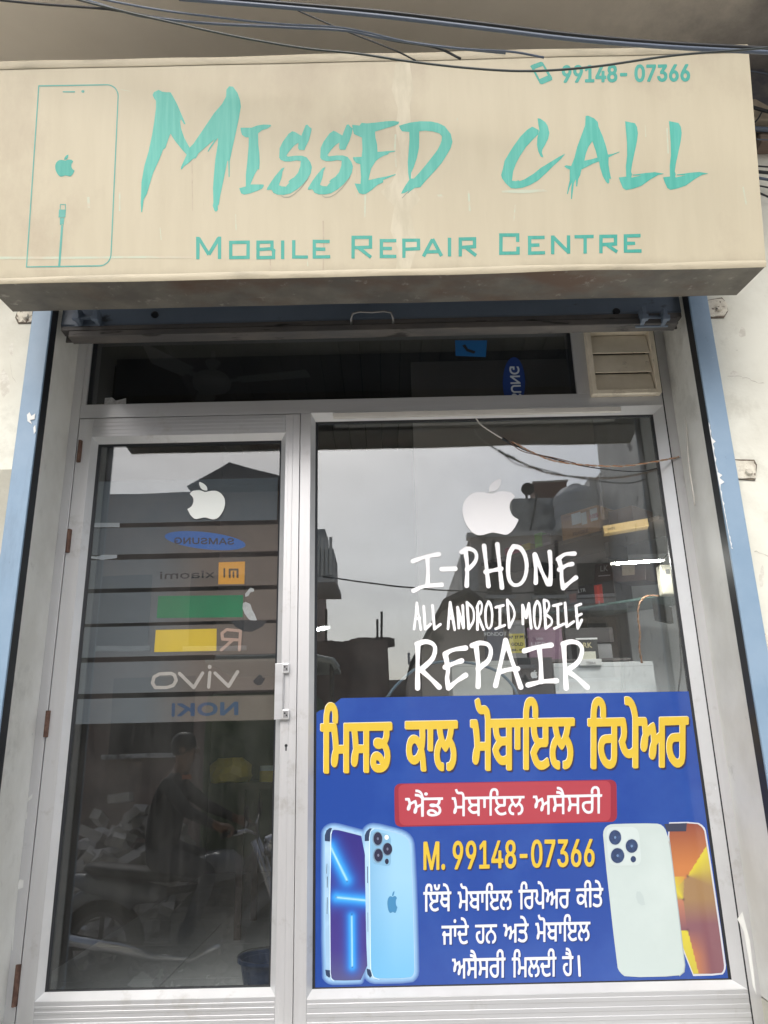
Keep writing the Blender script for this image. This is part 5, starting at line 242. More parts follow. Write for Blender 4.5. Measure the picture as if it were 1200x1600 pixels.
def flat(name, key, mat, parent, place, dx=0, dy=0, loops=None, grid=0, colour=None, label=None):
    L = loops if loops is not None else SHAPE[key]
    ex = None
    if grid:
        xs = [p[0] for l in L for p in l]; ys = [p[1] for l in L for p in l]; ex = []
        y = min(ys) + grid / 2
        while y < max(ys):
            x = min(xs) + grid / 2
            while x < max(xs):
                if inside((x, y), L): ex.append((x + .07 * math.sin(y), y + .07 * math.cos(x)))
                x += grid
            y += grid
    v, F = fill(L, ex)
    me = bpy.data.meshes.new(name)
    me.from_pydata([tuple(place(x + dx, y + dy)) for x, y in v], [], F)
    bm = bmesh.new(); bm.from_mesh(me)
    for f in bm.faces:
        if f.normal.y > 0: f.normal_flip()
    bm.to_mesh(me); bm.free()
    if colour:
        a = me.color_attributes.new('Col', 'FLOAT_COLOR', 'POINT')
        for i, p in enumerate(me.vertices): a.data[i].color = (*colour(p.co), 1)
    o = link(name, me, mat, parent)
    if label: o['label'] = label
    return o

# ------------------------------------------------------------------ materials
def lin(r, g, b):
    f = lambda c: (c / 255 / 12.92) if c <= 10 else ((c / 255 + .055) / 1.055) ** 2.4
    return (f(r), f(g), f(b), 1)
def mat(name, c, c2=None, scale=6, rough=.6, metal=0, bump=0, bscale=60, stretch=(1, 1, 1), lo=.4, hi=.65, spec=.5, c3=None, s3=30, lo3=.62, hi3=.7, st3=(1, 1, 1), coat=0):
    m = bpy.data.materials.new(name); m.use_nodes = True; n = m.node_tree; b = n.nodes['Principled BSDF']
    b.inputs['Base Color'].default_value = c; b.inputs['Roughness'].default_value = rough; b.inputs['Metallic'].default_value = metal
    b.inputs['Specular IOR Level'].default_value = spec
    b.inputs['Coat Weight'].default_value = coat; b.inputs['Coat Roughness'].default_value = .05
    tc = n.nodes.new('ShaderNodeTexCoord')
    def nz(sc, st, detail=6, rg=.6):
        mp = n.nodes.new('ShaderNodeMapping'); mp.inputs['Scale'].default_value = st; n.links.new(tc.outputs['Object'], mp.inputs[0])
        t = n.nodes.new('ShaderNodeTexNoise'); t.inputs['Scale'].default_value = sc; t.inputs['Detail'].default_value = detail; t.inputs['Roughness'].default_value = rg
        n.links.new(mp.outputs[0], t.inputs['Vector']); return t.outputs['Fac']
    def ramp(fac, a, z):
        r = n.nodes.new('ShaderNodeMapRange'); r.inputs[1].default_value = a; r.inputs[2].default_value = z; n.links.new(fac, r.inputs[0]); return r.outputs[0]
    def mix(fac, a, bcol):
        x = n.nodes.new('ShaderNodeMix'); x.data_type = 'RGBA'; n.links.new(fac, x.inputs[0])
        if isinstance(a, tuple): x.inputs[6].default_value = a
        else: n.links.new(a, x.inputs[6])
        x.inputs[7].default_value = bcol; return x.outputs[2]
    col = c
    if c2: col = mix(ramp(nz(scale, stretch), lo, hi), col, c2)
    if c3: col = mix(ramp(nz(s3, st3), lo3, hi3), col, c3)
    if not isinstance(col, tuple): n.links.new(col, b.inputs['Base Color'])
    if bump:
        bp = n.nodes.new('ShaderNodeBump'); bp.inputs['Strength'].default_value = bump; bp.inputs['Distance'].default_value = .004
        n.links.new(nz(bscale, stretch), bp.inputs['Height']); n.links.new(bp.outputs[0], b.inputs['Normal'])
    return m
def flatmat(name, c, rough=.45, spec=.4, coat=0, c2=None, scale=40, lo=.45, hi=.7, stretch=(1, 1, 1)): return mat(name, c, c2, scale, rough, 0, 0, 60, stretch, lo, hi, spec, coat=coat)
def colattr(name, rough=.35, coat=0):
    m = flatmat(name, (1, 1, 1, 1), rough, coat=coat); n = m.node_tree
    a = n.nodes.new('ShaderNodeVertexColor'); a.layer_name = 'Col'; n.links.new(a.outputs[0], n.nodes['Principled BSDF'].inputs['Base Color']); return m
def glass(name, tint, f0, streak=0):
    m = bpy.data.materials.new(name); m.use_nodes = True; n = m.node_tree; n.nodes.clear()
    out = n.nodes.new('ShaderNodeOutputMaterial'); mx = n.nodes.new('ShaderNodeMixShader'); tr = n.nodes.new('ShaderNodeBsdfTransparent'); gl = n.nodes.new('ShaderNodeBsdfGlossy')
    tr.inputs[0].default_value = tint; gl.inputs['Roughness'].default_value = 0.0; gl.inputs[0].default_value = (.96, .985, 1, 1)
    bt = n.nodes.new('ShaderNodeTexCoord'); bz = n.nodes.new('ShaderNodeTexNoise'); bz.inputs['Scale'].default_value = 3.5; bz.inputs['Detail'].default_value = 1; n.links.new(bt.outputs['Object'], bz.inputs['Vector'])
    bb = n.nodes.new('ShaderNodeBump'); bb.inputs['Strength'].default_value = 1; bb.inputs['Distance'].default_value = .0003; n.links.new(bz.outputs['Fac'], bb.inputs['Height']); n.links.new(bb.outputs[0], gl.inputs['Normal'])
    lw = n.nodes.new('ShaderNodeLayerWeight'); lw.inputs[0].default_value = .5
    p = n.nodes.new('ShaderNodeMath'); p.operation = 'POWER'; p.inputs[1].default_value = 5; n.links.new(lw.outputs['Facing'], p.inputs[0])
    a = n.nodes.new('ShaderNodeMath'); a.operation = 'MULTIPLY_ADD'; a.inputs[1].default_value = 1 - f0; a.inputs[2].default_value = f0; n.links.new(p.outputs[0], a.inputs[0])
    # film of dust on the pane
    df = n.nodes.new('ShaderNodeBsdfDiffuse'); df.inputs[0].default_value = (.55, .55, .52, 1)
    tc = n.nodes.new('ShaderNodeTexCoord'); mp = n.nodes.new('ShaderNodeMapping'); mp.inputs['Scale'].default_value = (1, 1, .45); n.links.new(tc.outputs['Object'], mp.inputs[0])
    tx = n.nodes.new('ShaderNodeTexNoise'); tx.inputs['Scale'].default_value = 7; tx.inputs['Detail'].default_value = 8; tx.inputs['Roughness'].default_value = .65; n.links.new(mp.outputs[0], tx.inputs[0])
    mr = n.nodes.new('ShaderNodeMapRange'); mr.inputs[1].default_value = .35; mr.inputs[2].default_value = .8; mr.inputs[3].default_value = .006; mr.inputs[4].default_value = .04; n.links.new(tx.outputs[0], mr.inputs[0])
    fac = mr.outputs[0]
    if streak:  # dried runs of dirty water
        q = n.nodes.new('ShaderNodeMapping'); q.inputs['Scale'].default_value = (38, 1, .9); n.links.new(tc.outputs['Object'], q.inputs[0])
        u = n.nodes.new('ShaderNodeTexNoise'); u.inputs['Scale'].default_value = 2.2; u.inputs['Detail'].default_value = 5; n.links.new(q.outputs[0], u.inputs[0])
        w = n.nodes.new('ShaderNodeMapRange'); w.inputs[1].default_value = .5; w.inputs[2].default_value = .78; w.inputs[3].default_value = 0; w.inputs[4].default_value = .012; n.links.new(u.outputs[0], w.inputs[0])
        ad = n.nodes.new('ShaderNodeMath'); n.links.new(fac, ad.inputs[0]); n.links.new(w.outputs[0], ad.inputs[1]); fac = ad.outputs[0]
    m2 = n.nodes.new('ShaderNodeMixShader'); n.links.new(fac, m2.inputs[0]); n.links.new(tr.outputs[0], m2.inputs[1]); n.links.new(df.outputs[0], m2.inputs[2])
    n.links.new(a.outputs[0], mx.inputs[0]); n.links.new(m2.outputs[0], mx.inputs[1]); n.links.new(gl.outputs[0], mx.inputs[2]); n.links.new(mx.outputs[0], out.inputs[0]); return m
def veil(name, c, alpha, rough=.4):
    m = bpy.data.materials.new(name); m.use_nodes = True; n = m.node_tree; b = n.nodes['Principled BSDF']
    b.inputs['Base Color'].default_value = c; b.inputs['Alpha'].default_value = alpha; b.inputs['Roughness'].default_value = rough; b.inputs['Specular IOR Level'].default_value = .2; return m
def lamp(name, c, e):
    m = mat(name, (.9, .9, .9, 1)); b = m.node_tree.nodes['Principled BSDF']; b.inputs['Emission Color'].default_value = c; b.inputs['Emission Strength'].default_value = e; return m

CREAM = mat('cream_wall_paint', (.72, .72, .64, 1), (.62, .61, .53, 1), 3.5, .75, bump=.25, bscale=45, c3=(.30, .29, .25, 1), s3=11, lo3=.70, hi3=.80)
REVEAL = mat('white_reveal_paint', (.75, .755, .72, 1), (.66, .66, .62, 1), 5, .6, bump=.15, bscale=30, c3=(.22, .22, .2, 1), s3=26, lo3=.72, hi3=.78)
def specks(m, sc, lo, hi, col, st=(1, 1, 1)):
    n = m.node_tree; b = n.nodes['Principled BSDF']; tc = n.nodes.new('ShaderNodeTexCoord'); mp = n.nodes.new('ShaderNodeMapping'); mp.inputs['Scale'].default_value = st; mp.inputs['Location'].default_value = (3.1, 1.7, 5.3)
    t = n.nodes.new('ShaderNodeTexNoise'); t.inputs['Scale'].default_value = sc; t.inputs['Detail'].default_value = 9; t.inputs['Roughness'].default_value = .68; n.links.new(tc.outputs['Object'], mp.inputs[0]); n.links.new(mp.outputs[0], t.inputs['Vector'])
    r = n.nodes.new('ShaderNodeMapRange'); r.inputs[1].default_value = lo; r.inputs[2].default_value = hi; n.links.new(t.outputs['Fac'], r.inputs[0])
    x = n.nodes.new('ShaderNodeMix'); x.data_type = 'RGBA'; n.links.new(r.outputs[0], x.inputs[0]); x.inputs[7].default_value = col
    l = b.inputs['Base Color'].links
    if l: n.links.new(l[0].from_socket, x.inputs[6])
    else: x.inputs[6].default_value = b.inputs['Base Color'].default_value
    n.links.new(x.outputs[2], b.inputs['Base Color'])
BARE = mat('bare_plaster', (.40, .39, .33, 1), (.52, .51, .45, 1), 5, .85, bump=.4, bscale=60)
DARKPLASTER = mat('dark_plaster', (.11, .11, .12, 1), (.25, .23, .2, 1), 7, .85, bump=.5, bscale=30, c3=(.05, .06, .09, 1), s3=5, lo3=.5, hi3=.65)  # dark grey mottled with brown and near-black blue
SOFFIT = mat('soffit_paint', (.80, .72, .60, 1), (.75, .67, .555, 1), 2.5, .75, bump=.1, bscale=12, c3=(.2, .18, .16, 1), s3=60, lo3=.76, hi3=.8)
def stain_or_reflection(m, axis, a, z, col, amp=.3, sc=4):
    # damp, dirt or a painted room reflection with a ragged edge, growing along one axis of the object
    n = m.node_tree; b = n.nodes['Principled BSDF']; tc = n.nodes.new('ShaderNodeTexCoord'); sx = n.nodes.new('ShaderNodeSeparateXYZ'); n.links.new(tc.outputs['Object'], sx.inputs[0])
    t = n.nodes.new('ShaderNodeTexNoise'); t.inputs['Scale'].default_value = sc; t.inputs['Detail'].default_value = 8; t.inputs['Roughness'].default_value = .7; n.links.new(tc.outputs['Object'], t.inputs['Vector'])
    ma = n.nodes.new('ShaderNodeMath'); ma.operation = 'MULTIPLY_ADD'; ma.inputs[1].default_value = amp; n.links.new(t.outputs['Fac'], ma.inputs[0]); n.links.new(sx.outputs[axis], ma.inputs[2])
    r = n.nodes.new('ShaderNodeMapRange'); r.interpolation_type = 'LINEAR' if a > z else 'SMOOTHSTEP'; r.inputs[1].default_value = a; r.inputs[2].default_value = z; n.links.new(ma.outputs[0], r.inputs[0])
    x = n.nodes.new('ShaderNodeMix'); x.data_type = 'RGBA'; n.links.new(r.outputs[0], x.inputs[0]); x.inputs[7].default_value = col
    l = b.inputs['Base Color'].links
    if l: n.links.new(l[0].from_socket, x.inputs[6])
    else: x.inputs[6].default_value = b.inputs['Base Color'].default_value
    n.links.new(x.outputs[2], b.inputs['Base Color'])
stain_or_reflection(SOFFIT, 0, 1.15, 2.2, (.16, .15, .14, 1), 1.0, 3)
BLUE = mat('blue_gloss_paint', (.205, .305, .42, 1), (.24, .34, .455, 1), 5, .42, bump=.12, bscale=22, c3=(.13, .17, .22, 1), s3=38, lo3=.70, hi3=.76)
BLUE_SHADE = mat('shaded_blue_paint', (.13, .165, .215, 1), (.155, .195, .25, 1), 4, .45, bump=.12, bscale=18, c3=(.05, .055, .06, 1), s3=9, lo3=.62, hi3=.72, st3=(1, 1, 2))  # darker copy of the rail blue, with the shade under the sign in it
RUSTBAR = mat('worn_steel', (.095, .092, .09, 1), (.15, .135, .12, 1), 12, .6, .2, bump=.4, bscale=50, stretch=(.3, 1, 1), c3=(.03, .028, .026, 1), s3=16, lo3=.58, hi3=.66, st3=(.4, 1, 3))
ALU = mat('satin_aluminium', (.66, .665, .68, 1), (.585, .585, .595, 1), 3, .36, .5, bump=.03, bscale=40, stretch=(4, 4, .3), c3=(.34, .33, .31, 1), s3=55, lo3=.73, hi3=.79)
ALUH = mat('satin_aluminium_rail', (.60, .61, .63, 1), (.53, .535, .55, 1), 3, .36, .5, bump=.03, bscale=40, stretch=(.3, 4, 6), c3=(.34, .33, .31, 1), s3=45, lo3=.72, hi3=.79)
ALUW = mat('aluminium_bead', (.66, .67, .68, 1), (.6, .61, .62, 1), 5, .38, .45)
RUBBER_SHADE = mat('black_gasket_and_shade', (.012, .014, .018, 1), rough=.5)
RUSTY = mat('rusty_hinge', (.11, .06, .045, 1), (.2, .12, .09, 1), 60, .8, .3, bump=.3)
FLEX = mat('sign_vinyl', (.55, .495, .362, 1), (.513, .458, .33, 1), 5, .5, bump=.10, bscale=7, stretch=(3.2, 1, .35), lo=.38, hi=.68, c3=(.42, .62, .54, 1), s3=17, lo3=.735, hi3=.765, st3=(3.2, 1, .7))
HEM = mat('sign_vinyl_hem', (.50, .445, .325, 1), (.31, .275, .20, 1), 9, .55, bump=.5, bscale=25, stretch=(.6, 1, 2), lo=.5, hi=.75)
PALE = mat('faded_vinyl_patch', (.60, .55, .42, 1), (.51, .465, .34, 1), 14, .5, stretch=(2, 1, .5), lo=.4, hi=.62)
TEAL = mat('teal_vinyl', (.065, .41, .335, 1), (.105, .47, .39, 1), 14, .42, stretch=(5, 1, .25), lo=.4, hi=.62, c3=(.06, .40, .36, 1), s3=24, lo3=.6, hi3=.75, st3=(6, 1, .15))
TEALD = mat('teal_vinyl_small', (.045, .345, .28, 1), (.07, .39, .325, 1), 14, .42, stretch=(5, 1, .25))
TEALLINE = mat('teal_line', (.10, .36, .31, 1), (.14, .42, .36, 1), 10, .45)
DARKLINE = mat('shadow_line_print', (.28, .31, .26, 1), rough=.5)
TRACE = mat('pale_green_trace', (.52, .58, .46, 1), (.56, .50, .38, 1), 30, .5, stretch=(.5, 1, 1.5), lo=.4, hi=.62)
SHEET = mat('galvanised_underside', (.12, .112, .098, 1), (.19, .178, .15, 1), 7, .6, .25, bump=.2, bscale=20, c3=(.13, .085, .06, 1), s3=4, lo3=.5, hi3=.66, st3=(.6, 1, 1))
WHITEV = flatmat('white_vinyl', (.93, .93, .95, 1), .4, c2=(.89, .89, .92, 1), scale=9)
PVC = mat('aged_pvc', (.80, .73, .60, 1), (.70, .63, .50, 1), 9, .5, bump=.05, c3=(.27, .24, .19, 1), s3=22, lo3=.66, hi3=.76)
CONDUIT = mat('white_conduit', (.66, .64, .60, 1), (.58, .56, .52, 1), 7, .45)
BLACKC = mat('black_cable', (.02, .022, .025, 1), rough=.45)
BLUEC = mat('grey_blue_cable', (.09, .115, .16, 1), rough=.4)
ORANGEC = mat('orange_wire', (.40, .17, .07, 1), (.5, .3, .2, 1), 120, .5)
WHITEC = mat('white_wire', (.62, .6, .55, 1), rough=.5)
BROWNC = mat('brown_cord', (.22, .12, .05, 1), rough=.6)
CHROME = mat('chrome', (.7, .7, .72, 1), rough=.12, metal=1)
BLACKP = mat('black_plastic', (.015, .015, .017, 1), rough=.35)
GREYP = mat('grey_painted_panel', (.22, .23, .25, 1), rough=.25, coat=.5)
PANE = glass('window_pane_glass', (.95, .97, .975, 1), .128)
DOORPANE = glass('door_pane_glass', (.88, .895, .905, 1), .088, 1)
TOPPANE = glass('transom_pane_glass', (.46, .47, .49, 1), .07)
SHELFG = veil('green_shelf_glass', (.18, .30, .27, 1), .55, .1)

specks(CREAM, 4.5, .56, .75, (.50, .49, .42, 1)); specks(CREAM, 34, .69, .74, (.16, .15, .13, 1)); specks(CREAM, 2.5, .60, .66, (.62, .62, .57, 1), (1, 1, .3))
specks(REVEAL, 3.2, .56, .72, (.50, .50, .46, 1)); specks(REVEAL, 42, .70, .75, (.13, .13, .12, 1)); specks(REVEAL, 7, .62, .70, (.58, .58, .55, 1))
for q_ in (ALU, ALUH, ALUW): specks(q_, 6, .58, .74, (.45, .44, .42, 1)); specks(q_, 90, .68, .74, (.86, .87, .88, 1), (1, 1, .3)); specks(q_, 30, .69, .75, (.16, .15, .14, 1))
specks(BLUE, 60, .70, .75, (.55, .6, .64, 1)); specks(BLUE, 3, .58, .72, (.17, .25, .34, 1), (2, 2, .4))
specks(FLEX, 2.2, .54, .72, (.45, .385, .28, 1), (1, 1, .6)); specks(FLEX, 30, .66, .78, (.44, .375, .27, 1), (3, 1, .12)); specks(FLEX, 75, .72, .75, (.66, .66, .58, 1)); specks(FLEX, 48, .74, .77, (.25, .2, .15, 1))
stain_or_reflection(FLEX, 2, 2.95, 2.86, (.33, .28, .20, 1), .10, 9)
stain_or_reflection(FLEX, 2, 3.70, 3.78, (.40, .35, .27, 1), .26, 5)
specks(TEAL, 55, .66, .76, (.19, .52, .43, 1), (2.5, 1, .25)); specks(TEALD, 60, .66, .76, (.16, .44, .37, 1), (2, 1, .4))
specks(PVC, 14, .6, .75, (.5, .44, .34, 1)); specks(SHEET, 26, .6, .72, (.3, .28, .25, 1))
# ------------------------------------------------------------------ setting: ground and the shop building
g = MB().add([(-60, -60, 0), (60, -60, 0), (60, 30, 0), (-60, 30, 0)], [(0, 1, 2, 3)])
tag(obj('ground', g, mat('dusty_ground', (.47, .45, .415, 1), (.54, .515, .475, 1), 1.2, .9, bump=.5, bscale=20)), 'grey dusty street ground in front of the shop', 'ground', kind='structure')
shop = thing('shop_building', 'cream painted shop building with blue shutter opening', 'building', (0, .5, 0))
GX0, GX1 = -1.187, 1.123        # outer edges of the shutter guides
WY = -.28                       # street face of the wall
obj('wall', MB().box(-5, GX0 + .03, WY, 0.12, 0, 4.03), CREAM, shop)
obj('wall', MB().box(GX1 - .03, 5, WY, 0.12, 0, 3.60), CREAM, shop)
obj('wall', MB().box(GX0 + .03, GX1 - .03, WY, .12, 3.12, 4.03), CREAM, shop)
obj('upper_wall', MB().box(GX1 - .03, 1.62, WY + .03, .12, 3.602, 4.03), DARKPLASTER, shop)
obj('upper_wall', MB().box(1.62, 5, WY - .01, .12, 3.602, 4.03), CREAM, shop)
zb = at(0, 734, WY).z
obj('bare_plaster_band', MB().box(-5, GX0 - .004, WY - .006, WY + .02, 0, zb), BARE, shop, .003)
obj('soffit', MB().box(-5, 5, -1.25, 3.8, 4.032, 4.2), SOFFIT, shop)
obj('plinth', MB().box(-5, 5, WY + .01, .2, 0, .655), BARE, shop)
obj('threshold', MB().box(-1.16, 1.085, -.25, .12, .656, .69), mat('threshold_stone', (.5, .5, .46, 1), (.4, .4, .37, 1), 6, .5), shop)
# reveals of the opening, flaring a little to the street
obj('reveal', MB().hull8([(-1.165, .11, .78), (-1.30, .11, .78), (-1.30, -.256, .78), (-1.129, -.256, .78), (-1.165, .11, 3.14), (-1.30, .11, 3.14), (-1.30, -.256, 3.14), (-1.129, -.256, 3.14)]), REVEAL, shop)
obj('reveal', MB().hull8([(1.088, .11, .80), (1.25, .11, .80), (1.25, -.256, .80), (1.066, -.256, .80), (1.088, .11, 3.14), (1.25, .11, 3.14), (1.25, -.256, 3.14), (1.066, -.256, 3.14)]), REVEAL, shop)
obj('stone_ledge_or_gap', MB().box(1.08, 1.3, WY + .004, .1, .692, .795), mat('ledge_stone', (.56, .55, .47, 1), (.46, .45, .39, 1), 9, .7), shop, .004)
obj('stone_ledge_or_gap', MB().box(-1.3, -1.16, WY + .02, .1, .692, .775), mat('shaded_gap_dark', (.10, .10, .11, 1), (.16, .16, .17, 1), 9, .7), shop, .004)  # near-black block standing in for the shaded gap under the left reveal
# room behind the glass
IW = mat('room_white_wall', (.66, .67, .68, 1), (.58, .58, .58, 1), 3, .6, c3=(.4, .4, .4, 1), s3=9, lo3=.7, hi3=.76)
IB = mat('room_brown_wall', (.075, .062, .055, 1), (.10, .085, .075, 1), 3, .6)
obj('room_wall', MB().box(1.36, 1.46, .13, 3.5, .64, 4.0), IW, shop)
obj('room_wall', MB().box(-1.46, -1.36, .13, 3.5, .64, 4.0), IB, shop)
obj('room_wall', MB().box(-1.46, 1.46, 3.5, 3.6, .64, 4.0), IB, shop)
obj('room_wall', MB().box(.2, 1.358, 1.95, 2.02, .72, 3.98), mat('room_partition', (.80, .73, .66, 1), (.70, .64, .58, 1), 2, .6), shop)
fl = MB()
obj('floor_base', MB().box(-1.46, 1.46, .121, 3.6, .55, .70), mat('floor_grout', (.12, .12, .12, 1)), shop)
tile_me = None
FT = mat('floor_tile_grey', (.62, .64, .63, 1), (.55, .57, .56, 1), 4, .22)
for i in range(5):
    for j in range(6):
        m = MB().box(0, .556, 0, .556, 0, .012)
        if tile_me is None:
            t = obj('floor_tile', m, FT, shop, 0); tile_me = t.data
        else: t = link('floor_tile', tile_me, None, shop)
        t.location = (-1.42 + i * .56, .14 + j * .56, .70)
CEILP = mat('ceiling_strip_panel', (.22, .21, .20, 1), (.19, .18, .17, 1), 5, .45)
obj('ceiling_base', MB().box(-1.46, 1.46, .121, 3.6, 4.0, 4.03), mat('ceiling_gap', (.03, .03, .03, 1)), shop)
strip_me = None
for i in range(22):
    x = -1.44 + i * .131
    if strip_me is None: t = obj('ceiling_strip', MB().box(0, .125, .13, 3.5, 3.985, 3.999), CEILP, shop, .003); strip_me = t.data
    else: t = link('ceiling_strip', strip_me, None, shop); m = t.modifiers.new('bevel', 'BEVEL'); m.width = .003
    t.location.x = x

# dark upper corner beside the sign
tag(obj('wooden_beam', MB().box(1.40, 2.4, WY - .06, WY + .02, 3.592, 3.64), mat('weathered_wood', (.15, .11, .085, 1), (.22, .17, .13, 1), 30, .8, bump=.3, stretch=(.2, 1, 3)), None, .004), 'brown weathered wooden strip on the wall right of the sign', 'beam')
st = MB(); c0 = at(1183, 187, WY)
st.add([c0 + Vector((x, y, z)) for x, y, z in ((-.12, 0, -.07), (.05, 0, -.065), (.06, 0, .01), (-.01, 0, .075), (-.13, 0, .06), (-.11, -.05, -.05), (.03, -.05, -.05), (.03, -.05, .01), (-.02, -.05, .05), (-.12, -.05, .045))], [(4, 3, 2, 1, 0), (5, 6, 7, 8, 9)] + [(i, (i + 1) % 5, (i + 1) % 5 + 5, i + 5) for i in range(5)])
tag(obj('broken_plaster_lump', st, mat('beige_lump', (.34, .29, .22, 1), (.26, .22, .17, 1), 20, .9, bump=.5), None, .006), 'beige lump of broken plaster above the brown wooden strip', 'plaster lump')

kr = random.Random(5)
CRKW = mat('hairline_crack_dirt', (.50, .48, .42, 1), (.36, .34, .29, 1), 50, .9)
for (px, py, n_, dx, dy) in ((1128, 585, 12, 6, .8), (1172, 860, 9, 4, 4), (14, 560, 7, 1.5, 6)):
    pts = []
    for k in range(n_): px += dx * kr.uniform(.3, 1.6) + kr.uniform(-2, 2); py += dy * kr.uniform(.2, 1.6) + kr.uniform(-2, 2); pts.append((px, py))
    lo = [at(x, y, WY) for x, y in pts]; w_ = [.0004 + .0008 * kr.random() for _ in lo]
    ring_ = [(v.x * 2000, (v.z - a) * 2000) for v, a in zip(lo, w_)] + [(v.x * 2000, (v.z + a) * 2000) for v, a in reversed(list(zip(lo, w_)))]
    flat('hairline_crack', None, CRKW, shop, lambda x, y: Vector((x * .0005, WY - .0006, y * .0005)), loops=[ring_])
for (px, py, w0, h0) in ((1118, 620, 5, 60), (1160, 520, 7, 20), (1148, 585, 9, 14), (8, 600, 9, 50), (18, 545, 4, 26), (1190, 900, 5, 50)):
    a_ = [kr.uniform(.5, 1) for _ in range(10)]; c0 = [(px + w0 * r_ * math.cos(k * .628), py + h0 / 2 * r_ * math.sin(k * .628)) for k, r_ in enumerate(a_)]
    lo = [at(x, y, WY) for x, y in c0]
    flat('wall_stain', None, mat('wall_stain_dirt', (.58, .56, .49, 1), (.70, .69, .62, 1), 40, .8, lo=.42, hi=.58), shop, lambda x, y: Vector((x * .0005, WY - .0004, y * .0005)), loops=[[(v.x * 2000, v.z * 2000) for v in lo]])

# ------------------------------------------------------------------ rolling shutter
sh = thing('rolling_shutter', 'raised blue rolling shutter with guide rails around shopfront', 'shutter', (0, -.29, 2.95))
def channel(x0, x1, inner):
    m = MB()
    m.box(x0, x1, -.31, -.300, .62, 3.13)                       # front flange
    m.box(x0 + .002, x0 + .010, -.2995, WY + .01, .62, 3.13) if inner > 0 else m.box(x1 - .010, x1 - .002, -.2995, WY + .01, .62, 3.13)
    return m
obj('guide_rail', channel(GX0, -1.122, 1), BLUE, sh, .002)
obj('guide_rail', channel(1.060, GX1, -1), BLUE, sh, .002)
obj('rail_slot_shade', MB().box(-1.150, -1.1225, -.2995, -.2565, .78, 3.1), RUBBER_SHADE, sh)  # solid black strip standing in for the shadow inside the rail channel
obj('rail_slot_shade', MB().box(1.0605, 1.09, -.2995, -.2565, .8, 3.1), RUBBER_SHADE, sh)
# curtain: two profiled slats hang below the sign
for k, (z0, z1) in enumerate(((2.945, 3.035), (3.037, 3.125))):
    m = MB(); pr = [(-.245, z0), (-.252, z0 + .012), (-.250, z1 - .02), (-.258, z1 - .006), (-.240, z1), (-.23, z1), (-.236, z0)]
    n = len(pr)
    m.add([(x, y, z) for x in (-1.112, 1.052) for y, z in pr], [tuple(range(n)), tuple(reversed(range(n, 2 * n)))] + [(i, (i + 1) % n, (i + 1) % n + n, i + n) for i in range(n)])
    obj('slat', m, BLUE_SHADE, sh)
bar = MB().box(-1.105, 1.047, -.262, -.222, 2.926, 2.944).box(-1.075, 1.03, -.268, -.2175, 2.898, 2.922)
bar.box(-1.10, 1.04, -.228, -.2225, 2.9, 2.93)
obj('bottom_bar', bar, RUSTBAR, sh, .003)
def hook(px0, px1, side):
    a = at(px0, 497, -.26); b = at(px1, 499, -.26); m = MB()
    for p, h in ((a, .048), (b, .042)):
        m.box(p.x - .007, p.x + .007, -.30, -.25, p.z - h * .6, p.z + h * .5).box(p.x - .012, p.x + .012, -.305, -.288, p.z - h * .62, p.z - h * .2)
    m.box(a.x, b.x, -.275, -.262, (a.z + b.z) / 2 - .006, (a.z + b.z) / 2 + .004)
    m.box(a.x - .02, b.x + .02, -.2585, -.25, (a.z + b.z) / 2 - .03, (a.z + b.z) / 2 - .02)
    return m
obj('lock_hook', hook(126, 155, 1), BLUE_SHADE, sh, .002)
obj('lock_hook', hook(1001, 1034, -1), BLUE_SHADE, sh, .002)
p, q = at(549, 500, -.26), at(614, 499, -.26); zz = p.z
obj('handle', MB().tube([(p.x, -.25, zz - .018), (p.x, -.285, zz - .012), (p.x + .006, -.292, zz + .006), (p.x + .03, -.292, zz + .012), (0.5 * (p.x + q.x), -.29, zz + .010), (q.x - .03, -.292, zz + .012), (q.x - .006, -.292, zz + .006), (q.x, -.285, zz - .012), (q.x, -.25, zz - .018)], .0042), mat('handle_steel', (.25, .25, .25, 1), rough=.4, metal=.6), sh, smooth=True)
for px, py in ((242, 492), (963, 487)):
    c = at(px, py, -.253); obj('key_hole', MB().lathe([(0, 0), (.011, 0), (.013, -.003), (.013, .003)], (c.x, -.253, c.z), 12, 'Y'), RUBBER_SHADE, sh)
obj('shutter_hood', MB().box(-1.16, 1.10, -.46, -.285, 3.14, 3.5), BLUE_SHADE, sh)
# chipped plaster round the rail fixings
CHIP = mat('chipped_cement', (.70, .67, .575, 1), (.52, .48, .40, 1), 40, .9, bump=.6, c3=(.12, .09, .07, 1), s3=55, lo3=.6, hi3=.66)
CRK = mat('dark_crack', (.11, .09, .07, 1), (.2, .17, .13, 1), 60, .9)
def fixing(pts, bolt, hole=False):
    w = [at(x, y, WY - .004) for x, y in pts]; cx = sum(v.x for v in w) / len(w); cz = sum(v.z for v in w) / len(w)
    out = [(cx + (v.x - cx) * 1.07 + rnd.uniform(-.004, .004), cz + (v.z - cz) * 1.13 + rnd.uniform(-.004, .004)) for v in w]
    w = [v.lerp(w[(i + 1) % len(w)], t) + Vector((rnd.uniform(-.004, .004), 0, rnd.uniform(-.003, .003))) * (t > 0) for i, v in enumerate(w) for t in (0, .35, .7)]
    o = obj('fixing_plate', MB().prism([(v.x, v.z) for v in w], WY - .007, WY + .01), CHIP, sh, .002)
    obj('crack', MB().prism(out, WY - .004, WY + .01), CRK, o)
    b = at(*bolt, WY - .01); obj('bolt', MB().lathe([(0, -.008), (.009, -.008), (.012, -.003), (.012, .006)], (b.x, WY - .008, b.z), 8, 'Y'), CHIP, o)
fixing([(28, 487), (51, 485), (50, 503), (30, 504), (26, 496)], (40, 494))
fixing([(1104, 470), (1127, 467), (1135, 474), (1137, 486), (1130, 494), (1107, 494)], (1123, 482))
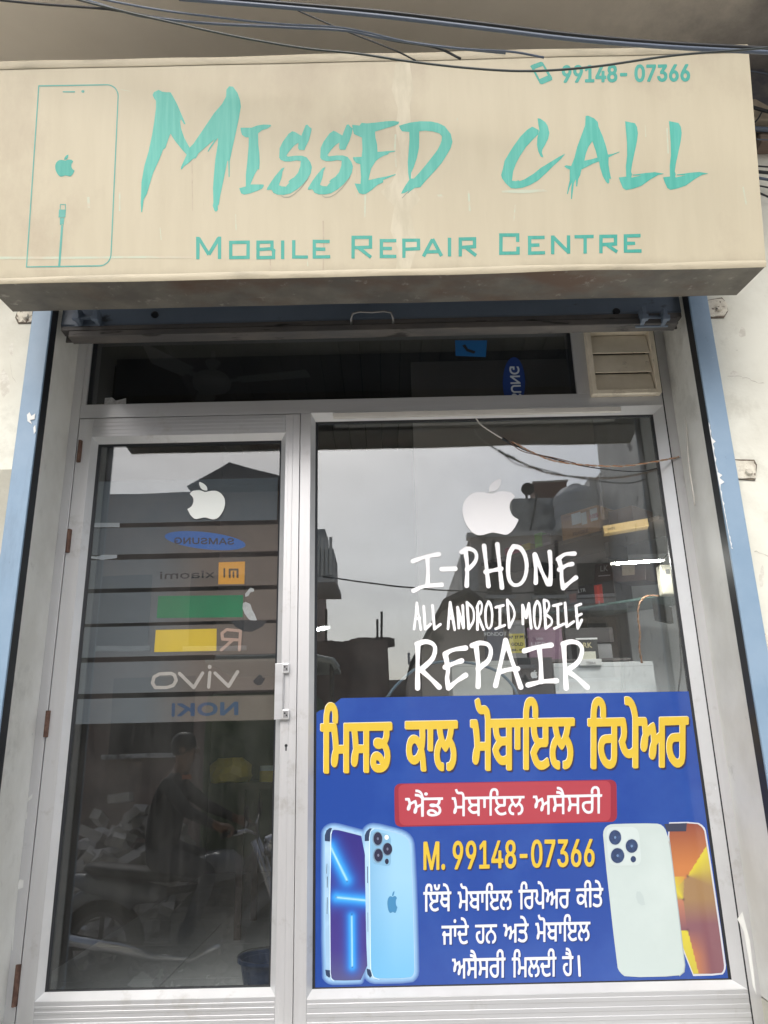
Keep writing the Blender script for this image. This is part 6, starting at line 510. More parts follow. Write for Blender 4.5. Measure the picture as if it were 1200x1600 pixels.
fixing([(1146, 719), (1178, 721), (1181, 728), (1180, 748), (1152, 748)], (1170, 737))
fixing([(1190, 988), (1205, 994), (1215, 1010), (1212, 1026), (1198, 1030)], (1206, 1010))
# scuffs: white paint caught on the blue rails
SCUFF = mat('white_paint_scuff', (.74, .75, .73, 1), rough=.6)
def scuff(name, pts, Y, parent, m=None):
    w = [at(x, y, Y) for x, y in pts]
    k = [(v.x * 2000, v.z * 2000) for v in w]
    return flat(name, None, m or SCUFF, parent, lambda x, y: Vector((x * .0005, Y, y * .0005)), loops=[k])
jr = random.Random(21); edge = []; tip = []
for k in range(46):
    t = k / 45; x, y = 1107 + 32 * t + 4 * t * t, 660 + 197 * t
    edge.append((x, y)); big = (.10 < t < .20 or .30 < t < .50)
    tip.append((x + .6 + jr.random() ** 2 * (9 if big else 2.2) * (1 if k % 2 else .35), y + jr.uniform(-1.5, 1.5)))
scuff('paint_scuff', edge + tip[::-1], -.3125, sh)
scuff('paint_scuff', [(42, 648), (46, 644), (49, 650), (55, 646), (54, 655), (47, 656), (50, 663), (43, 658)], -.3125, sh)
scuff('paint_scuff', [(52, 668), (55, 664), (56, 674), (53, 678)], -.3125, sh)

# ------------------------------------------------------------------ sign board
sg = thing('sign_board', 'faded beige sign board with teal lettering above the shop', 'sign', (0, -.7, 2.86))
SX0, SX1, DEP = -1.168, 1.1505, .17
def sp3(x, v, d): return SB + Vector((x, 0, 0)) + SV * v + SN * d
zu = 2.8745  # back lower edge
def back(x, v): return Vector((x, -.47, zu)) if v == 0 else sp3(x, SH, -DEP)
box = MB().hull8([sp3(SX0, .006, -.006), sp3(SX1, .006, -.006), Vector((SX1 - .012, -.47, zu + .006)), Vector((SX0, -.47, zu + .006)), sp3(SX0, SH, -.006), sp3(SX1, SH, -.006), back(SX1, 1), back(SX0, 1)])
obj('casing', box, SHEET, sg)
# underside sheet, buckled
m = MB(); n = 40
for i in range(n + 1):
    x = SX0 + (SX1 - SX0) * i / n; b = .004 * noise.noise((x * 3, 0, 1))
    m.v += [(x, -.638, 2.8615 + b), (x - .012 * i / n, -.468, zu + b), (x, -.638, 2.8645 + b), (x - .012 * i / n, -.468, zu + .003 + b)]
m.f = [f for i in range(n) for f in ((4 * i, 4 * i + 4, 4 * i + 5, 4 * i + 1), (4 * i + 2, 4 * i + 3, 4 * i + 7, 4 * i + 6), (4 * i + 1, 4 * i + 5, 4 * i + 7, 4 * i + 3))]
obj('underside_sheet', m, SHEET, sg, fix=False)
# stretched vinyl face, slightly slack, its edges wandering
m = MB(); nx, nz_ = 90, 30
for j in range(nz_ + 1):
    for i in range(nx + 1):
        u, v = i / nx, j / nz_; x = SX0 + (SX1 - SX0) * u
        d = 0; e = 0
        if j == 0: e = .006 * noise.noise((x * 2.5, 0, 9)) - .001
        if j == nz_: e = .004 * noise.noise((x * 2.2, 5, 9)) + .0
        m.v.append(tuple(sp3(x, v * SH + e, d)))
m.f = [(j * (nx + 1) + i, j * (nx + 1) + i + 1, (j + 1) * (nx + 1) + i + 1, (j + 1) * (nx + 1) + i) for j in range(nz_) for i in range(nx)]
obj('vinyl_face', m, FLEX, sg, smooth=True, fix=False)
# folded hem along the lower edge and the wrinkled top edge
def strip(v0, v1, amp, dd, seed, wob=2.5):
    m = MB(); n = 80
    for i in range(n + 1):
        x = SX0 + .002 + (SX1 - SX0 - .004) * i / n
        a = v0 + amp * noise.noise((x * wob, 0, seed)); b = v1 + amp * noise.noise((x * wob * 1.3, 2, seed))
        c = .0015 * noise.noise((x * 9, 1, seed))
        m.v += [tuple(sp3(x, a, dd * .4)), tuple(sp3(x, (a + b) / 2, dd + c)), tuple(sp3(x, b, .0012))]
    m.f = [f for i in range(n) for f in ((3 * i, 3 * i + 3, 3 * i + 4, 3 * i + 1), (3 * i + 1, 3 * i + 4, 3 * i + 5, 3 * i + 2))]
    return m
obj('hem', strip(-.004, .018, .005, .006, 4), HEM, sg, smooth=True, fix=False)
obj('hem', strip(SH - .022, SH + .004, .004, .005, 11), HEM, sg, smooth=True, fix=False)
# pale patch, scratches and print
def sloop(pts):
    out = []
    for x, y in pts:
        d = (x - 600) * _R - (y - 800) * _U + FOC * _f; p = CAMV + d * ((SB - CAMV).dot(SN) / d.dot(SN)) - SB
        out.append((p.x * 2000, p.dot(SV) * 2000))
    return out
pl = [(618, 98), (640, 97), (646, 140), (640, 165), (642, 190), (636, 240), (650, 300), (657, 312), (640, 330), (648, 362), (652, 385), (640, 424), (618, 427), (622, 390), (610, 360), (616, 322), (594, 300), (612, 285), (622, 262), (626, 238), (618, 200), (622, 170), (612, 140)]
flat('faded_patch', None, PALE, sg, onsign(.0002), loops=[sloop(pl)])
def trace(pts, w, m=TRACE, off=.0004):
    a = [(x - w, y) for x, y in pts]; b = [(x + w, y) for x, y in reversed(pts)]
    return flat('scratch', None, m, sg, onsign(off), loops=[sloop(a + b)])
flat('scratch', None, TRACE, sg, onsign(.0004), loops=[sloop([(0, 401), (120, 401), (230, 400), (300, 401), (300, 404), (200, 403.5), (90, 405), (0, 405)])])
for pts, w in (([(138, 308), (139, 325)], 2.0), ([(571, 300), (570, 340)], 1.3), ([(618, 210), (617, 236), (619, 262)], 1.4), ([(732, 298), (734, 330)], 1.5), ([(686, 304), (690, 309)], 4), ([(1161, 292), (1166, 320)], 1.3),
               ([(189, 140), (204, 143)], 2), ([(805, 320), (803, 345)], 1.0), ([(187, 300), (187, 330)], 1.2), ([(368, 335), (369, 360)], .8), ([(1008, 196), (1009, 214)], .6), ([(1042, 200), (1044, 240)], 1.2), ([(250, 355), (252, 375)], .7), ([(480, 390), (481, 416)], .6)):
    trace(pts, w)
for pts, w in (([(505, 345), (506, 385), (505, 425)], 1.0), ([(422, 398), (423, 425)], .9), ([(300, 250), (301, 330)], .5)):
    trace(pts, w, mat('dirt_run', (.42, .35, .26, 1), (.55, .48, .37, 1), 30, .6))
flat('scratch', None, TRACE, sg, onsign(.0004), loops=[sloop([(784, 298), (800, 297), (850, 296), (856, 299), (820, 302), (784, 301)])])
flat('shop_name_lettering', 'MISSED', TEAL, sg, onsign(.0006))
flat('shop_name_lettering', 'CALL', TEAL, sg, onsign(.0006))
flat_each('lettering_outline', 'accent', DARKLINE, sg, onsign(.0008))
flat_each('subtitle_lettering', 'REPAIRCENTRE', TEALD, sg, onsign(.0006), gap=75)
flat('phone_number_lettering', 'num', TEALD, sg, onsign(.0006))
flat('phone_icon', 'phoneicon', TEALD, sg, onsign(.0006))
flat('phone_outline', 'outline', TEALLINE, sg, onsign(.0006))
flat('fruit_emblem', 'signapple', TEALD, sg, onsign(.0006))
for x in (-.95, .93):
    obj('bracket_arm', MB().box(x - .02, x + .02, -.60, WY - .001, 3.45, 3.49), RUSTBAR, sg)

# ------------------------------------------------------------------ aluminium shopfront
fr = thing('shopfront_frame', 'silver aluminium shopfront frame with large fixed window', 'shopfront', (0, .05, .69))
ZT0, ZT1, ZTOP = 2.716, 2.771, 3.13
JL, JR, ML, MR = (-1.162, -1.121), (1.046, 1.082), (-.3005, -.262), (-.9, 0)
def bar_(x0, x1, z0, z1, y0=0., y1=.1): return MB().box(x0, x1, y0, y1, z0, z1)
obj('jamb', bar_(*JL, .69, ZTOP), ALU, fr, .0015)
obj('jamb', bar_(*JR, .69, ZTOP), ALU, fr, .0015)
obj('jamb_groove', MB().box(JR[0] - .0015, JR[0] + .002, -.0006, .01, .69, ZTOP), RUBBER_SHADE, fr)
obj('mullion', bar_(*ML, .69, ZT0), ALU, fr, .0015)
obj('transom_bar', bar_(JL[1], JR[0], ZT0, ZT1, .0005), ALUH, fr, .002)
obj('head_bar', bar_(JL[1], JR[0], 3.07, 3.13, .0005), ALUH, fr, .002)
vx = at(909, 580, 0).x
obj('transom_post', bar_(vx - .026, vx + .026, ZT1, 3.07, .001), ALU, fr, .002)
obj('transom_post', bar_(JL[1], JL[1] + .018, ZT1, 3.07, .004), ALU, fr, .002)
# window: bead, gasket, pane, lower panel
WX0, WX1, WZ0, WZ1 = -.247, 1.010, .838, 2.69
obj('glazing_bead', MB().ring((ML[1], JR[0] - .002, WZ0 - .02, ZT0), (WX0, WX1, WZ0, WZ1), .001, .024), ALUW, fr)
obj('gasket', MB().ring((WX0 - .001, WX1 + .001, WZ0 - .001, WZ1 + .001), (WX0 + .008, WX1 - .008, WZ0 + .003, WZ1 - .006), .0238, .0285), RUBBER_SHADE, fr)
wp = obj('window_pane', MB().box(WX0 + .002, WX1 - .002, GY, GY + .005, WZ0 - .002, WZ1 + .002), PANE, fr)
lp = MB().box(ML[1], JR[0], .002, .095, .69, WZ0 - .0205)
for z in (.80, .775, .752, .73): lp.box(ML[1] + .001, JR[0] - .001, .0008, .01, z - .006, z + .006)
obj('bottom_panel', lp, ALUH, fr, .001)
obj('transom_pane', MB().box(JL[1] + .02, vx - .027, GY, GY + .005, ZT1 - .002, 3.069), TOPPANE, fr)
obj('gasket', MB().ring((JL[1] + .018, vx - .026, ZT1, 3.07), (JL[1] + .025, vx - .034, ZT1 + .004, 3.066), .012, .0285), RUBBER_SHADE, fr)
flat('fruit_emblem', 'winapple', WHITEV, wp, onglass(.0008))
for k in ('IPHONE', 'ANDROID', 'REPAIR'): flat('window_lettering', k, WHITEV, wp, onglass(.0008))
for p in ([(24, 1240), (27, 1236), (51, 1240), (50, 1243), (44, 1245), (32, 1262), (36, 1248), (28, 1262)], ): pass
def smear(pts): scuff('paint_smear', pts, -.0012, fr)
smear([(40, 1210), (43, 1200), (46, 1215), (41, 1238), (38, 1240)])
smear([(41, 1250), (51, 1240), (50, 1247), (42, 1254)]); smear([(41, 1270), (43, 1269), (42, 1280), (40, 1279)])
smear([(31, 1374), (37, 1375), (36, 1387), (28, 1390), (26, 1400), (22, 1400), (24, 1388)]); smear([(26, 1392), (28, 1394), (24, 1430), (20, 1485), (18, 1485), (22, 1430)])
smear([(1152, 1436), (1160, 1424), (1164, 1440), (1172, 1470), (1178, 1520), (1182, 1555), (1176, 1540), (1168, 1490), (1162, 1455)])
JUNK = mat('peeling_sticker', (.5, .49, .46, 1), (.3, .28, .26, 1), 60, .7)
scuff('paper_scrap', [(164, 622), (175, 621), (181, 626), (190, 624), (197, 622), (197, 632), (163, 632)], GY - .0008, fr, mat('torn_paper', (.62, .63, .64, 1), (.4, .4, .4, 1), 70, .8))
# transom stickers stuck inside
def pic(pts, Y): 
    w = [at(x, y, Y) for x, y in pts]; return [(v.x * 2000, v.z * 2000) for v in w]
STK = GY
flat('blue_square_sticker', None, flatmat('bright_blue_sticker', (.013, .12, .34, 1)), fr, onglass(.0006), loops=[pic([(711, 532), (761, 532), (759, 558), (712, 556)], STK)])
flat('blue_square_mark', None, BLACKP, fr, onglass(.0009), loops=[pic([(722, 540), (727, 538), (731, 545), (743, 549), (741, 553), (729, 549)], STK)])
ov = [(803 + 17.5 * math.cos(t * .2618) , 598 + 40 * math.sin(t * .2618)) for t in range(24)]
os_ = flat('blue_oval_sticker', None, flatmat('deep_blue_sticker', (.012, .038, .17, 1)), fr, onglass(.0006), loops=[pic(ov, STK)])
c = bpy.data.curves.new('sticker_lettering', 'FONT'); c.body = 'SUNG'; c.size = .052; c.align_x = 'RIGHT'; c.offset = .001; c.materials.append(flatmat('pale_blue_print', (.5, .56, .62, 1)))
t = bpy.data.objects.new('sticker_lettering', c); COL.objects.link(t); p = at(796, 572, STK)
t.matrix_world = Matrix.Translation((p.x, GY - .001, p.z)) @ Matrix(((0, 1, 0, 0), (0, 0, -1, 0), (1, 0, 0, 0), (0, 0, 0, 1)))
bpy.context.view_layer.update()
as_mesh(t, os_)

# louvre of the exhaust opening
x0, x1 = at(919, 575, -.01).x, at(1026, 575, -.01).x; z0, z1 = at(975, 618, -.01).z, 3.03
lv = thing('exhaust_louvre', 'yellowed plastic louvre vent with three flaps above the window', 'vent', ((x0 + x1) / 2, 0, z0))
obj('louvre_frame', MB().box(x0, x0 + .018, -.03, .05, z0, z1).box(x1 - .018, x1, -.03, .05, z0, z1).box(x0 + .0181, x1 - .0181, -.03, .05, z0, z0 + .017).box(x0 + .0181, x1 - .0181, -.03, .05, z1 - .017, z1), PVC, lv, .002)
obj('louvre_back', MB().box(x0 + .018, x1 - .018, .035, .045, z0 + .017, z1 - .017), mat('louvre_gap_shade', (.13, .105, .08, 1)), lv)  # dark brown sheet standing in for the shadow lines between the flaps
hh = (z1 - z0 - .034) / 3
for k in range(3):
    a = z0 + .017 + k * hh
    obj('flap', MB().hull8([(x0 + .021, -.020, a - .006 * (k > 0)), (x1 - .021, -.020, a - .006 * (k > 0)), (x1 - .021, -.013, a - .006 * (k > 0)), (x0 + .021, -.013, a - .006 * (k > 0)), (x0 + .021, .0, a + hh - .0035), (x1 - .021, .0, a + hh - .0035), (x1 - .021, .006, a + hh - .0035), (x0 + .021, .006, a + hh - .0035)]), PVC, lv, .0015)

# ------------------------------------------------------------------ door
dr = thing('glass_door', 'aluminium framed glass door with frosted strips of phone logos', 'door', (-.72, .02, .7))
DX0, DX1, DZ0, DZ1 = -1.050, -.373, .846, 2.619
obj('stile', bar_(-1.1185, -1.068, .70, 2.713, .0005, .05), ALU, dr, .0015)
obj('stile', bar_(-.355, -.3025, .70, 2.713, .0005, .05), ALU, dr, .0015)
obj('stile_ridge', MB().box(-.3445, -.3275, -.0012, .01, .70, 2.71), ALU, dr, .001)
tr_ = bar_(-1.0678, -.3552, 2.640, 2.713, .0015, .05)
for z in (2.655, 2.67, 2.685, 2.70): tr_.box(-1.067, -.356, .0004, .01, z - .004, z + .004)
obj('top_rail', tr_, ALUH, dr, .001)
br = bar_(-1.0678, -.3552, .70, .827, .0015, .05)
for z in (.81, .796, .778, .766, .75, .73): br.box(-1.067, -.356, .0004, .01, z - .004, z + .004)
obj('bottom_rail', br, ALUH, dr, .001)
obj('glazing_bead', MB().ring((-1.068, -.355, .827, 2.640), (DX0, DX1, DZ0, DZ1), .001, .024), ALUW, dr)
obj('gasket', MB().ring((DX0 - .001, DX1 + .001, DZ0 - .001, DZ1 + .001), (DX0 + .009, DX1 - .006, DZ0 + .003, DZ1 - .008), .0238, .0285), RUBBER_SHADE, dr)
dp = obj('door_pane', MB().box(DX0 + .002, DX1 - .002, GY, GY + .005, DZ0 - .002, DZ1 + .002), DOORPANE, dr)
for k, (px, py) in enumerate(((124, 705), (107, 845), (73, 1131), (25, 1540))):
    p = at(px, py, -.004); h = .042 if k != 3 else .055
    obj('hinge', MB().box(p.x - .007, p.x + .007, -.006, .004, p.z - h, p.z + h).lathe([(0, p.z - h), (.006, p.z - h), (.006, p.z + h), (0, p.z + h)], (p.x, -.007, 0), 10), RUSTY, dr, .001)
# handle
a, b = at(429.5, 1036, -.02), at(441, 1124, -.02)
hd = obj('handle', MB().box(a.x, b.x, -.013, -.010, b.z, a.z).box(b.x - .003, b.x + .0015, -.013, .001, b.z, a.z), ALUH, dr, .001)
for py in (1044, 1116):
    p = at(447, py, -.006); lug = obj('handle_lug', MB().box(p.x - .012, p.x + .011, -.016, .001, p.z - .017, p.z + .015), ALUW, hd, .003)
    obj('recess', MB().box(p.x - .008, p.x + .007, -.0172, -.014, p.z - .011, p.z + .010), mat('lug_grey', (.30, .30, .31, 1), rough=.4, metal=.5), hd)
    for dx, dz in ((-.003, .003), (.003, -.004)): obj('screw', MB().lathe([(0, -.0185), (.0028, -.0185), (.0028, -.015)], (p.x + dx, 0, p.z + dz), 8, 'Y'), RUBBER_SHADE, hd)
p = at(447, 1167, -.001)
obj('keyhole', MB().lathe([(0, -.0022), (.0048, -.0022), (.0055, .002)], (p.x, 0, p.z + .004), 12, 'Y').box(p.x - .0022, p.x + .0022, -.0021, .002, p.z - .012, p.z + .003), RUBBER_SHADE, dr)
# frosted strips inside the pane, each with its logo
STRIP = veil('frosted_film', (.185, .205, .22, 1), .88, .7)
STRIPD = veil('frosted_film_dense', (.18, .21, .23, 1), .9, .7)
stain_or_reflection(STRIP, 0, -.78, -.55, (.22, .178, .15, 1), .12, 5)  # brown reflection of the room painted into the film towards the right
BI = GY + .0062
def stripz(zy0, zy1): return at(293, 640 + zy0 / 3, BI).z, at(293, 640 + zy1 / 3, BI).z
rows = [(328, 526), (547, 672), (697, 831), (851, 994), (1010, 1152), (1176, 1322), (1346, 1463)]
strips = []
for i, (u, v) in enumerate(rows):
    t_, b_ = stripz(u, v)
    s_ = obj('frosted_strip', MB().box(DX0 + .004, DX1 - (.006 if i else .012), BI, BI + .0004, b_, t_), STRIPD if i == 0 else STRIP, dr); strips.append(s_)
def ins(off): return lambda x, y: Vector((x * .0005, BI - off, y * .0005))
flat('fruit_emblem', 'doorapple', flatmat('pale_white_vinyl', (.86, .90, .87, 1)), dp, onglass(.0008))
flat('oval_logo', 'oval', flatmat('oval_blue_vinyl', (.03, .17, .56, 1), c2=(.05, .19, .52, 1), scale=8), strips[1], ins(.0002))
flat('logo_lettering', 'ovaltext', flatmat('oval_text_grey', (.05, .055, .075, 1)), strips[1], ins(.0005))
flat('logo_square', 'misq', flatmat('orange_vinyl', (.86, .42, .05, 1)), strips[2], ins(.0002))
flat('logo_mark', 'mi', flatmat('brown_grey_print', (.13, .09, .06, 1)), strips[2], ins(.0005))
GPR = flatmat('dark_grey_print', (.022, .022, .024, 1))
flat('logo_lettering', 'xiaomi', GPR, strips[2], ins(.0005))
flat('green_rectangle', 'greenrect', flatmat('green_vinyl', (.015, .25, .10, 1), c2=(.035, .21, .095, 1), scale=6), strips[3], ins(.0002))
flat('torn_paper', 'tornwhite', flatmat('white_paper', (.68, .68, .66, 1), .8, c2=(.5, .48, .46, 1)), strips[3], ins(.0005))
flat('yellow_rectangle', 'yellowrect', flatmat('yellow_vinyl', (.86, .62, .05, 1), c2=(.80, .54, .055, 1), scale=5), strips[4], ins(.0002))
flat('logo_mark', 'Rlogo', flatmat('pink_beige_print', (.62, .42, .33, 1)), strips[4], ins(.0005))
flat('torn_hole', 'torndark', flatmat('hole_dark', (.02, .022, .026, 1)), strips[4], ins(.0008))
flat('logo_lettering', 'vivo', flatmat('warm_grey_print', (.62, .56, .50, 1)), strips[5], ins(.0002))
flat('torn_hole', 'spade', flatmat('hole_dark_two', (.02, .022, .026, 1)), strips[5], ins(.0005))
flat('logo_lettering', 'noki', flatmat('dim_blue_print', (.045, .085, .17, 1)), strips[6], ins(.0002))
flat('painted_sky_reflection', 'skypatch', veil('painted_sky_reflection', (.55, .57, .60, 1), .16, .8), dr, ins(.0009))  # pale veil painting the mirrored sky onto the top of the door
for pts in ([(143, 817), (187, 817), (187, 824), (143, 824)], [(139, 868), (150, 870), (160, 867), (183, 867), (183, 872), (160, 875), (139, 872)]):
    w = [at(x, y, BI) for x, y in pts]; flat('film_remnant', None, flatmat('film_scrap', (.5, .53, .55, 1), .7), dr, ins(.0006), loops=[[(v.x * 2000, v.z * 2000) for v in w]])

# ------------------------------------------------------------------ blue poster on the window
po = thing('window_poster', 'blue poster with yellow Punjabi lettering on the lower window', 'poster', (.4, GY, WZ0))
L0 = .0012; st_ = .00028
def on(n): return onglass(L0 + n * st_)
PB = flatmat('poster_blue', (.020, .064, .31, 1), .22, .5, 1, c2=(.032, .09, .36, 1), scale=3)
flat('sheet', 'poster', PB, po, on(0))
flat('lower_edge', None, flatmat('poster_white_edge', (.5, .52, .56, 1)), po, on(1), loops=[pic([(485, 1545), (560, 1543.5), (1148, 1534), (1149, 1536.5), (560, 1546.5), (485, 1548)], GY)])
YS = flatmat('yellow_print_shadow', (.03, .025, .07, 1)); YL = flatmat('cream_print', (.80, .74, .50, 1)); YY = flatmat('yellow_print', (.66, .465, .045, 1), .3, .5, .9, c2=(.68, .49, .065, 1), scale=12)
flat('lettering_shadow', 'yellow', YS, po, on(1), 8, -11)
flat('lettering_highlight', 'yellow', YL, po, on(2), -3, 4)
flat('lettering', 'yellow', YY, po, on(3))
PD = flatmat('dark_red_print', (.27, .025, .045, 1)); PR = flatmat('red_print', (.40, .055, .075, 1), .3, .5, .9)
bn = flat('banner', 'pill', PD, po, on(1)); flat('banner_centre', 'pillin', PR, bn, on(2))
WP = flatmat('white_print', (.70, .73, .79, 1), .35, coat=.6)
flat('lettering', 'redtext', WP, bn, on(3))
flat('lettering_shadow', 'number', YS, po, on(1), 6, -8); flat('lettering', 'number', YY, po, on(2))
flat('lettering_shadow', 'white', flatmat('navy_print_shadow', (.012, .03, .14, 1)), po, on(1), 5, -6); flat('lettering', 'white', WP, po, on(2))
# printed pictures of phones
def pv(px, py): p = at(px, py, GY); return (p.x, p.z)
def seg(p, a, b):
    ax, az = a; bx, bz = b; dx, dz = bx - ax, bz - az; L = dx * dx + dz * dz
    t = max(0, min(1, ((p.x - ax) * dx + (p.z - az) * dz) / L)); return math.hypot(p.x - ax - t * dx, p.z - az - t * dz), t
def mixc(a, b, t): t = max(0, min(1, t)); return tuple(x + (y - x) * t for x, y in zip(a, b))
def z7(x, y): return pv(490 + x / 5.717, 1270 + y / 5.717)
def z8(x, y): return pv(930 + x / 5.217, 1270 + y / 5.217)
PAIR = [[z for z in l] for l in SHAPE['phonepair']]
def dist_pair(p):
    best = 1e9; q = Vector((p.x, 0, p.z))
    for l in PAIR:
        j = l[-1]
        for i in l:
            d, _t = seg(q, (j[0] * .0005, j[1] * .0005), (i[0] * .0005, i[1] * .0005)); best = min(best, d); j = i
    return best
PBLUE = (.024, .072, .33)
VC = colattr('picture_print', .3, .9)
hl = flat('phone_picture', 'halo', VC, po, on(1), grid=12, colour=lambda p: mixc((.36, .62, .86), PBLUE, (dist_pair(p) / .0145) ** .8))
flat('phone_side', 'bodyA', flatmat('steel_blue_print', (.30, .47, .66, 1), c2=(.42, .62, .80, 1), scale=6), hl, on(2))
sA = [(z7(150, 300), z7(297, 600), 1.), (z7(205, 755), z7(470, 782), 1.), (z7(340, 925), z7(345, 1370), 1.)]
def colA(p):
    top = z7(160, 150)[1]; bot = z7(160, 1500)[1]; v = (top - p.z) / (top - bot)
    c = mixc((.035, .03, .20), (.07, .05, .24), v); c = mixc(c, (.09, .10, .22), (v - .8) * 4)
    for k, (a, b, w) in enumerate(sA):
        d, t = seg(p, a, b); wd = .020 if k == 0 else (.018 if k == 1 else .014)
        c = mixc(c, (.015, .16, .66), .85 * math.exp(-(d / (wd * 1.5)) ** 2)); c = mixc(c, (.06, .42, .88), .85 * math.exp(-(d / (wd * .75)) ** 2)); c = mixc(c, (.55, .82, .95), .75 * math.exp(-(d / (wd * .13)) ** 2))
    for x, y in ((300, 612), (203, 752), (342, 905), (346, 1378)):
        q = z7(x, y); d = math.hypot(p.x - q[0], p.z - q[1]); c = mixc(c, (.01, .03, .12), .8 * math.exp(-(d / .0025) ** 2))
    return c
flat('screen', 'screenA', VC, hl, on(3), grid=6, colour=colA)
flat('phone_side', 'bodyB', flatmat('steel_blue_side', (.34, .53, .72, 1), c2=(.44, .64, .82, 1), scale=6), hl, on(4))
def colB(p):
    top = z7(160, 140)[1]; bot = z7(160, 1480)[1]; v = (top - p.z) / (top - bot); l = z7(500, 0)[0]; r = z7(900, 0)[0]; u = (p.x - l) / (r - l)
    return mixc(mixc((.22, .45, .68), (.31, .56, .77), min(1, 2 * u)), (.13, .43, .72), (v - .35) * 1.2)
flat('back_cover', 'backB', VC, hl, on(5), grid=14, colour=colB)
NAVYP = flatmat('navy_print', (.025, .045, .10, 1)); RIM = flatmat('rim_print', (.16, .25, .36, 1)); LENS = flatmat('lens_print', (.022, .024, .055, 1)); DOTP = flatmat('lens_dot_print', (.16, .17, .25, 1))
flat_each('dark_band', 'bandsA', NAVYP, hl, on(6))
flat('edge_line', 'edgeA', flatmat('edge_light_print', (.62, .78, .90, 1)), hl, on(7))
flat('side_button', 'btnA', NAVYP, hl, on(6))
flat('camera_plate', 'plateB', flatmat('plate_print', (.19, .39, .58, 1), c2=(.23, .43, .63, 1)), hl, on(6))
flat('lens_ring', 'ringB', RIM, hl, on(7)); flat('lens', 'lensB', LENS, hl, on(8)); flat('lens_glint', 'dotB', DOTP, hl, on(9))
flat('flash', 'flashB', flatmat('flash_print', (.78, .86, .86, 1)), hl, on(8))
# small emblem on the blue phone: the window emblem's outline scaled down
def sub_emblem(c, w, h):
    xs = [p[0] for l in SHAPE['winapple'] for p in l]; ys = [p[1] for l in SHAPE['winapple'] for p in l]
    x0, x1, y0, y1 = min(xs), max(xs), min(ys), max(ys)
    return [[((c[0] * 2000 + (p[0] - (x0 + x1) / 2) / (x1 - x0) * w * 2000), (c[1] * 2000 + (p[1] - (y0 + y1) / 2) / (y1 - y0) * h * 2000)) for p in l] for l in SHAPE['winapple']]
flat('fruit_emblem', None, flatmat('emblem_blue_print', (.055, .22, .42, 1)), hl, on(6), loops=sub_emblem(z7(703, 795), .031, .061))
wd_ = flat('phone_picture', 'bodyD', flatmat('light_edge_print', (.55, .58, .64, 1)), po, on(1))
C1, C2, C3 = z8(752, 515), z8(718, 705), z8(752, 955)
def colD(p):
    top = z8(0, 84)[1]; bot = z8(0, 1312)[1]; v = (top - p.z) / (top - bot)
    a1 = math.degrees(math.atan2(p.z - C1[1], p.x - C1[0])); a2 = math.degrees(math.atan2(p.z - C2[1], p.x - C2[0])); a3 = math.degrees(math.atan2(p.z - C3[1], p.x - C3[0]))
    OR, BR, YE, PU, PK = (.52, .20, .07), (.32, .20, .10), (.62, .54, .055), (.22, .10, .12), (.48, .20, .12)
    if p.z > C2[1]:
        c = mixc(mixc((.24, .07, .055), OR, v * 3.2), BR, (v - .35) * 3)
        if -140 < a1 < 50: c = mixc(YE, BR, (50 - a1) / 75)
        if a2 > 108 or (a1 < -100 and a2 > 80): c = mixc(c, YE, max(0, 1 - abs(a2 - 125) / 60))
    else:
        c = mixc(BR, PU, (C2[1] - p.z) / .07) if p.x > C2[0] else mixc(PK, PU, (C2[1] - p.z) / .08)
        if p.z < C3[1]:
            c = mixc(PU, OR, (C3[1] - p.z) / .07); r = (p.x - C3[0]) / .075
            c = mixc(c, PU, r * 1.3)
            if a3 < -82: c = mixc(YE, (.5, .42, .06), (C3[1] - p.z) / .14)
    for q in (C1, C2, C3):
        d = math.hypot((p.x - q[0]), (p.z - q[1])); c = mixc(c, (.10, .05, .06), .85 * math.exp(-(d / .004) ** 2))
    return c
flat('screen', 'screenD', VC, wd_, on(2), grid=5, colour=colD)
flat('notch', 'notchD', flatmat('notch_print', (.045, .05, .085, 1)), wd_, on(3))
CV = flatmat('white_phone_print', (.50, .585, .575, 1), c2=(.54, .625, .615, 1), scale=5, coat=.9)
flat('back_cover', 'bodyC', CV, wd_, on(4)); flat('edge_line', 'edgeC', flatmat('edge_grey_print', (.33, .40, .42, 1)), wd_, on(5))
flat('camera_plate', 'plateC', flatmat('plate_white_print', (.535, .615, .61, 1)), wd_, on(6)); flat('lens_ring', 'ringC', flatmat('rim_grey_print', (.48, .56, .58, 1)), wd_, on(7))
flat('lens', 'lensC', flatmat('lens_navy_print', (.03, .05, .12, 1), c2=(.05, .09, .2, 1), scale=60), wd_, on(8)); flat('lens_glint', 'dotC', flatmat('lens_dot_blue', (.15, .24, .42, 1)), wd_, on(9))
flat('fruit_mark', 'markC', flatmat('mark_grey_print', (.44, .52, .52, 1)), wd_, on(6))

# ------------------------------------------------------------------ conduit and wires at the window
a, b = at(521, 650, -.01), at(970, 640, -.01)
tag(obj('cable_trunking', MB().box(a.x, b.x, -.014, .0, a.z - .008, a.z + .008).box(a.x - .002, b.x + .0, -.0155, -.0138, a.z - .003, a.z + .0095), CONDUIT, None, .0015), 'thin white cable trunking fixed along the top of the window', 'trunking')
def curve_pts(px, Y, k=6):
    """smooth path through photo points, each with its own depth"""
    P_ = [at(q[0], q[1], q[2] if len(q) > 2 else Y) for q in px]; P_ = [2 * P_[0] - P_[1]] + P_ + [2 * P_[-1] - P_[-2]]; out = []
    for i in range(1, len(P_) - 2):
        a, b, c, d = P_[i - 1:i + 3]
        for j in range(k):
            t = j / k; out.append(.5 * (2 * b + (c - a) * t + (2 * a - 5 * b + 4 * c - d) * t * t + (3 * b - a - 3 * c + d) * t ** 3))
    out.append(P_[-2]); return out
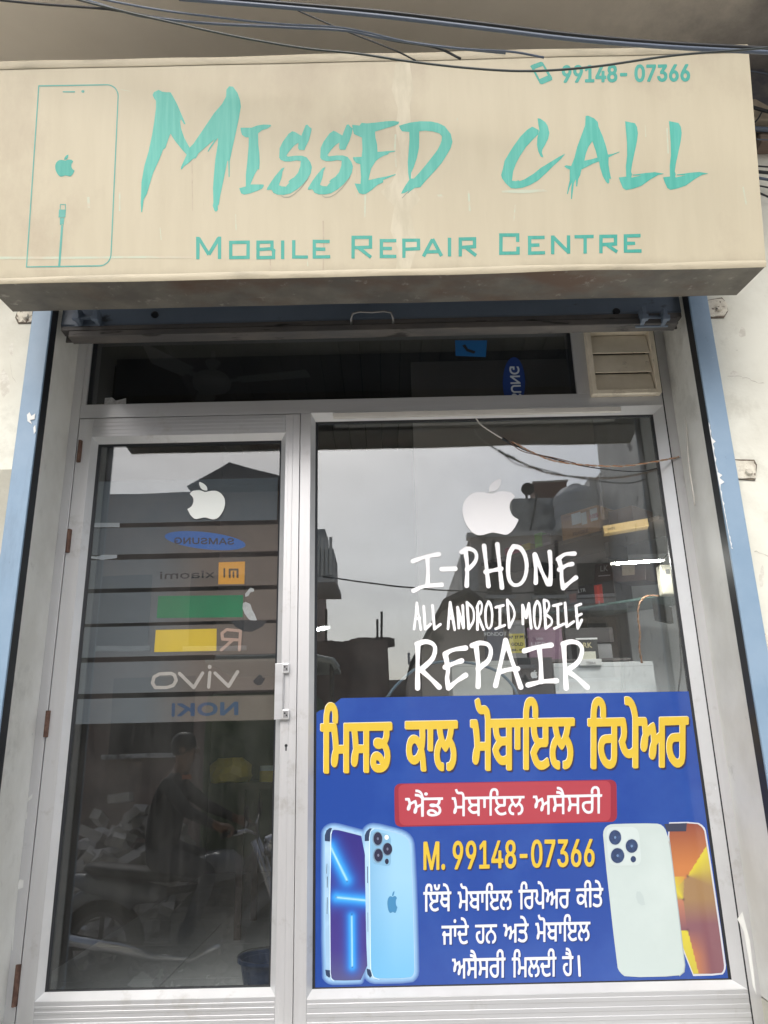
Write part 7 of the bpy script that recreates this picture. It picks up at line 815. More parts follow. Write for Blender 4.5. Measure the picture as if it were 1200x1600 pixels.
def cable(name, px, Y, r, m, label, group=None, n=8, parent=None):
    o = obj(name, MB().tube(curve_pts(px, Y), r, n), m, parent, smooth=True, fix=False)
    if label: tag(o, label, 'cable', group)
    return o
def twisted(name, px, Y, r, m1, m2, label, turns):
    c = curve_pts(px, Y, 14); root = thing(name, label, 'cable', c[0]); N = len(c)
    for s, m in ((0, m1), (math.pi, m2)):
        pts = []
        for i, p in enumerate(c):
            t = (c[min(i + 1, N - 1)] - c[max(i - 1, 0)]).normalized(); u = Vector((0, -1, 0)); w = t.cross(u); f = 2 * math.pi * turns * i / N + s
            pts.append(p + r * .9 * (math.cos(f) * u + math.sin(f) * w))
        obj('strand', MB().tube(pts, r, 6), m, root, smooth=True, fix=False)
    return root
lead = thing('light_lead', 'pale lead with black joint hanging from trunking over the window', 'cable', at(745, 655, -.012))
obj('pale_strand', MB().tube(curve_pts([(744, 654, -.012), (752, 664, -.02), (768, 675, -.025), (786, 686, -.025)], 0), .0026, 8), WHITEC, lead, smooth=True, fix=False)
obj('taped_joint', MB().tube(curve_pts([(785, 685, -.025), (798, 693, -.025), (812, 698, -.025)], 0), .0052, 8), BLACKC, lead, smooth=True, fix=False)
twisted('twisted_wire', [(800, 690, -.03), (830, 706, -.03), (866, 720, -.03), (920, 727, -.03), (975, 728, -.03), (1025, 721, -.025), (1061, 714, -.006)], 0, .0021, ORANGEC, mat('dull_white_wire', (.45, .36, .28, 1)), 'twisted orange wire sagging across the top right of the window', 16)
cable('black_wire', [(790, 688, -.028), (822, 704, -.028), (862, 716, -.028), (905, 727, -.028), (960, 735, -.028), (1000, 737, -.028), (1026, 732, -.02)], 0, .0022, BLACKC, 'thin black wire sagging just below the twisted orange wire')
cable('brown_wire', [(796, 690, -.033), (812, 703, -.033), (835, 710, -.033), (860, 714, -.033), (900, 724, -.033)], 0, .0018, mat('brown_wire', (.16, .09, .07, 1)), 'short brown wire looped under the black taped joint')
m = MB(); pts = [(1062, 535), (1066, 590), (1071, 640), (1074, 690), (1077, 730), (1086, 790)]
cable('white_wall_wire', [(x, y, -.1) for x, y in pts], 0, .0028, WHITEC, 'thin white wire running down the right white reveal')

# ------------------------------------------------------------------ overhead cables in front of the sign
OC = 'dark cables crossing above the sign board'
Y0 = -.98
cable('overhead_cable', [(280, -8), (440, 5), (600, 19), (760, 38), (900, 55), (1050, 68), (1220, 77)], Y0, .0055, BLACKC, 'thick black cable along the top edge, uppermost of the pair', OC)
cable('overhead_cable', [(280, -2), (440, 11), (600, 26), (760, 45), (900, 62), (1050, 74), (1220, 83)], Y0 - .006, .0058, BLUEC, 'thick blue grey cable close under the thick black one', OC)
cable('overhead_cable', [(-20, -2), (60, 6), (165, 14), (225, 24), (310, 35), (420, 40), (520, 45), (570, 52), (612, 63), (680, 74), (720, 92)], Y0 + .06, .0035, BLACKC, 'dark cable entering at the upper left corner of the picture', OC)
cable('overhead_cable', [(112, -3), (190, 17), (250, 31), (330, 49), (400, 63), (480, 76), (560, 84), (640, 96), (740, 107), (830, 111), (930, 104), (1050, 87), (1160, 78), (1215, 73)], -1.02, .0030, mat('dark_green_cable', (.035, .045, .045, 1), rough=.4), 'single dark cable sagging over the phone number on the sign', OC)
cable('overhead_cable', [(150, -3), (240, 14), (330, 26), (430, 37), (520, 42), (570, 50), (640, 66), (720, 76), (800, 81), (850, 90)], Y0 + .03, .0030, BLUEC, 'thin grey cable from the upper left joining the bundle at middle', OC)
cable('overhead_cable', [(125, -3), (200, 20), (240, 28), (330, 37), (450, 43), (540, 48), (600, 60), (700, 74), (790, 83)], Y0 + .05, .0036, BLUEC, 'blue grey cable lowest of the bundle above the shop name', OC)
cable('overhead_cable', [(425, -5), (465, 16), (520, 40), (570, 60), (620, 80), (650, 95)], Y0 + .08, .0024, BLACKC, 'thin dark cable slanting steeply behind the thick pair', OC)
# cables behind the sign at the right
RC = 'dark cables passing the wall right of the sign'
for n_, (pts, r, m_, lb) in enumerate((
    ([(1150, 108), (1180, 112), (1215, 118)], .0025, BLUEC, 'thin grey cable highest on the dark wall right of sign'),
    ([(1160, 162), (1178, 168), (1195, 173), (1215, 178)], .0065, BLACKC, 'thick dark cable above the beige plaster lump at right'),
    ([(1165, 192), (1177, 192), (1184, 186), (1190, 176)], .003, BLACKC, 'short dark cable curling under the beige plaster lump'),
    ([(1165, 200), (1190, 202), (1215, 203)], .009, BLUEC, 'thickest blue grey cable right of the sign board'),
    ([(1168, 216), (1190, 218), (1215, 219)], .002, BLUEC, 'hair thin pale cable just above the brown wooden strip'),
    ([(1170, 259), (1190, 260), (1215, 262)], .003, BLACKC, 'thin black cable first below the brown wooden strip'),
    ([(1172, 267), (1190, 269), (1215, 271)], .006, BLACKC, 'thick black cable second below the brown wooden strip'),
    ([(1172, 275), (1190, 279), (1215, 283)], .005, BLUEC, 'grey cable third below the brown wooden strip'),
    ([(1174, 288), (1190, 291), (1215, 296)], .003, BLACKC, 'thin black cable fourth below the brown wooden strip'),
    ([(1174, 296), (1190, 303), (1215, 314)], .0035, BLACKC, 'lowest black cable below the brown strip, sloping down')) ):
    cable('wall_cable', pts, WY - .07 - .004 * (n_ % 3), r, m_, lb, RC)

# ------------------------------------------------------------------ things inside the shop
c = at(331, 597, 1.75); fz = c.z
fan = thing('ceiling_fan', 'white ceiling fan seen dimly through the dark transom glass', 'fan', (c.x, 1.75, fz))
FM = mat('fan_white', (.45, .44, .42, 1), rough=.4)
obj('motor_hub', MB().lathe([(0, -.06), (.07, -.058), (.115, -.03), (.12, .0), (.10, .035), (.05, .055), (0, .06)], (c.x, 1.75, fz), 24), FM, fan, smooth=True)
obj('down_rod', MB().lathe([(.014, .05), (.014, 3.98 - fz)], (c.x, 1.75, fz), 10).lathe([(.05, 3.9 - fz), (.012, 3.84 - fz)], (c.x, 1.75, fz), 14), FM, fan)
for k in range(3):
    a = R(-8 + 120 * k); M = Matrix.Translation((c.x, 1.75, fz)) @ Matrix.Rotation(a, 4, 'Z') @ Matrix.Rotation(R(10), 4, 'X')
    b_ = MB(); b_.box(.10, .20, -.02, .02, -.004, .004, M); b_.hull8([M @ Vector(v) for v in ((.18, -.055, -.003), (.62, -.07, -.003), (.62, .07, -.003), (.18, .055, -.003), (.18, -.055, .003), (.62, -.07, .003), (.62, .07, .003), (.18, .055, .003))])
    obj('blade', b_, FM, fan)
p = at(475, 555, 1.6); tag(obj('ceiling_hatch', MB().box(-.62, -.32, 1.5, 1.8, 3.972, 3.984).box(-.60, -.34, 1.52, 1.78, 3.966, 3.9725), mat('hatch_grey', (.26, .25, .24, 1))), 'square grey hatch in the dark strip ceiling', 'hatch')

def plane_z(px, py, z):
    d = (px - 600) * _R - (py - 800) * _U + FOC * _f; return CAMV + d * ((z - CAM_Z) / d.z)
# shelves set across the right corner
def shelf(name, pn, pf, Yn, depth, th, m, label):
    n_ = at(*pn, Yn); f_ = plane_z(*pf, n_.z); u = (f_ - n_); L = u.length; u.normalize(); w = Vector((u.y, -u.x, 0)).normalized()
    if w.y < 0: w = -w
    M = Matrix(((u.x, w.x, 0, n_.x), (u.y, w.y, 0, n_.y), (0, 0, 1, n_.z), (0, 0, 0, 1)))
    t = thing(name, label, 'shelf', n_)
    obj('shelf_board', MB().box(-.12, L + .12, 0, depth, 0, th, M), m, t, .002)
    for q in (L * .3, L * .85): obj('shelf_bracket', MB().box(q - .01, q + .01, depth * .5, depth + .02, -.07, -.001, M), RUSTBAR, t)
    return M, L, n_.z + th
GM, GL, GZ = shelf('glass_shelf', (1066, 927), (870, 958), .36, .24, .010, SHELFG, 'green edged glass shelf holding two dark printed boxes')
UM, UL, UZ = shelf('wooden_shelf', (990, 822), (780, 877), .50, .26, .018, mat('brown_shelf_board', (.15, .12, .10, 1), (.2, .16, .13, 1), 8, .5), 'brown upper shelf carrying a carton and coloured boxes')
FLAT = {}
def fm(c, rough=.45):
    k = tuple(c)
    if k not in FLAT: FLAT[k] = mat('packaging_%d' % len(FLAT), (*[min(.85, x * 1.35) for x in c], 1), (*[min(.8, x * 1.15) for x in c], 1), 12, rough)
    return FLAT[k]
def text(name, body, size, M, m, parent, align='CENTER', bold=0):
    c = bpy.data.curves.new(name, 'FONT'); c.body = body; c.size = size; c.align_x = align; c.offset = bold; c.materials.append(m)
    o = bpy.data.objects.new(name, c); COL.objects.link(o); o.matrix_world = M; return as_mesh(o, parent)
UP = Matrix(((1, 0, 0, 0), (0, 0, -1, 0), (0, 1, 0, 0), (0, 0, 0, 1)))     # text upright facing the street
def carton(name, M, sx, sy, sz, col, label, cat='box', tilt=0, trims=(), words=(), edge=None):
    """box with its front lower left corner at the origin of M (x along the front, y back)"""
    M = M @ Matrix.Rotation(tilt, 4, 'Y'); t = thing(name, label, cat, M.to_translation())
    obj('box_body', MB().box(0, sx, 0, sy, 0, sz, M), fm(col), t, .002)
    obj('lid_seam', MB().box(.004, sx - .004, -.0008, sy * .5, sz * .86, sz * .87, M), fm([x * .5 for x in col]), t)
    for (u0, u1, v0, v1, cc) in trims: obj('printed_label', MB().box(u0 * sx, u1 * sx, -.0014, .001, v0 * sz, v1 * sz, M), fm(cc), t)
    for (wd, u, v, size, cc) in words: text('box_lettering', wd, size, M @ Matrix.Translation((u * sx, -.0022, v * sz)) @ UP, fm(cc), t, bold=.0006)
    return t
def frontM(px0, px1, pyb, Y):
    a, b = at(px0, pyb, Y), at(px1, pyb, Y); return Matrix.Translation(a), b.x - a.x
def hgt(px, y0, y1, Y): return abs(at(px, y0, Y).z - at(px, y1, Y).z)
def onM(M, L, s, depth, z): # along a shelf, s measured from its near (right) end; x runs to the right again
    o = M @ Vector((s, depth, 0)); u = M.to_3x3() @ Vector((-1, 0, 0)); w = M.to_3x3() @ Vector((0, 1, 0))
    return Matrix(((u.x, w.x, 0, o.x), (u.y, w.y, 0, o.y), (0, 0, 1, z + .0005), (0, 0, 0, 1)))
DK = (.035, .03, .03); RD = (.40, .05, .04)
carton('phone_accessory_box', onM(GM, GL, GL * .94, .03, GZ), .235, .16, .098, DK, 'black and red printed box flat on the glass shelf', trims=((.60, .76, .08, .9, RD), (.66, .69, -.0, .5, (.4, .38, .36)), (.08, .22, .3, .7, (.12, .03, .02))), words=(('1', .68, .2, .09, (.55, .07, .05)), ('LTR', .35, .7, .022, (.4, .4, .4))))
Mx = onM(GM, GL, GL * .70, .05, GZ + .100)
carton('phone_accessory_box', Mx @ Matrix.Rotation(R(-8), 4, 'Z') @ Matrix.Rotation(R(7), 4, 'Y'), .25, .14, .085, (.055, .032, .028), 'dark brown box tilted on top of the black and red one', trims=((.56, .80, .30, .8, (.34, .27, .2)), (.08, .32, .35, .4, (.35, .3, .3)),), words=(('LK', .2, .6, .035, (.3, .28, .26)),))
carton('charger_carton', onM(UM, UL, UL * .50, .015, UZ), .20, .19, .125, (.44, .25, .13), 'brown cardboard carton with white shipping labels on the upper shelf', trims=((.30, .55, .5, .92, (.75, .74, .72)), (.56, .70, .42, .86, (.66, .66, .64)), (.80, .98, .45, .9, (.70, .66, .66))), words=(('FRAGILE', .5, .1, .022, (.2, .1, .06)), ('RIES', .89, .55, .026, (.5, .2, .2))))
carton('brown_carton', onM(UM, UL, UL * .18, .03, UZ), .12, .17, .085, (.20, .12, .08), 'small dark brown carton at the right end of upper shelf')
q0, q1 = at(943, 828, .44), at(1013, 816, .40)
yb = thing('yellow_flat_box', 'long flat yellow box lying in front of the brown carton', 'box', q0); d = (q1 - q0); M = Matrix.Translation(q0) @ Vector((1, 0, 0)).rotation_difference(d.normalized()).to_matrix().to_4x4()
obj('box_body', MB().box(0, d.length, 0, .06, -.014, .018, M), fm((.58, .40, .16)), yb, .002); text('box_lettering', 'WIFI', .016, M @ Matrix.Translation((.03, -.002, -.006)) @ UP, fm((.1, .08, .05)), yb)
for (s0, w_, h_, cc, lb) in ((.97, .10, .045, (.50, .09, .14), 'pink red packet at the left of the upper shelf'), (.83, .05, .04, (.62, .50, .10), 'small yellow packet beside the pink red packet'), (.72, .045, .075, (.22, .45, .10), 'small lime green packet on the upper shelf'), (.66, .05, .06, (.30, .27, .27), 'grey packet between lime packet and brown carton')):
    carton('accessory_packet', onM(UM, UL, UL * s0, .02, UZ), w_, .09, h_, cc, lb, 'packet', trims=((.1, .9, .15, .3, [min(1, x * 1.5) for x in cc]),))
# lit tube lamp
p0, p1 = at(963, 881, .25), at(1032, 876, .25)
tl_ = thing('tube_lamp', 'lit white tube lamp behind the right side of the window', 'lamp', (p0 + p1) / 2)
obj('tube', MB().tube([p0, p1], .0038, 10), lamp('tube_glow', (1, .97, .9, 1), 260.0), tl_, smooth=True)
obj('tube_holder', MB().tube([p0 + Vector((-.02, .012, .004)), p1 + Vector((.02, .012, .004))], .006, 8), WHITEC, tl_)
p0, p1 = at(486, 991, .7), at(509, 981, .7)
t2 = thing('tube_lamp', 'lit white tube lamp end at the left edge of the window', 'lamp', (p0 + p1) / 2)
obj('tube', MB().tube([at(446, 993, .7), p1], .006, 10), lamp('tube_glow_two', (.95, 1, 1, 1), 60.0), t2, smooth=True)
obj('tube_holder', MB().tube([at(444, 993, .7) + Vector((0, .012, .004)), p1 + Vector((.02, .012, .004))], .010, 8), WHITEC, t2)
# white adapter with black lead on the glass shelf
M_, w_ = frontM(1037, 1064, 931, .33)
ad = thing('power_adapter', 'ivory plastic adapter standing at the right end of glass shelf', 'adapter', M_.to_translation())
obj('adapter_body', MB().box(0, .058, 0, .05, .006, .125, M_), mat('ivory_plastic', (.60, .57, .47, 1), rough=.4), ad, .006)
obj('label', MB().box(.02, .036, -.001, .002, .085, .105, M_), fm((.12, .12, .12)), ad)
cable('black_lead', [(1052, 880, .36), (1045, 866, .38), (1036, 875, .40), (1031, 892, .42), (1036, 915, .42), (1030, 932, .40)], 0, .003, BLACKC, 'black lead looping behind the ivory adapter')
twisted('twisted_wire', [(1030, 931, .32), (1010, 932, .30), (999, 944, .28), (997, 965, .28), (1000, 990, .28), (999, 1012, .28), (1003, 1036, .28)], 0, .0024, BROWNC, ORANGEC, 'brown twisted cord hanging below the glass shelf', 9)
cable('corner_wire', [(1063, 935, .2), (1062, 990, .2), (1064, 1040, .2), (1060, 1080, .2)], 0, .003, BLACKC, 'thin dark wire down the right end of room wall')
# lower display
DY = .55
ct = thing('display_counter', 'white display counter behind the blue poster', 'counter', (.55, DY + .2, .72))
cz = at(800, 1092, DY).z
CW = mat('counter_white', (.72, .73, .73, 1), rough=.4)
obj('counter_top', MB().box(-.1, 1.30, DY - .06, DY + .45, cz - .03, cz), CW, ct, .003)
obj('counter_front', MB().box(-.08, 1.28, DY, DY + .02, .72, cz - .031), CW, ct)
bp_ = at(985, 1000, .96); obj('added_wall_panel', MB().box(bp_.x, 1.355, .96, .98, cz + .001, GZ + .30), mat('panel_white', (.84, .86, .88, 1), (.74, .76, .78, 1), 3, .4), ct)  # white panel added facing the street so this stretch of wall looks brighter
obj('counter_side', MB().box(-.08, -.06, DY + .021, DY + .4, .72, cz - .031), CW, ct); obj('counter_side', MB().box(1.26, 1.28, DY + .021, DY + .4, .72, cz - .031), CW, ct)
def stand(name, x0, x1, yb, yt, Y, depth, col, label, lift=None, **k):
    M_, w_ = frontM(x0, x1, yb, Y); o = M_.to_translation()
    return carton(name, Matrix.Translation((o.x, o.y, o.z if lift is None else lift)), w_, depth, hgt((x0 + x1) / 2, yb, yt, Y), col, label, **k)
stand('white_box', 708, 802, 1092, 1032, DY, .2, (.52, .53, .50), 'wide cream white box on the counter under the letter P', lift=cz + .0005)
stand('phone_carton', 806, 868, 1092, 1028, DY + .01, .14, (.03, .032, .036), 'black carton with pale fruit emblem between two white boxes', lift=cz + .0005)
fe = MB(); 
M_, w_ = frontM(831, 841, 1066, DY + .006)
EL = sub_emblem((at(835, 1053, DY).x, at(835, 1053, DY).z), .028, .034)
tag(flat('fruit_sticker', None, fm((.62, .66, .70)), None, lambda x, y: Vector((x * .0005, DY + .0075, y * .0005)), loops=EL), 'pale bitten fruit sticker on the black carton', 'sticker')
stand('white_box', 869, 1028, 1092, 1037, DY + .03, .25, (.60, .62, .63), 'largest white box on the counter at the lower right', lift=cz + .0005)
zr = at(800, 1031, DY + .03).z
rk = thing('wall_rack', 'narrow shelf holding the row of phone boxes', 'shelf', (.5, DY + .2, zr))
obj('shelf_board', MB().box(at(740, 1031, DY + .04).x, at(985, 1031, DY + .04).x, DY + .035, DY + .3, zr - .012, zr - .001), mat('rack_board', (.14, .13, .13, 1), rough=.4), rk)
RB = 'phone boxes in a row above the counter'
stand('phone_box', 763, 790, 1031, 978, DY + .06, .1, (.035, .05, .085), 'navy phone box at the left end of the row', lift=zr, words=(('FONDOT', .5, .74, .022, (.5, .52, .55)),))
stand('phone_box', 798, 824, 1031, 968, DY + .055, .1, (.30, .29, .30), 'grey phone box with yellow price label in the row', lift=zr, trims=((.0, .92, .18, .66, (.66, .56, .14)),), words=(('CAR 37 PR30', .46, .54, .016, (.06, .06, .05)), ('GOLD', .46, .36, .018, (.06, .06, .05)), ('850 - 10%', .46, .23, .012, (.06, .06, .05))))
stand('phone_box', 827, 882, 1031, 980, DY + .06, .12, (.20, .11, .17), 'purple phone box in the row beside the price label', lift=zr, words=(('HERO', .40, .36, .036, (.42, .38, .42)), ('LAVA', .34, .62, .012, (.42, .38, .42))))
stand('router_box', 884, 960, 1005, 981, DY + .12, .2, (.055, .048, .05), 'dark flat box behind the white edged black box', lift=at(900, 1005, DY + .12).z)
obj_m, w_ = frontM(884, 960, 1006, DY + .12)
rs = thing('box_stand', 'grey support under the dark flat box', 'stand', obj_m.to_translation()); zt_ = at(900, 1005, DY + .12).z
obj('support_post', MB().box(obj_m.to_translation().x + .01, obj_m.to_translation().x + w_ - .01, DY + .13, DY + .3, zr, zt_), fm((.26, .26, .27)), rs)
stand('phone_box', 903, 937, 1034, 997, DY + .02, .09, (.05, .05, .05), 'black phone box with white edge and pale label', lift=at(903, 1034, DY + .02).z, trims=((.0, 1., .93, 1., (.7, .7, .7)), (.2, .85, .08, .42, (.56, .55, .47)),), words=(('RK', .5, .58, .03, (.45, .4, .25)),))
stand('white_packet', 906, 941, 1040, 1030, DY + .01, .1, (.66, .66, .66), 'thin white packet under the black phone box', words=(('TS9A4', .5, .2, .014, (.3, .3, .3)),), lift=at(906, 1040, DY + .01).z)
cable('blue_hose', [(603, 1092, .42), (622, 1068, .42), (652, 1044, .42), (690, 1034, .42), (735, 1036, .42), (775, 1048, .42), (800, 1070, .42), (812, 1095, .42)], 0, .0055, mat('blue_hose', (.13, .22, .29, 1), rough=.3), 'grey blue hose arching behind the word REPAIR')
# table behind the door, yellow bag and stuff seen dimly
tb = thing('work_table', 'dark work table standing behind the glass door', 'table', (-.5, 1.5, .72))
WT = mat('dark_table_wood', (.07, .05, .045, 1), (.1, .075, .06, 1), 6, .5)
obj('tabletop', MB().box(-.75, -.1, 1.3, 1.8, 1.36, 1.39), WT, tb)
for x in (-.73, -.14):
    for y in (1.32, 1.76): obj('leg', MB().box(x, x + .03, y, y + .03, .712, 1.359), WT, tb)
p = at(362, 1150, 1.45)
bg = MB(); bg.lathe([(0, 0), (.09, 0), (.11, .03), (.10, .08), (.06, .11), (0, .12)], (p.x, 1.45, 1.3905), 14)
bg.v = [(x + .02 * noise.noise((x * 20, y * 20, z * 20)), y, z + .02 * noise.noise((x * 15, y * 15, 4 + z * 15))) for x, y, z in bg.v]
tag(obj('yellow_bag', bg, fm((.40, .30, .05))), 'crumpled yellow bag on the dark work table', 'bag')
p = at(418, 1155, 1.42)
tp = thing('tape_roll', 'yellow and pale roll on the right end of work table', 'roll', (p.x, 1.42, 1.39))
obj('roll_side', MB().lathe([(0, 0), (.035, 0), (.035, .05), (0, .05)], (p.x, 1.42, 1.3905), 16), fm((.50, .40, .10)), tp); obj('roll_core', MB().lathe([(0, .0505), (.034, .0505), (.034, .075), (0, .076)], (p.x, 1.42, 1.3905), 16), fm((.45, .5, .46)), tp)
# blue bucket at the door's lower right
p = at(402, 1500, .4)
bk = thing('blue_bucket', 'dark blue plastic bucket low behind the right edge of the door', 'bucket', (p.x, .4, .712))
BSM = mat('dark_blue_plastic', (.012, .03, .075, 1), rough=.35); hb_ = at(402, 1494, .4).z - .7125
obj('bucket_body', MB().lathe([(0, 0), (.075, 0), (.10, hb_), (.108, hb_), (.108, hb_ - .012), (.095, hb_ - .012), (.07, .006), (0, .006)], (p.x + .04, .4, .7125), 24), BSM, bk, smooth=False)
obj('bucket_handle', MB().tube([(p.x + .04 + .105 * math.cos(R(a)), .4 - .02, .7125 + hb_ + .03 * math.sin(R(a))) for a in range(0, 181, 15)], .003, 6), CHROME, bk)

# ------------------------------------------------------------------ street side that the glass mirrors
CONC = mat('grey_concrete', (.76, .75, .72, 1), (.60, .59, .57, 1), 1.2, .85, bump=.3, bscale=8, c3=(.10, .10, .095, 1), s3=2.2, lo3=.58, hi3=.68)
BRN = mat('brown_plaster', (.74, .65, .58, 1), (.62, .545, .49, 1), 1.0, .85, c3=(.09, .08, .07, 1), s3=3, lo3=.62, hi3=.7)
MOSS = mat('mossy_plaster', (.68, .68, .66, 1), (.30, .305, .30, 1), 4, .9)
BRK = mat('old_brick', (.36, .27, .23, 1), (.25, .20, .175, 1), 3, .9, bump=.4, bscale=12)
DARKW = mat('dark_opening', (.02, .02, .022, 1), rough=.5)
PALEC = mat('pale_column_plaster', (.78, .76, .71, 1), (.62, .60, .57, 1), 1.5, .85, c3=(.15, .14, .13, 1), s3=4, lo3=.6, hi3=.7)
def mrect(px0, px1, pyt, d, pyb=None, back=3.0):
    a = mir(px0, pyt, d); b = mir(px1, pyt, d); z0 = mir(px0, pyb, d).z if pyb else 0
    return MB().box(min(a.x, b.x), max(a.x, b.x), a.y - back, a.y, z0, a.z)
def win(parent, px0, px1, pyt, pyb, d, name='window'):
    a, b = mir(px0, pyt, d), mir(px1, pyb, d); x0, x1 = sorted((a.x, b.x)); w = obj(name, MB().box(x0, x1, a.y - .05, a.y + .03, b.z, a.z), DARKW, parent)
    obj('sill', MB().box(x0 - .06, x1 + .06, a.y + .0305, a.y + .12, b.z - .06, b.z), CONC, w); return w
h = thing('brick_house', 'old brown house with low gable across the street', 'building', mir(300, 1180, 8) * 1)
p0, p1, pk = mir(40, 775, 8), mir(476, 765, 8), mir(365, 733, 8)
obj('wall', MB().box(p0.x, p1.x, p0.y - 4, p0.y, 0, p1.z), BRK, h)
obj('roof', MB().prism([(mir(300, 760, 8).x, p1.z - .02), (p1.x - .1, p1.z - .02), (p1.x - .3, p1.z + .1), (pk.x, pk.z)], p0.y - 4, p0.y + .3), mat('dark_roof', (.07, .06, .055, 1), (.1, .085, .08, 1), 4, .9), h)
for a_ in ((150, 230, 900, 1010), (300, 380, 900, 1010), (180, 300, 1060, 1175)): win(h, *a_, 8)
bl = mrect(476, 521, 858, 7.6, 902, .9); obj('balcony', bl, CONC, h); obj('balcony_slab', mrect(474, 524, 902, 7.5, 911, 1.2), CONC, h); obj('parapet', mrect(476, 508, 826, 7.9, 857, .7), MOSS, h)
for k in range(7): 
    x = mir(478 + k * 6.5, 850, 7.6); obj('baluster', MB().box(x.x - .02, x.x + .02, x.y + .001, x.y + .04, mir(500, 900, 7.6).z, mir(500, 840, 7.6).z), PALEC, h)
h2 = thing('low_wall_house', 'low brick ruin with rods on top across the street', 'building', mir(550, 1180, 8.6))
obj('wall', mrect(476, 607, 1003, 8.6), BRK, h2); obj('wall', mrect(600, 655, 1062, 9.2), BRN, h2)
for (px, t_, b_) in ((509, 953, 1003), (590, 968, 1003), (597, 955, 1003)):
    a, b = mir(px, t_, 8.7), mir(px, b_, 8.7); obj('iron_rod', MB().tube([a, b], .018, 6), RUSTBAR, h2)
m = MB()
for k in range(26):
    q = mir(rnd.uniform(480, 604), 1001, 8.7); s = rnd.uniform(.04, .12); m.box(-s, s, -s, s, -s * .5, s * .6, Matrix.Translation((q.x, q.y - .3, q.z)) @ Matrix.Rotation(rnd.uniform(0, 3), 4, 'Z'))
tag(obj('roof_rubble', m, BRK, h2), None, None, kind='stuff')
h3 = thing('shed', 'dark gabled shed in front of the concrete house', 'shed', mir(700, 1180, 7))
a = [mir(x, y, 7) for x, y in ((636, 1092), (640, 1050), (690, 955), (728, 938), (800, 990), (850, 1092))]
obj('gable_wall', MB().prism([(v.x, v.z if i not in (0, 5) else 0) for i, v in enumerate(a)], a[0].y - 2.5, a[0].y), BRN, h3)
obj('roof', MB().add([(v.x, a[0].y + .35 - e, v.z + .03 + t) for e in (0, 3) for t in (0, .06) for v in a[1:5]], [(0, 1, 5, 4), (1, 2, 6, 5), (2, 3, 7, 6), (8, 9, 13, 12), (9, 10, 14, 13), (10, 11, 15, 14), (4, 5, 13, 12), (5, 6, 14, 13), (6, 7, 15, 14), (0, 1, 9, 8), (1, 2, 10, 9), (2, 3, 11, 10)]), mat('shed_roof', (.05, .045, .045, 1), rough=.8), h3)
q0, q1 = mir(637, 1020, 7), mir(641, 1038, 7); obj('lamp_strip', MB().box(q0.x, q1.x, q0.y + .001, q0.y + .03, q1.z, q0.z), fm((.7, .7, .7)), h3)
h4 = thing('concrete_house', 'tall brown and grey concrete house with roof tank across street', 'building', mir(870, 1180, 12))
obj('wall', mrect(735, 1040, 838, 12, None, 6), BRN, h4); obj('wall', mrect(720, 746, 866, 11.6, None, 5), MOSS, h4)
obj('parapet', mrect(798, 886, 780, 12.4, 839, .8), MOSS, h4); obj('stair_tower', mrect(938, 985, 738, 12.5, 839, 3), CONC, h4); obj('tower_cap', mrect(920, 945, 748, 12.9, 839, 2), CONC, h4)
for a_ in ((760, 800, 880, 930), (830, 880, 880, 930), (900, 960, 880, 930), (770, 830, 975, 1040), (880, 960, 975, 1060)): win(h4, *a_, 12)
obj('canopy', mrect(740, 1035, 950, 11.3, 958, .7), CONC, h4)
for (px, t_, b_) in ((734, 842, 865), (953, 725, 760), (988, 700, 745)):
    a, b = mir(px, t_, 12.2), mir(px, b_, 12.2); obj('iron_rod', MB().tube([a, b], .02, 6), RUSTBAR, h4)
c = mir(913, 815, 11.7); tw = abs(mir(950, 800, 11.7).x - mir(878, 800, 11.7).x) / 2; th_ = mir(913, 752, 11.7).z - mir(913, 820, 11.7).z
tk = thing('water_tank', 'pale ribbed plastic water tank on the concrete house roof', 'water tank', (c.x, c.y - tw, c.z))
obj('tank_body', MB().lathe([(0, 0), (tw * .97, 0), (tw, .05 * th_), (tw * .95, .22 * th_), (tw, .26 * th_), (tw, .44 * th_), (tw * .95, .48 * th_), (tw, .52 * th_), (tw, .68 * th_), (tw * .94, .74 * th_), (tw * .7, .88 * th_), (tw * .3, .94 * th_), (tw * .3, .98 * th_), (tw * .25, th_), (0, th_)], (c.x, c.y - tw, c.z), 28), mat('tank_plastic', (.74, .74, .73, 1), (.62, .62, .62, 1), 2, .6), tk, smooth=False)
obj('tank_slab', MB().box(c.x - tw * 1.1, c.x + tw * 1.1, c.y - 2.2 * tw, c.y + .1, mir(735, 838, 12).z, c.z - .002), CONC, tk)
c = mir(823, 768, 12.7); ds = thing('satellite_dish', 'dark satellite dish on the mossy parapet', 'dish', c - Vector((0, 0, .3)))
rr = abs(mir(834, 768, 12.7).x - c.x)
obj('dish', MB().lathe([(0, .0), (rr * .5, .04), (rr, .14), (rr, .16), (rr * .5, .06), (0, .02)], c, 20, 'Y'), mat('dish_grey', (.07, .07, .075, 1), rough=.5), ds); obj('mast', MB().tube([c + Vector((0, -.05, 0)), c + Vector((0, -.05, -.42))], .03, 8), RUSTBAR, ds)
c = mir(862, 780, 12.5); bx = thing('roof_box', 'reddish brown box standing on the mossy parapet', 'box', c); obj('box_body', MB().box(c.x - .33, c.x + .33, c.y - .5, c.y, c.z - .02, c.z + .36), mat('red_brown_box', (.25, .13, .10, 1), (.18, .11, .09, 1), 3, .8), bx); obj('lid', MB().box(c.x - .36, c.x + .36, c.y - .53, c.y + .03, c.z + .361, c.z + .4), BRN, bx)
h5 = thing('plastered_tower', 'tall pale plastered side wall with a crack across street', 'building', mir(1030, 1180, 9))
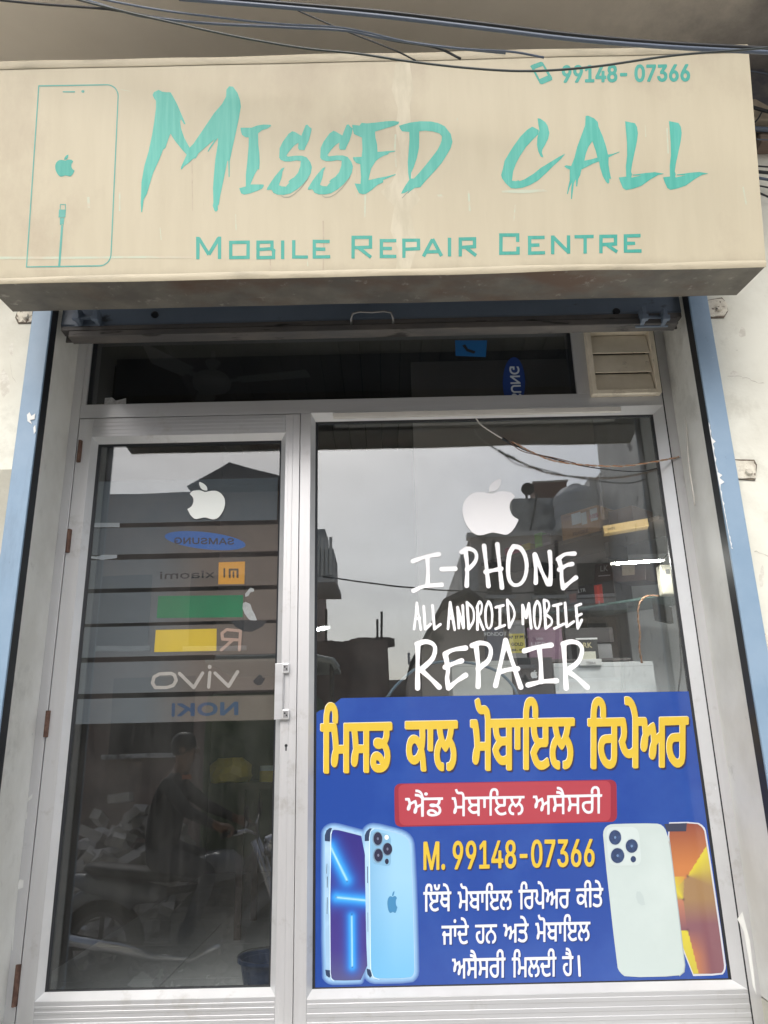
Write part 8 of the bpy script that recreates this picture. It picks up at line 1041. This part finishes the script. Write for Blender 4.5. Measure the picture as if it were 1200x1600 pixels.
obj('wall', mrect(1003, 1052, 560, 9, None, 3), PALEC, h5); obj('recessed_wall', mrect(1050, 1150, 640, 9.6, None, 3), mat('tower_grey', (.42, .43, .44, 1), (.36, .36, .37, 1), 2, .85), h5)
a, b = mir(505, 901, 7.4), mir(905, 921, 11.2)
tag(obj('street_cable', MB().tube([a.lerp(b, t / 20) - Vector((0, 0, .12 * math.sin(math.pi * t / 20))) for t in range(21)], .012, 6), BLACKC, fix=False), 'black cable strung across the street between the houses', 'cable')
for (px, pt_, pb_) in ((770, 845, 1080), (870, 845, 1080), (972, 845, 1080)):
    a, b = mir(px, pt_, 11.98), mir(px, pb_, 11.98); obj('drain_pipe', MB().tube([a, b], .035, 8), RUSTBAR, h4)
obj('parapet_cap', mrect(731, 1000, 832, 11.9, 839, .3), PALEC, h4); obj('floor_band', mrect(738, 1030, 940, 11.95, 947, .2), CONC, h4)
tp_ = [mir(x, y, 12.3) for x, y in ((840, 772), (836, 800), (828, 836))]
tag(obj('rooftop_cable', MB().tube(tp_, .02, 6), BLACKC, fix=False), 'dark cable hanging over the mossy parapet', 'cable')
# pale pad added on the street: its mirror image stands in for lit floor tiles
cp_ = []
for x, y in ((40, 1548), (66, 1440), (215, 1432), (352, 1540), (356, 1560), (40, 1562)):
    d = (x - 600) * _R - (y - 800) * _U + FOC * _f; q = CAMV + d * ((.012 - CAM_Z) / d.z); cp_.append((q.x, .06 - q.y))
n_ = len(cp_)
tag(obj('added_pale_pad', MB().add([(x, y, z) for z in (.0, .012) for x, y in cp_], [tuple(range(n_)), tuple(reversed(range(n_, 2 * n_)))] + [(i, (i + 1) % n_, (i + 1) % n_ + n_, i + n_) for i in range(n_)]), mat('pad_pale_grey', (.80, .82, .80, 1), (.72, .74, .72, 1), 3, .8)), 'pale pad added on the street to brighten the door reflection', 'pad')
# loaded cart at the left
c0 = mir(470, 1030, 3.8); c1 = mir(535, 1110, 3.8)
ca = thing('tarpaulin_cart', 'hand cart with green load and pale rounded canopy', 'cart', (c0.x, c0.y, 0))
obj('canopy', MB().tube([(c0.x - .7, c0.y, c0.z + .02), (c0.x + .12, c0.y, c0.z + .01), (c0.x + .26, c0.y, c0.z - .02), (c0.x + .30, c0.y, c0.z - .08)], .03, 8).box(c0.x - .8, c0.x + .26, c0.y - 1.2, c0.y - .03, c0.z - .01, c0.z + .02), mat('canopy_grey', (.42, .44, .42, 1)), ca)
obj('load', MB().box(c0.x - .8, c0.x + .10, c0.y - 1.1, c0.y - .1, .75, c0.z - .25), mat('green_tarpaulin', (.08, .13, .07, 1), (.16, .2, .12, 1), 6, .8), ca, .05)
obj('cart_bed', MB().box(c0.x - .9, c0.x + .3, c0.y - 1.2, c0.y, .62, .72), WT, ca)
obj('post', MB().tube([(c0.x + .25, c0.y - .05, c0.z - .01), (c0.x + .25, c0.y - .05, .7)], .02, 6), RUSTBAR, ca)
for x in (-.6, .05): obj('wheel', MB().lathe([(.24, -.03), (.31, -.03), (.31, .03), (.24, .03), (.24, -.03)], (c0.x + x, c0.y + .05, .312), 24, 'Y').lathe([(0, -.02), (.05, -.02), (.05, .02), (0, .02)], (c0.x + x, c0.y + .05, .312), 10, 'Y').box(c0.x + x - .25, c0.x + x + .25, c0.y + .04, c0.y + .06, .30, .324).box(c0.x + x - .012, c0.x + x + .012, c0.y + .0402, c0.y + .0598, .07, .55), BLACKP, ca)
# heaps
def heap(n, cx, cy, rx, ry, h, size, seed):
    r = random.Random(seed); m = MB()
    for k in range(n):
        a = r.uniform(0, 6.283); d = math.sqrt(r.random()); x, y = cx + rx * d * math.cos(a), cy + ry * d * math.sin(a); z = h * (1 - d) ** .8 * r.uniform(.55, 1)
        sx, sy, sz = (s * r.uniform(.8, 1.1) for s in size)
        m.box(-sx, sx, -sy, sy, -sz, sz, Matrix.Translation((x, y, z + sz)) @ Matrix.Rotation(r.uniform(0, 6.3), 4, 'Z') @ Matrix.Rotation(r.uniform(-.7, .7), 4, 'X') @ Matrix.Rotation(r.uniform(-.5, .5), 4, 'Y'))
    return m
q = mir(165, 1400, 4.2); tag(obj('brick_pile', heap(280, q.x, q.y - .4, 1.0, .8, 1.35, (.115, .055, .038), 3), mat('pale_brick', (.62, .60, .58, 1), (.48, .46, .44, 1), 5, .9)), 'heap of pale grey bricks dumped by the street', 'brick pile', kind='stuff')
q = mir(400, 1380, 4.0); tag(obj('rubble_heap', heap(200, q.x, q.y - .5, 1.0, .7, .8, (.09, .06, .05), 5), mat('rubble_mix', (.30, .27, .24, 1), (.16, .14, .12, 1), 3, .9)), 'heap of broken rubble right of the brick pile', 'rubble', kind='stuff')
q = mir(300, 1440, 3.4); tag(obj('gravel_heap', heap(500, q.x, q.y, .9, .5, .38, (.03, .025, .02), 8), mat('dark_gravel', (.07, .07, .07, 1), (.12, .115, .11, 1), 4, .9)), 'low dark heap of gravel before the bricks', 'gravel', kind='stuff')

# motorcycle parked along the kerb, its rider sitting on it
BX, BY = -1.36, -3.2
mc = thing('motorcycle', 'dark motorcycle parked in front of the shop', 'motorcycle', (BX, BY, 0))
TYRE = mat('tyre_rubber', (.02, .02, .02, 1), rough=.8)
for x in (-.64, .66):
    w_ = obj('wheel', MB().lathe([(.19, -.02), (.22, -.025), (.22, .025), (.19, .02), (.19, -.02)], (BX + x, BY, .30), 28, 'Y').lathe([(0, -.06), (.04, -.06), (.04, .06), (0, .06)], (BX + x, BY, .30), 14, 'Y').box(BX + x - .2, BX + x + .2, BY - .012, BY + .012, .288, .312).box(BX + x - .012, BX + x + .012, BY - .0118, BY + .0118, .1, .5), mat('dull_wheel_metal', (.12, .12, .125, 1), rough=.45, metal=.6), mc)
    obj('tyre', MB().lathe([(.22, -.035), (.27, -.048), (.30, -.03), (.305, 0), (.30, .03), (.27, .048), (.22, .035)], (BX + x, BY, .30), 30, 'Y'), TYRE, w_)
obj('engine', MB().box(BX - .14, BX + .2, BY - .11, BY + .11, .30, .52).lathe([(.08, .15), (.10, .13), (.10, -.13), (.08, -.15)], (BX + .0, BY, .38), 16, 'Y'), mat('engine_grey', (.10, .10, .105, 1), rough=.4, metal=.6), mc, .012)
def lump(pts, n=14):
    m = MB(); rows_ = []
    for (x, z, ry, rz) in pts:
        rows_.append([(BX + x, BY + ry * math.cos(2 * math.pi * k / n), z + rz * math.sin(2 * math.pi * k / n)) for k in range(n)])
    return m.add([v for r_ in rows_ for v in r_], [(i * n + k, i * n + (k + 1) % n, (i + 1) * n + (k + 1) % n, (i + 1) * n + k) for i in range(len(pts) - 1) for k in range(n)] + [tuple(range(n)), tuple(range((len(pts) - 1) * n, len(pts) * n))])
obj('fuel_tank', lump([(-.10, .74, .06, .03), (-.02, .77, .12, .08), (.12, .79, .15, .11), (.24, .80, .14, .10), (.33, .78, .07, .05)]), GREYP, mc, smooth=True)
obj('seat', lump([(-.78, .80, .06, .025), (-.70, .79, .12, .05), (-.4, .76, .13, .05), (-.18, .74, .11, .045), (-.08, .74, .06, .03)]), mat('black_seat', (.02, .02, .022, 1), rough=.5), mc, smooth=True)
obj('tail_panel', lump([(-.92, .74, .03, .02), (-.75, .70, .09, .07), (-.45, .64, .10, .08), (-.2, .62, .08, .05)]), GREYP, mc, smooth=True)
obj('rear_mudguard', MB().tube([(BX - .64 + .34 * math.cos(R(a)), BY, .30 + .34 * math.sin(R(a))) for a in range(170, 40, -10)], .055, 8), GREYP, mc, smooth=True)
obj('front_mudguard', MB().tube([(BX + .66 + .335 * math.cos(R(a)), BY, .30 + .335 * math.sin(R(a))) for a in range(160, 20, -10)], .05, 8), GREYP, mc, smooth=True)
obj('exhaust', MB().tube([(BX + .2, BY + .13, .32), (BX + .02, BY + .15, .24), (BX - .25, BY + .16, .27), (BX - .3, BY + .165, .29), (BX - .85, BY + .17, .40)], [.02, .02, .022, .042, .038], 12), CHROME, mc, smooth=True)
for s in (-.09, .09): obj('fork', MB().tube([(BX + .66, BY + s, .30), (BX + .40, BY + s, .96)], .022, 10), CHROME, mc, smooth=True)
obj('handlebar', MB().tube([(BX + .26, BY - .36, 1.02), (BX + .36, BY - .22, 1.04), (BX + .42, BY, .99), (BX + .36, BY + .22, 1.04), (BX + .26, BY + .36, 1.02)], .012, 10), CHROME, mc, smooth=True)
for s in (-1, 1):
    obj('grip', MB().tube([(BX + .31, BY + s * .29, 1.031), (BX + .24, BY + s * .385, 1.017)], .018, 10), BLACKP, mc); obj('lever', MB().tube([(BX + .37, BY + s * .25, 1.03), (BX + .32, BY + s * .38, 1.02)], .006, 6), CHROME, mc)
    st_m = obj('mirror_stalk', MB().tube([(BX + .36, BY + s * .22, 1.04), (BX + .38, BY + s * .27, 1.12)], .006, 6), CHROME, mc); obj('mirror', MB().lathe([(0, -.012), (.05, -.01), (.05, .01), (0, .012)], (BX + .38, BY + s * .28, 1.15), 14, 'X'), BLACKP, st_m)
obj('headlight', MB().lathe([(0, -.06), (.07, -.05), (.09, .02), (.085, .04), (0, .055)], (BX + .52, BY, .92), 18, 'X'), CHROME, mc, smooth=True)
obj('frame_tube', MB().tube([(BX + .42, BY, .9), (BX + .25, BY, .68), (BX - .2, BY, .64), (BX - .75, BY, .70)], .025, 8).tube([(BX + .42, BY, .88), (BX + .25, BY, .34), (BX - .18, BY, .30), (BX - .64, BY, .30)], .022, 8), BLACKP, mc, smooth=True)
obj('side_stand', MB().tube([(BX - .1, BY + .08, .30), (BX - .16, BY + .24, .012)], .012, 8), RUSTBAR, mc)

# rider: one continuous skinned body
SKIN = mat('skin', (.22, .12, .075, 1), rough=.5)
JKT = mat('dark_jacket', (.022, .024, .03, 1), (.03, .032, .04, 1), 10, .8); TRS = mat('dark_trousers', (.03, .035, .05, 1), rough=.85); SHOE = mat('dark_shoes', (.02, .018, .016, 1), rough=.5)
PX, PZ = BX - .28, .84
pe = thing('person', 'person in dark jacket sitting on the motorcycle holding its handlebar', 'person', (PX, BY, 0))
J = {'pel': (PX, 0, PZ + .07, .145), 'spi': (PX + .03, 0, PZ + .26, .135), 'che': (PX + .09, 0, PZ + .42, .155), 'nek': (PX + .12, 0, PZ + .57, .058), 'hd0': (PX + .15, 0, PZ + .66, .072), 'hd1': (PX + .155, 0, PZ + .75, .085), 'hd2': (PX + .15, 0, PZ + .82, .065)}
E_ = [('pel', 'spi'), ('spi', 'che'), ('che', 'nek'), ('nek', 'hd0'), ('hd0', 'hd1'), ('hd1', 'hd2')]
for s, t in ((-1, 'l'), (1, 'r')):
    J.update({'sh' + t: (PX + .09, s * .19, PZ + .49, .062), 'el' + t: (PX + .26, s * .30, PZ + .33, .045), 'wr' + t: (PX + .47, s * .33, PZ + .235, .029), 'ha' + t: (PX + .535, s * .335, PZ + .215, .034),
              'hp' + t: (PX + .04, s * .12, PZ + .03, .10), 'kn' + t: (PX + .42, s * .22, PZ - .06, .062), 'an' + t: (PX + .26, s * .24, .36, .040), 'fo' + t: (PX + .42, s * .25, .33, .036)})
    E_ += [('che', 'sh' + t), ('sh' + t, 'el' + t), ('el' + t, 'wr' + t), ('wr' + t, 'ha' + t), ('pel', 'hp' + t), ('hp' + t, 'kn' + t), ('kn' + t, 'an' + t), ('an' + t, 'fo' + t)]
    for k in range(4): # fingers closed round the grip
        y = s * (.315 + .018 * k)
        J.update({f'f{t}{k}a': (PX + .555, y, PZ + .235, .0095), f'f{t}{k}b': (PX + .583, y, PZ + .215 - .003 * (k == 3), .009), f'f{t}{k}c': (PX + .578, y, PZ + .182, .008), f'f{t}{k}d': (PX + .55, y, PZ + .166, .0075)})
        E_ += [('ha' + t, f'f{t}{k}a'), (f'f{t}{k}a', f'f{t}{k}b'), (f'f{t}{k}b', f'f{t}{k}c'), (f'f{t}{k}c', f'f{t}{k}d')]
    J.update({f't{t}a': (PX + .53, s * .30, PZ + .195, .0105), f't{t}b': (PX + .56, s * .29, PZ + .172, .009)}); E_ += [('ha' + t, f't{t}a'), (f't{t}a', f't{t}b')]
ks = list(J); me = bpy.data.meshes.new('body'); me.from_pydata([(J[k][0], BY + J[k][1], J[k][2]) for k in ks], [(ks.index(a), ks.index(b)) for a, b in E_], [])
bo = link('body', me, None, pe); sk = bo.modifiers.new('skin', 'SKIN'); ss = bo.modifiers.new('sub', 'SUBSURF'); ss.levels = ss.render_levels = 2
for i, k in enumerate(ks):
    v = me.skin_vertices[0].data[i]; v.radius = (J[k][3], J[k][3]); v.use_root = (k == 'pel')
bpy.context.view_layer.update(); dg = bpy.context.evaluated_depsgraph_get(); ev = bo.evaluated_get(dg); nm = bpy.data.meshes.new_from_object(ev); bo.modifiers.clear(); bo.data = nm
for m_ in (JKT, SKIN, TRS, SHOE): nm.materials.append(m_)
for f in nm.polygons:
    x, y, z = f.center; f.use_smooth = True
    f.material_index = 1 if (z > PZ + .575 or (x > PX + .45 and z > PZ + .12)) else (2 if z < PZ + .09 else 0)
    if z < .40 and x > PX + .2: f.material_index = 3
hx, hz = PX + .155, PZ + .755
obj('hair', MB().lathe([(0, .105), (.05, .097), (.082, .065), (.094, .01), (.085, -.03), (.07, -.06)], (hx - .018, BY, hz), 18), BLACKP, pe, smooth=True)
for s in (-1, 1):
    obj('ear', MB().lathe([(0, -.012), (.022, -.008), (.026, .004), (0, .012)], (hx - .005, BY + s * .086, hz - .025), 10, 'Y'), SKIN, pe, smooth=True)
    obj('eye', MB().lathe([(0, -.006), (.009, -.003), (.011, .004)], (hx + .083, BY + s * .031, hz - .012), 10, 'X'), fm((.5, .48, .45)), pe)
obj('nose', MB().hull8([(hx + .07, BY - .016, hz - .05), (hx + .108, BY - .010, hz - .048), (hx + .108, BY + .010, hz - .048), (hx + .07, BY + .016, hz - .05), (hx + .075, BY - .008, hz), (hx + .086, BY - .006, hz), (hx + .086, BY + .006, hz), (hx + .075, BY + .008, hz)]), SKIN, pe, .004)
obj('mouth', MB().box(hx + .07, hx + .084, BY - .022, BY + .022, hz - .078, hz - .070), fm((.14, .06, .05)), pe, .003)
obj('collar', MB().lathe([(.075, 0), (.085, .03), (.09, .0)], (PX + .115, BY, PZ + .53), 16), fm((.42, .12, .05)), pe)
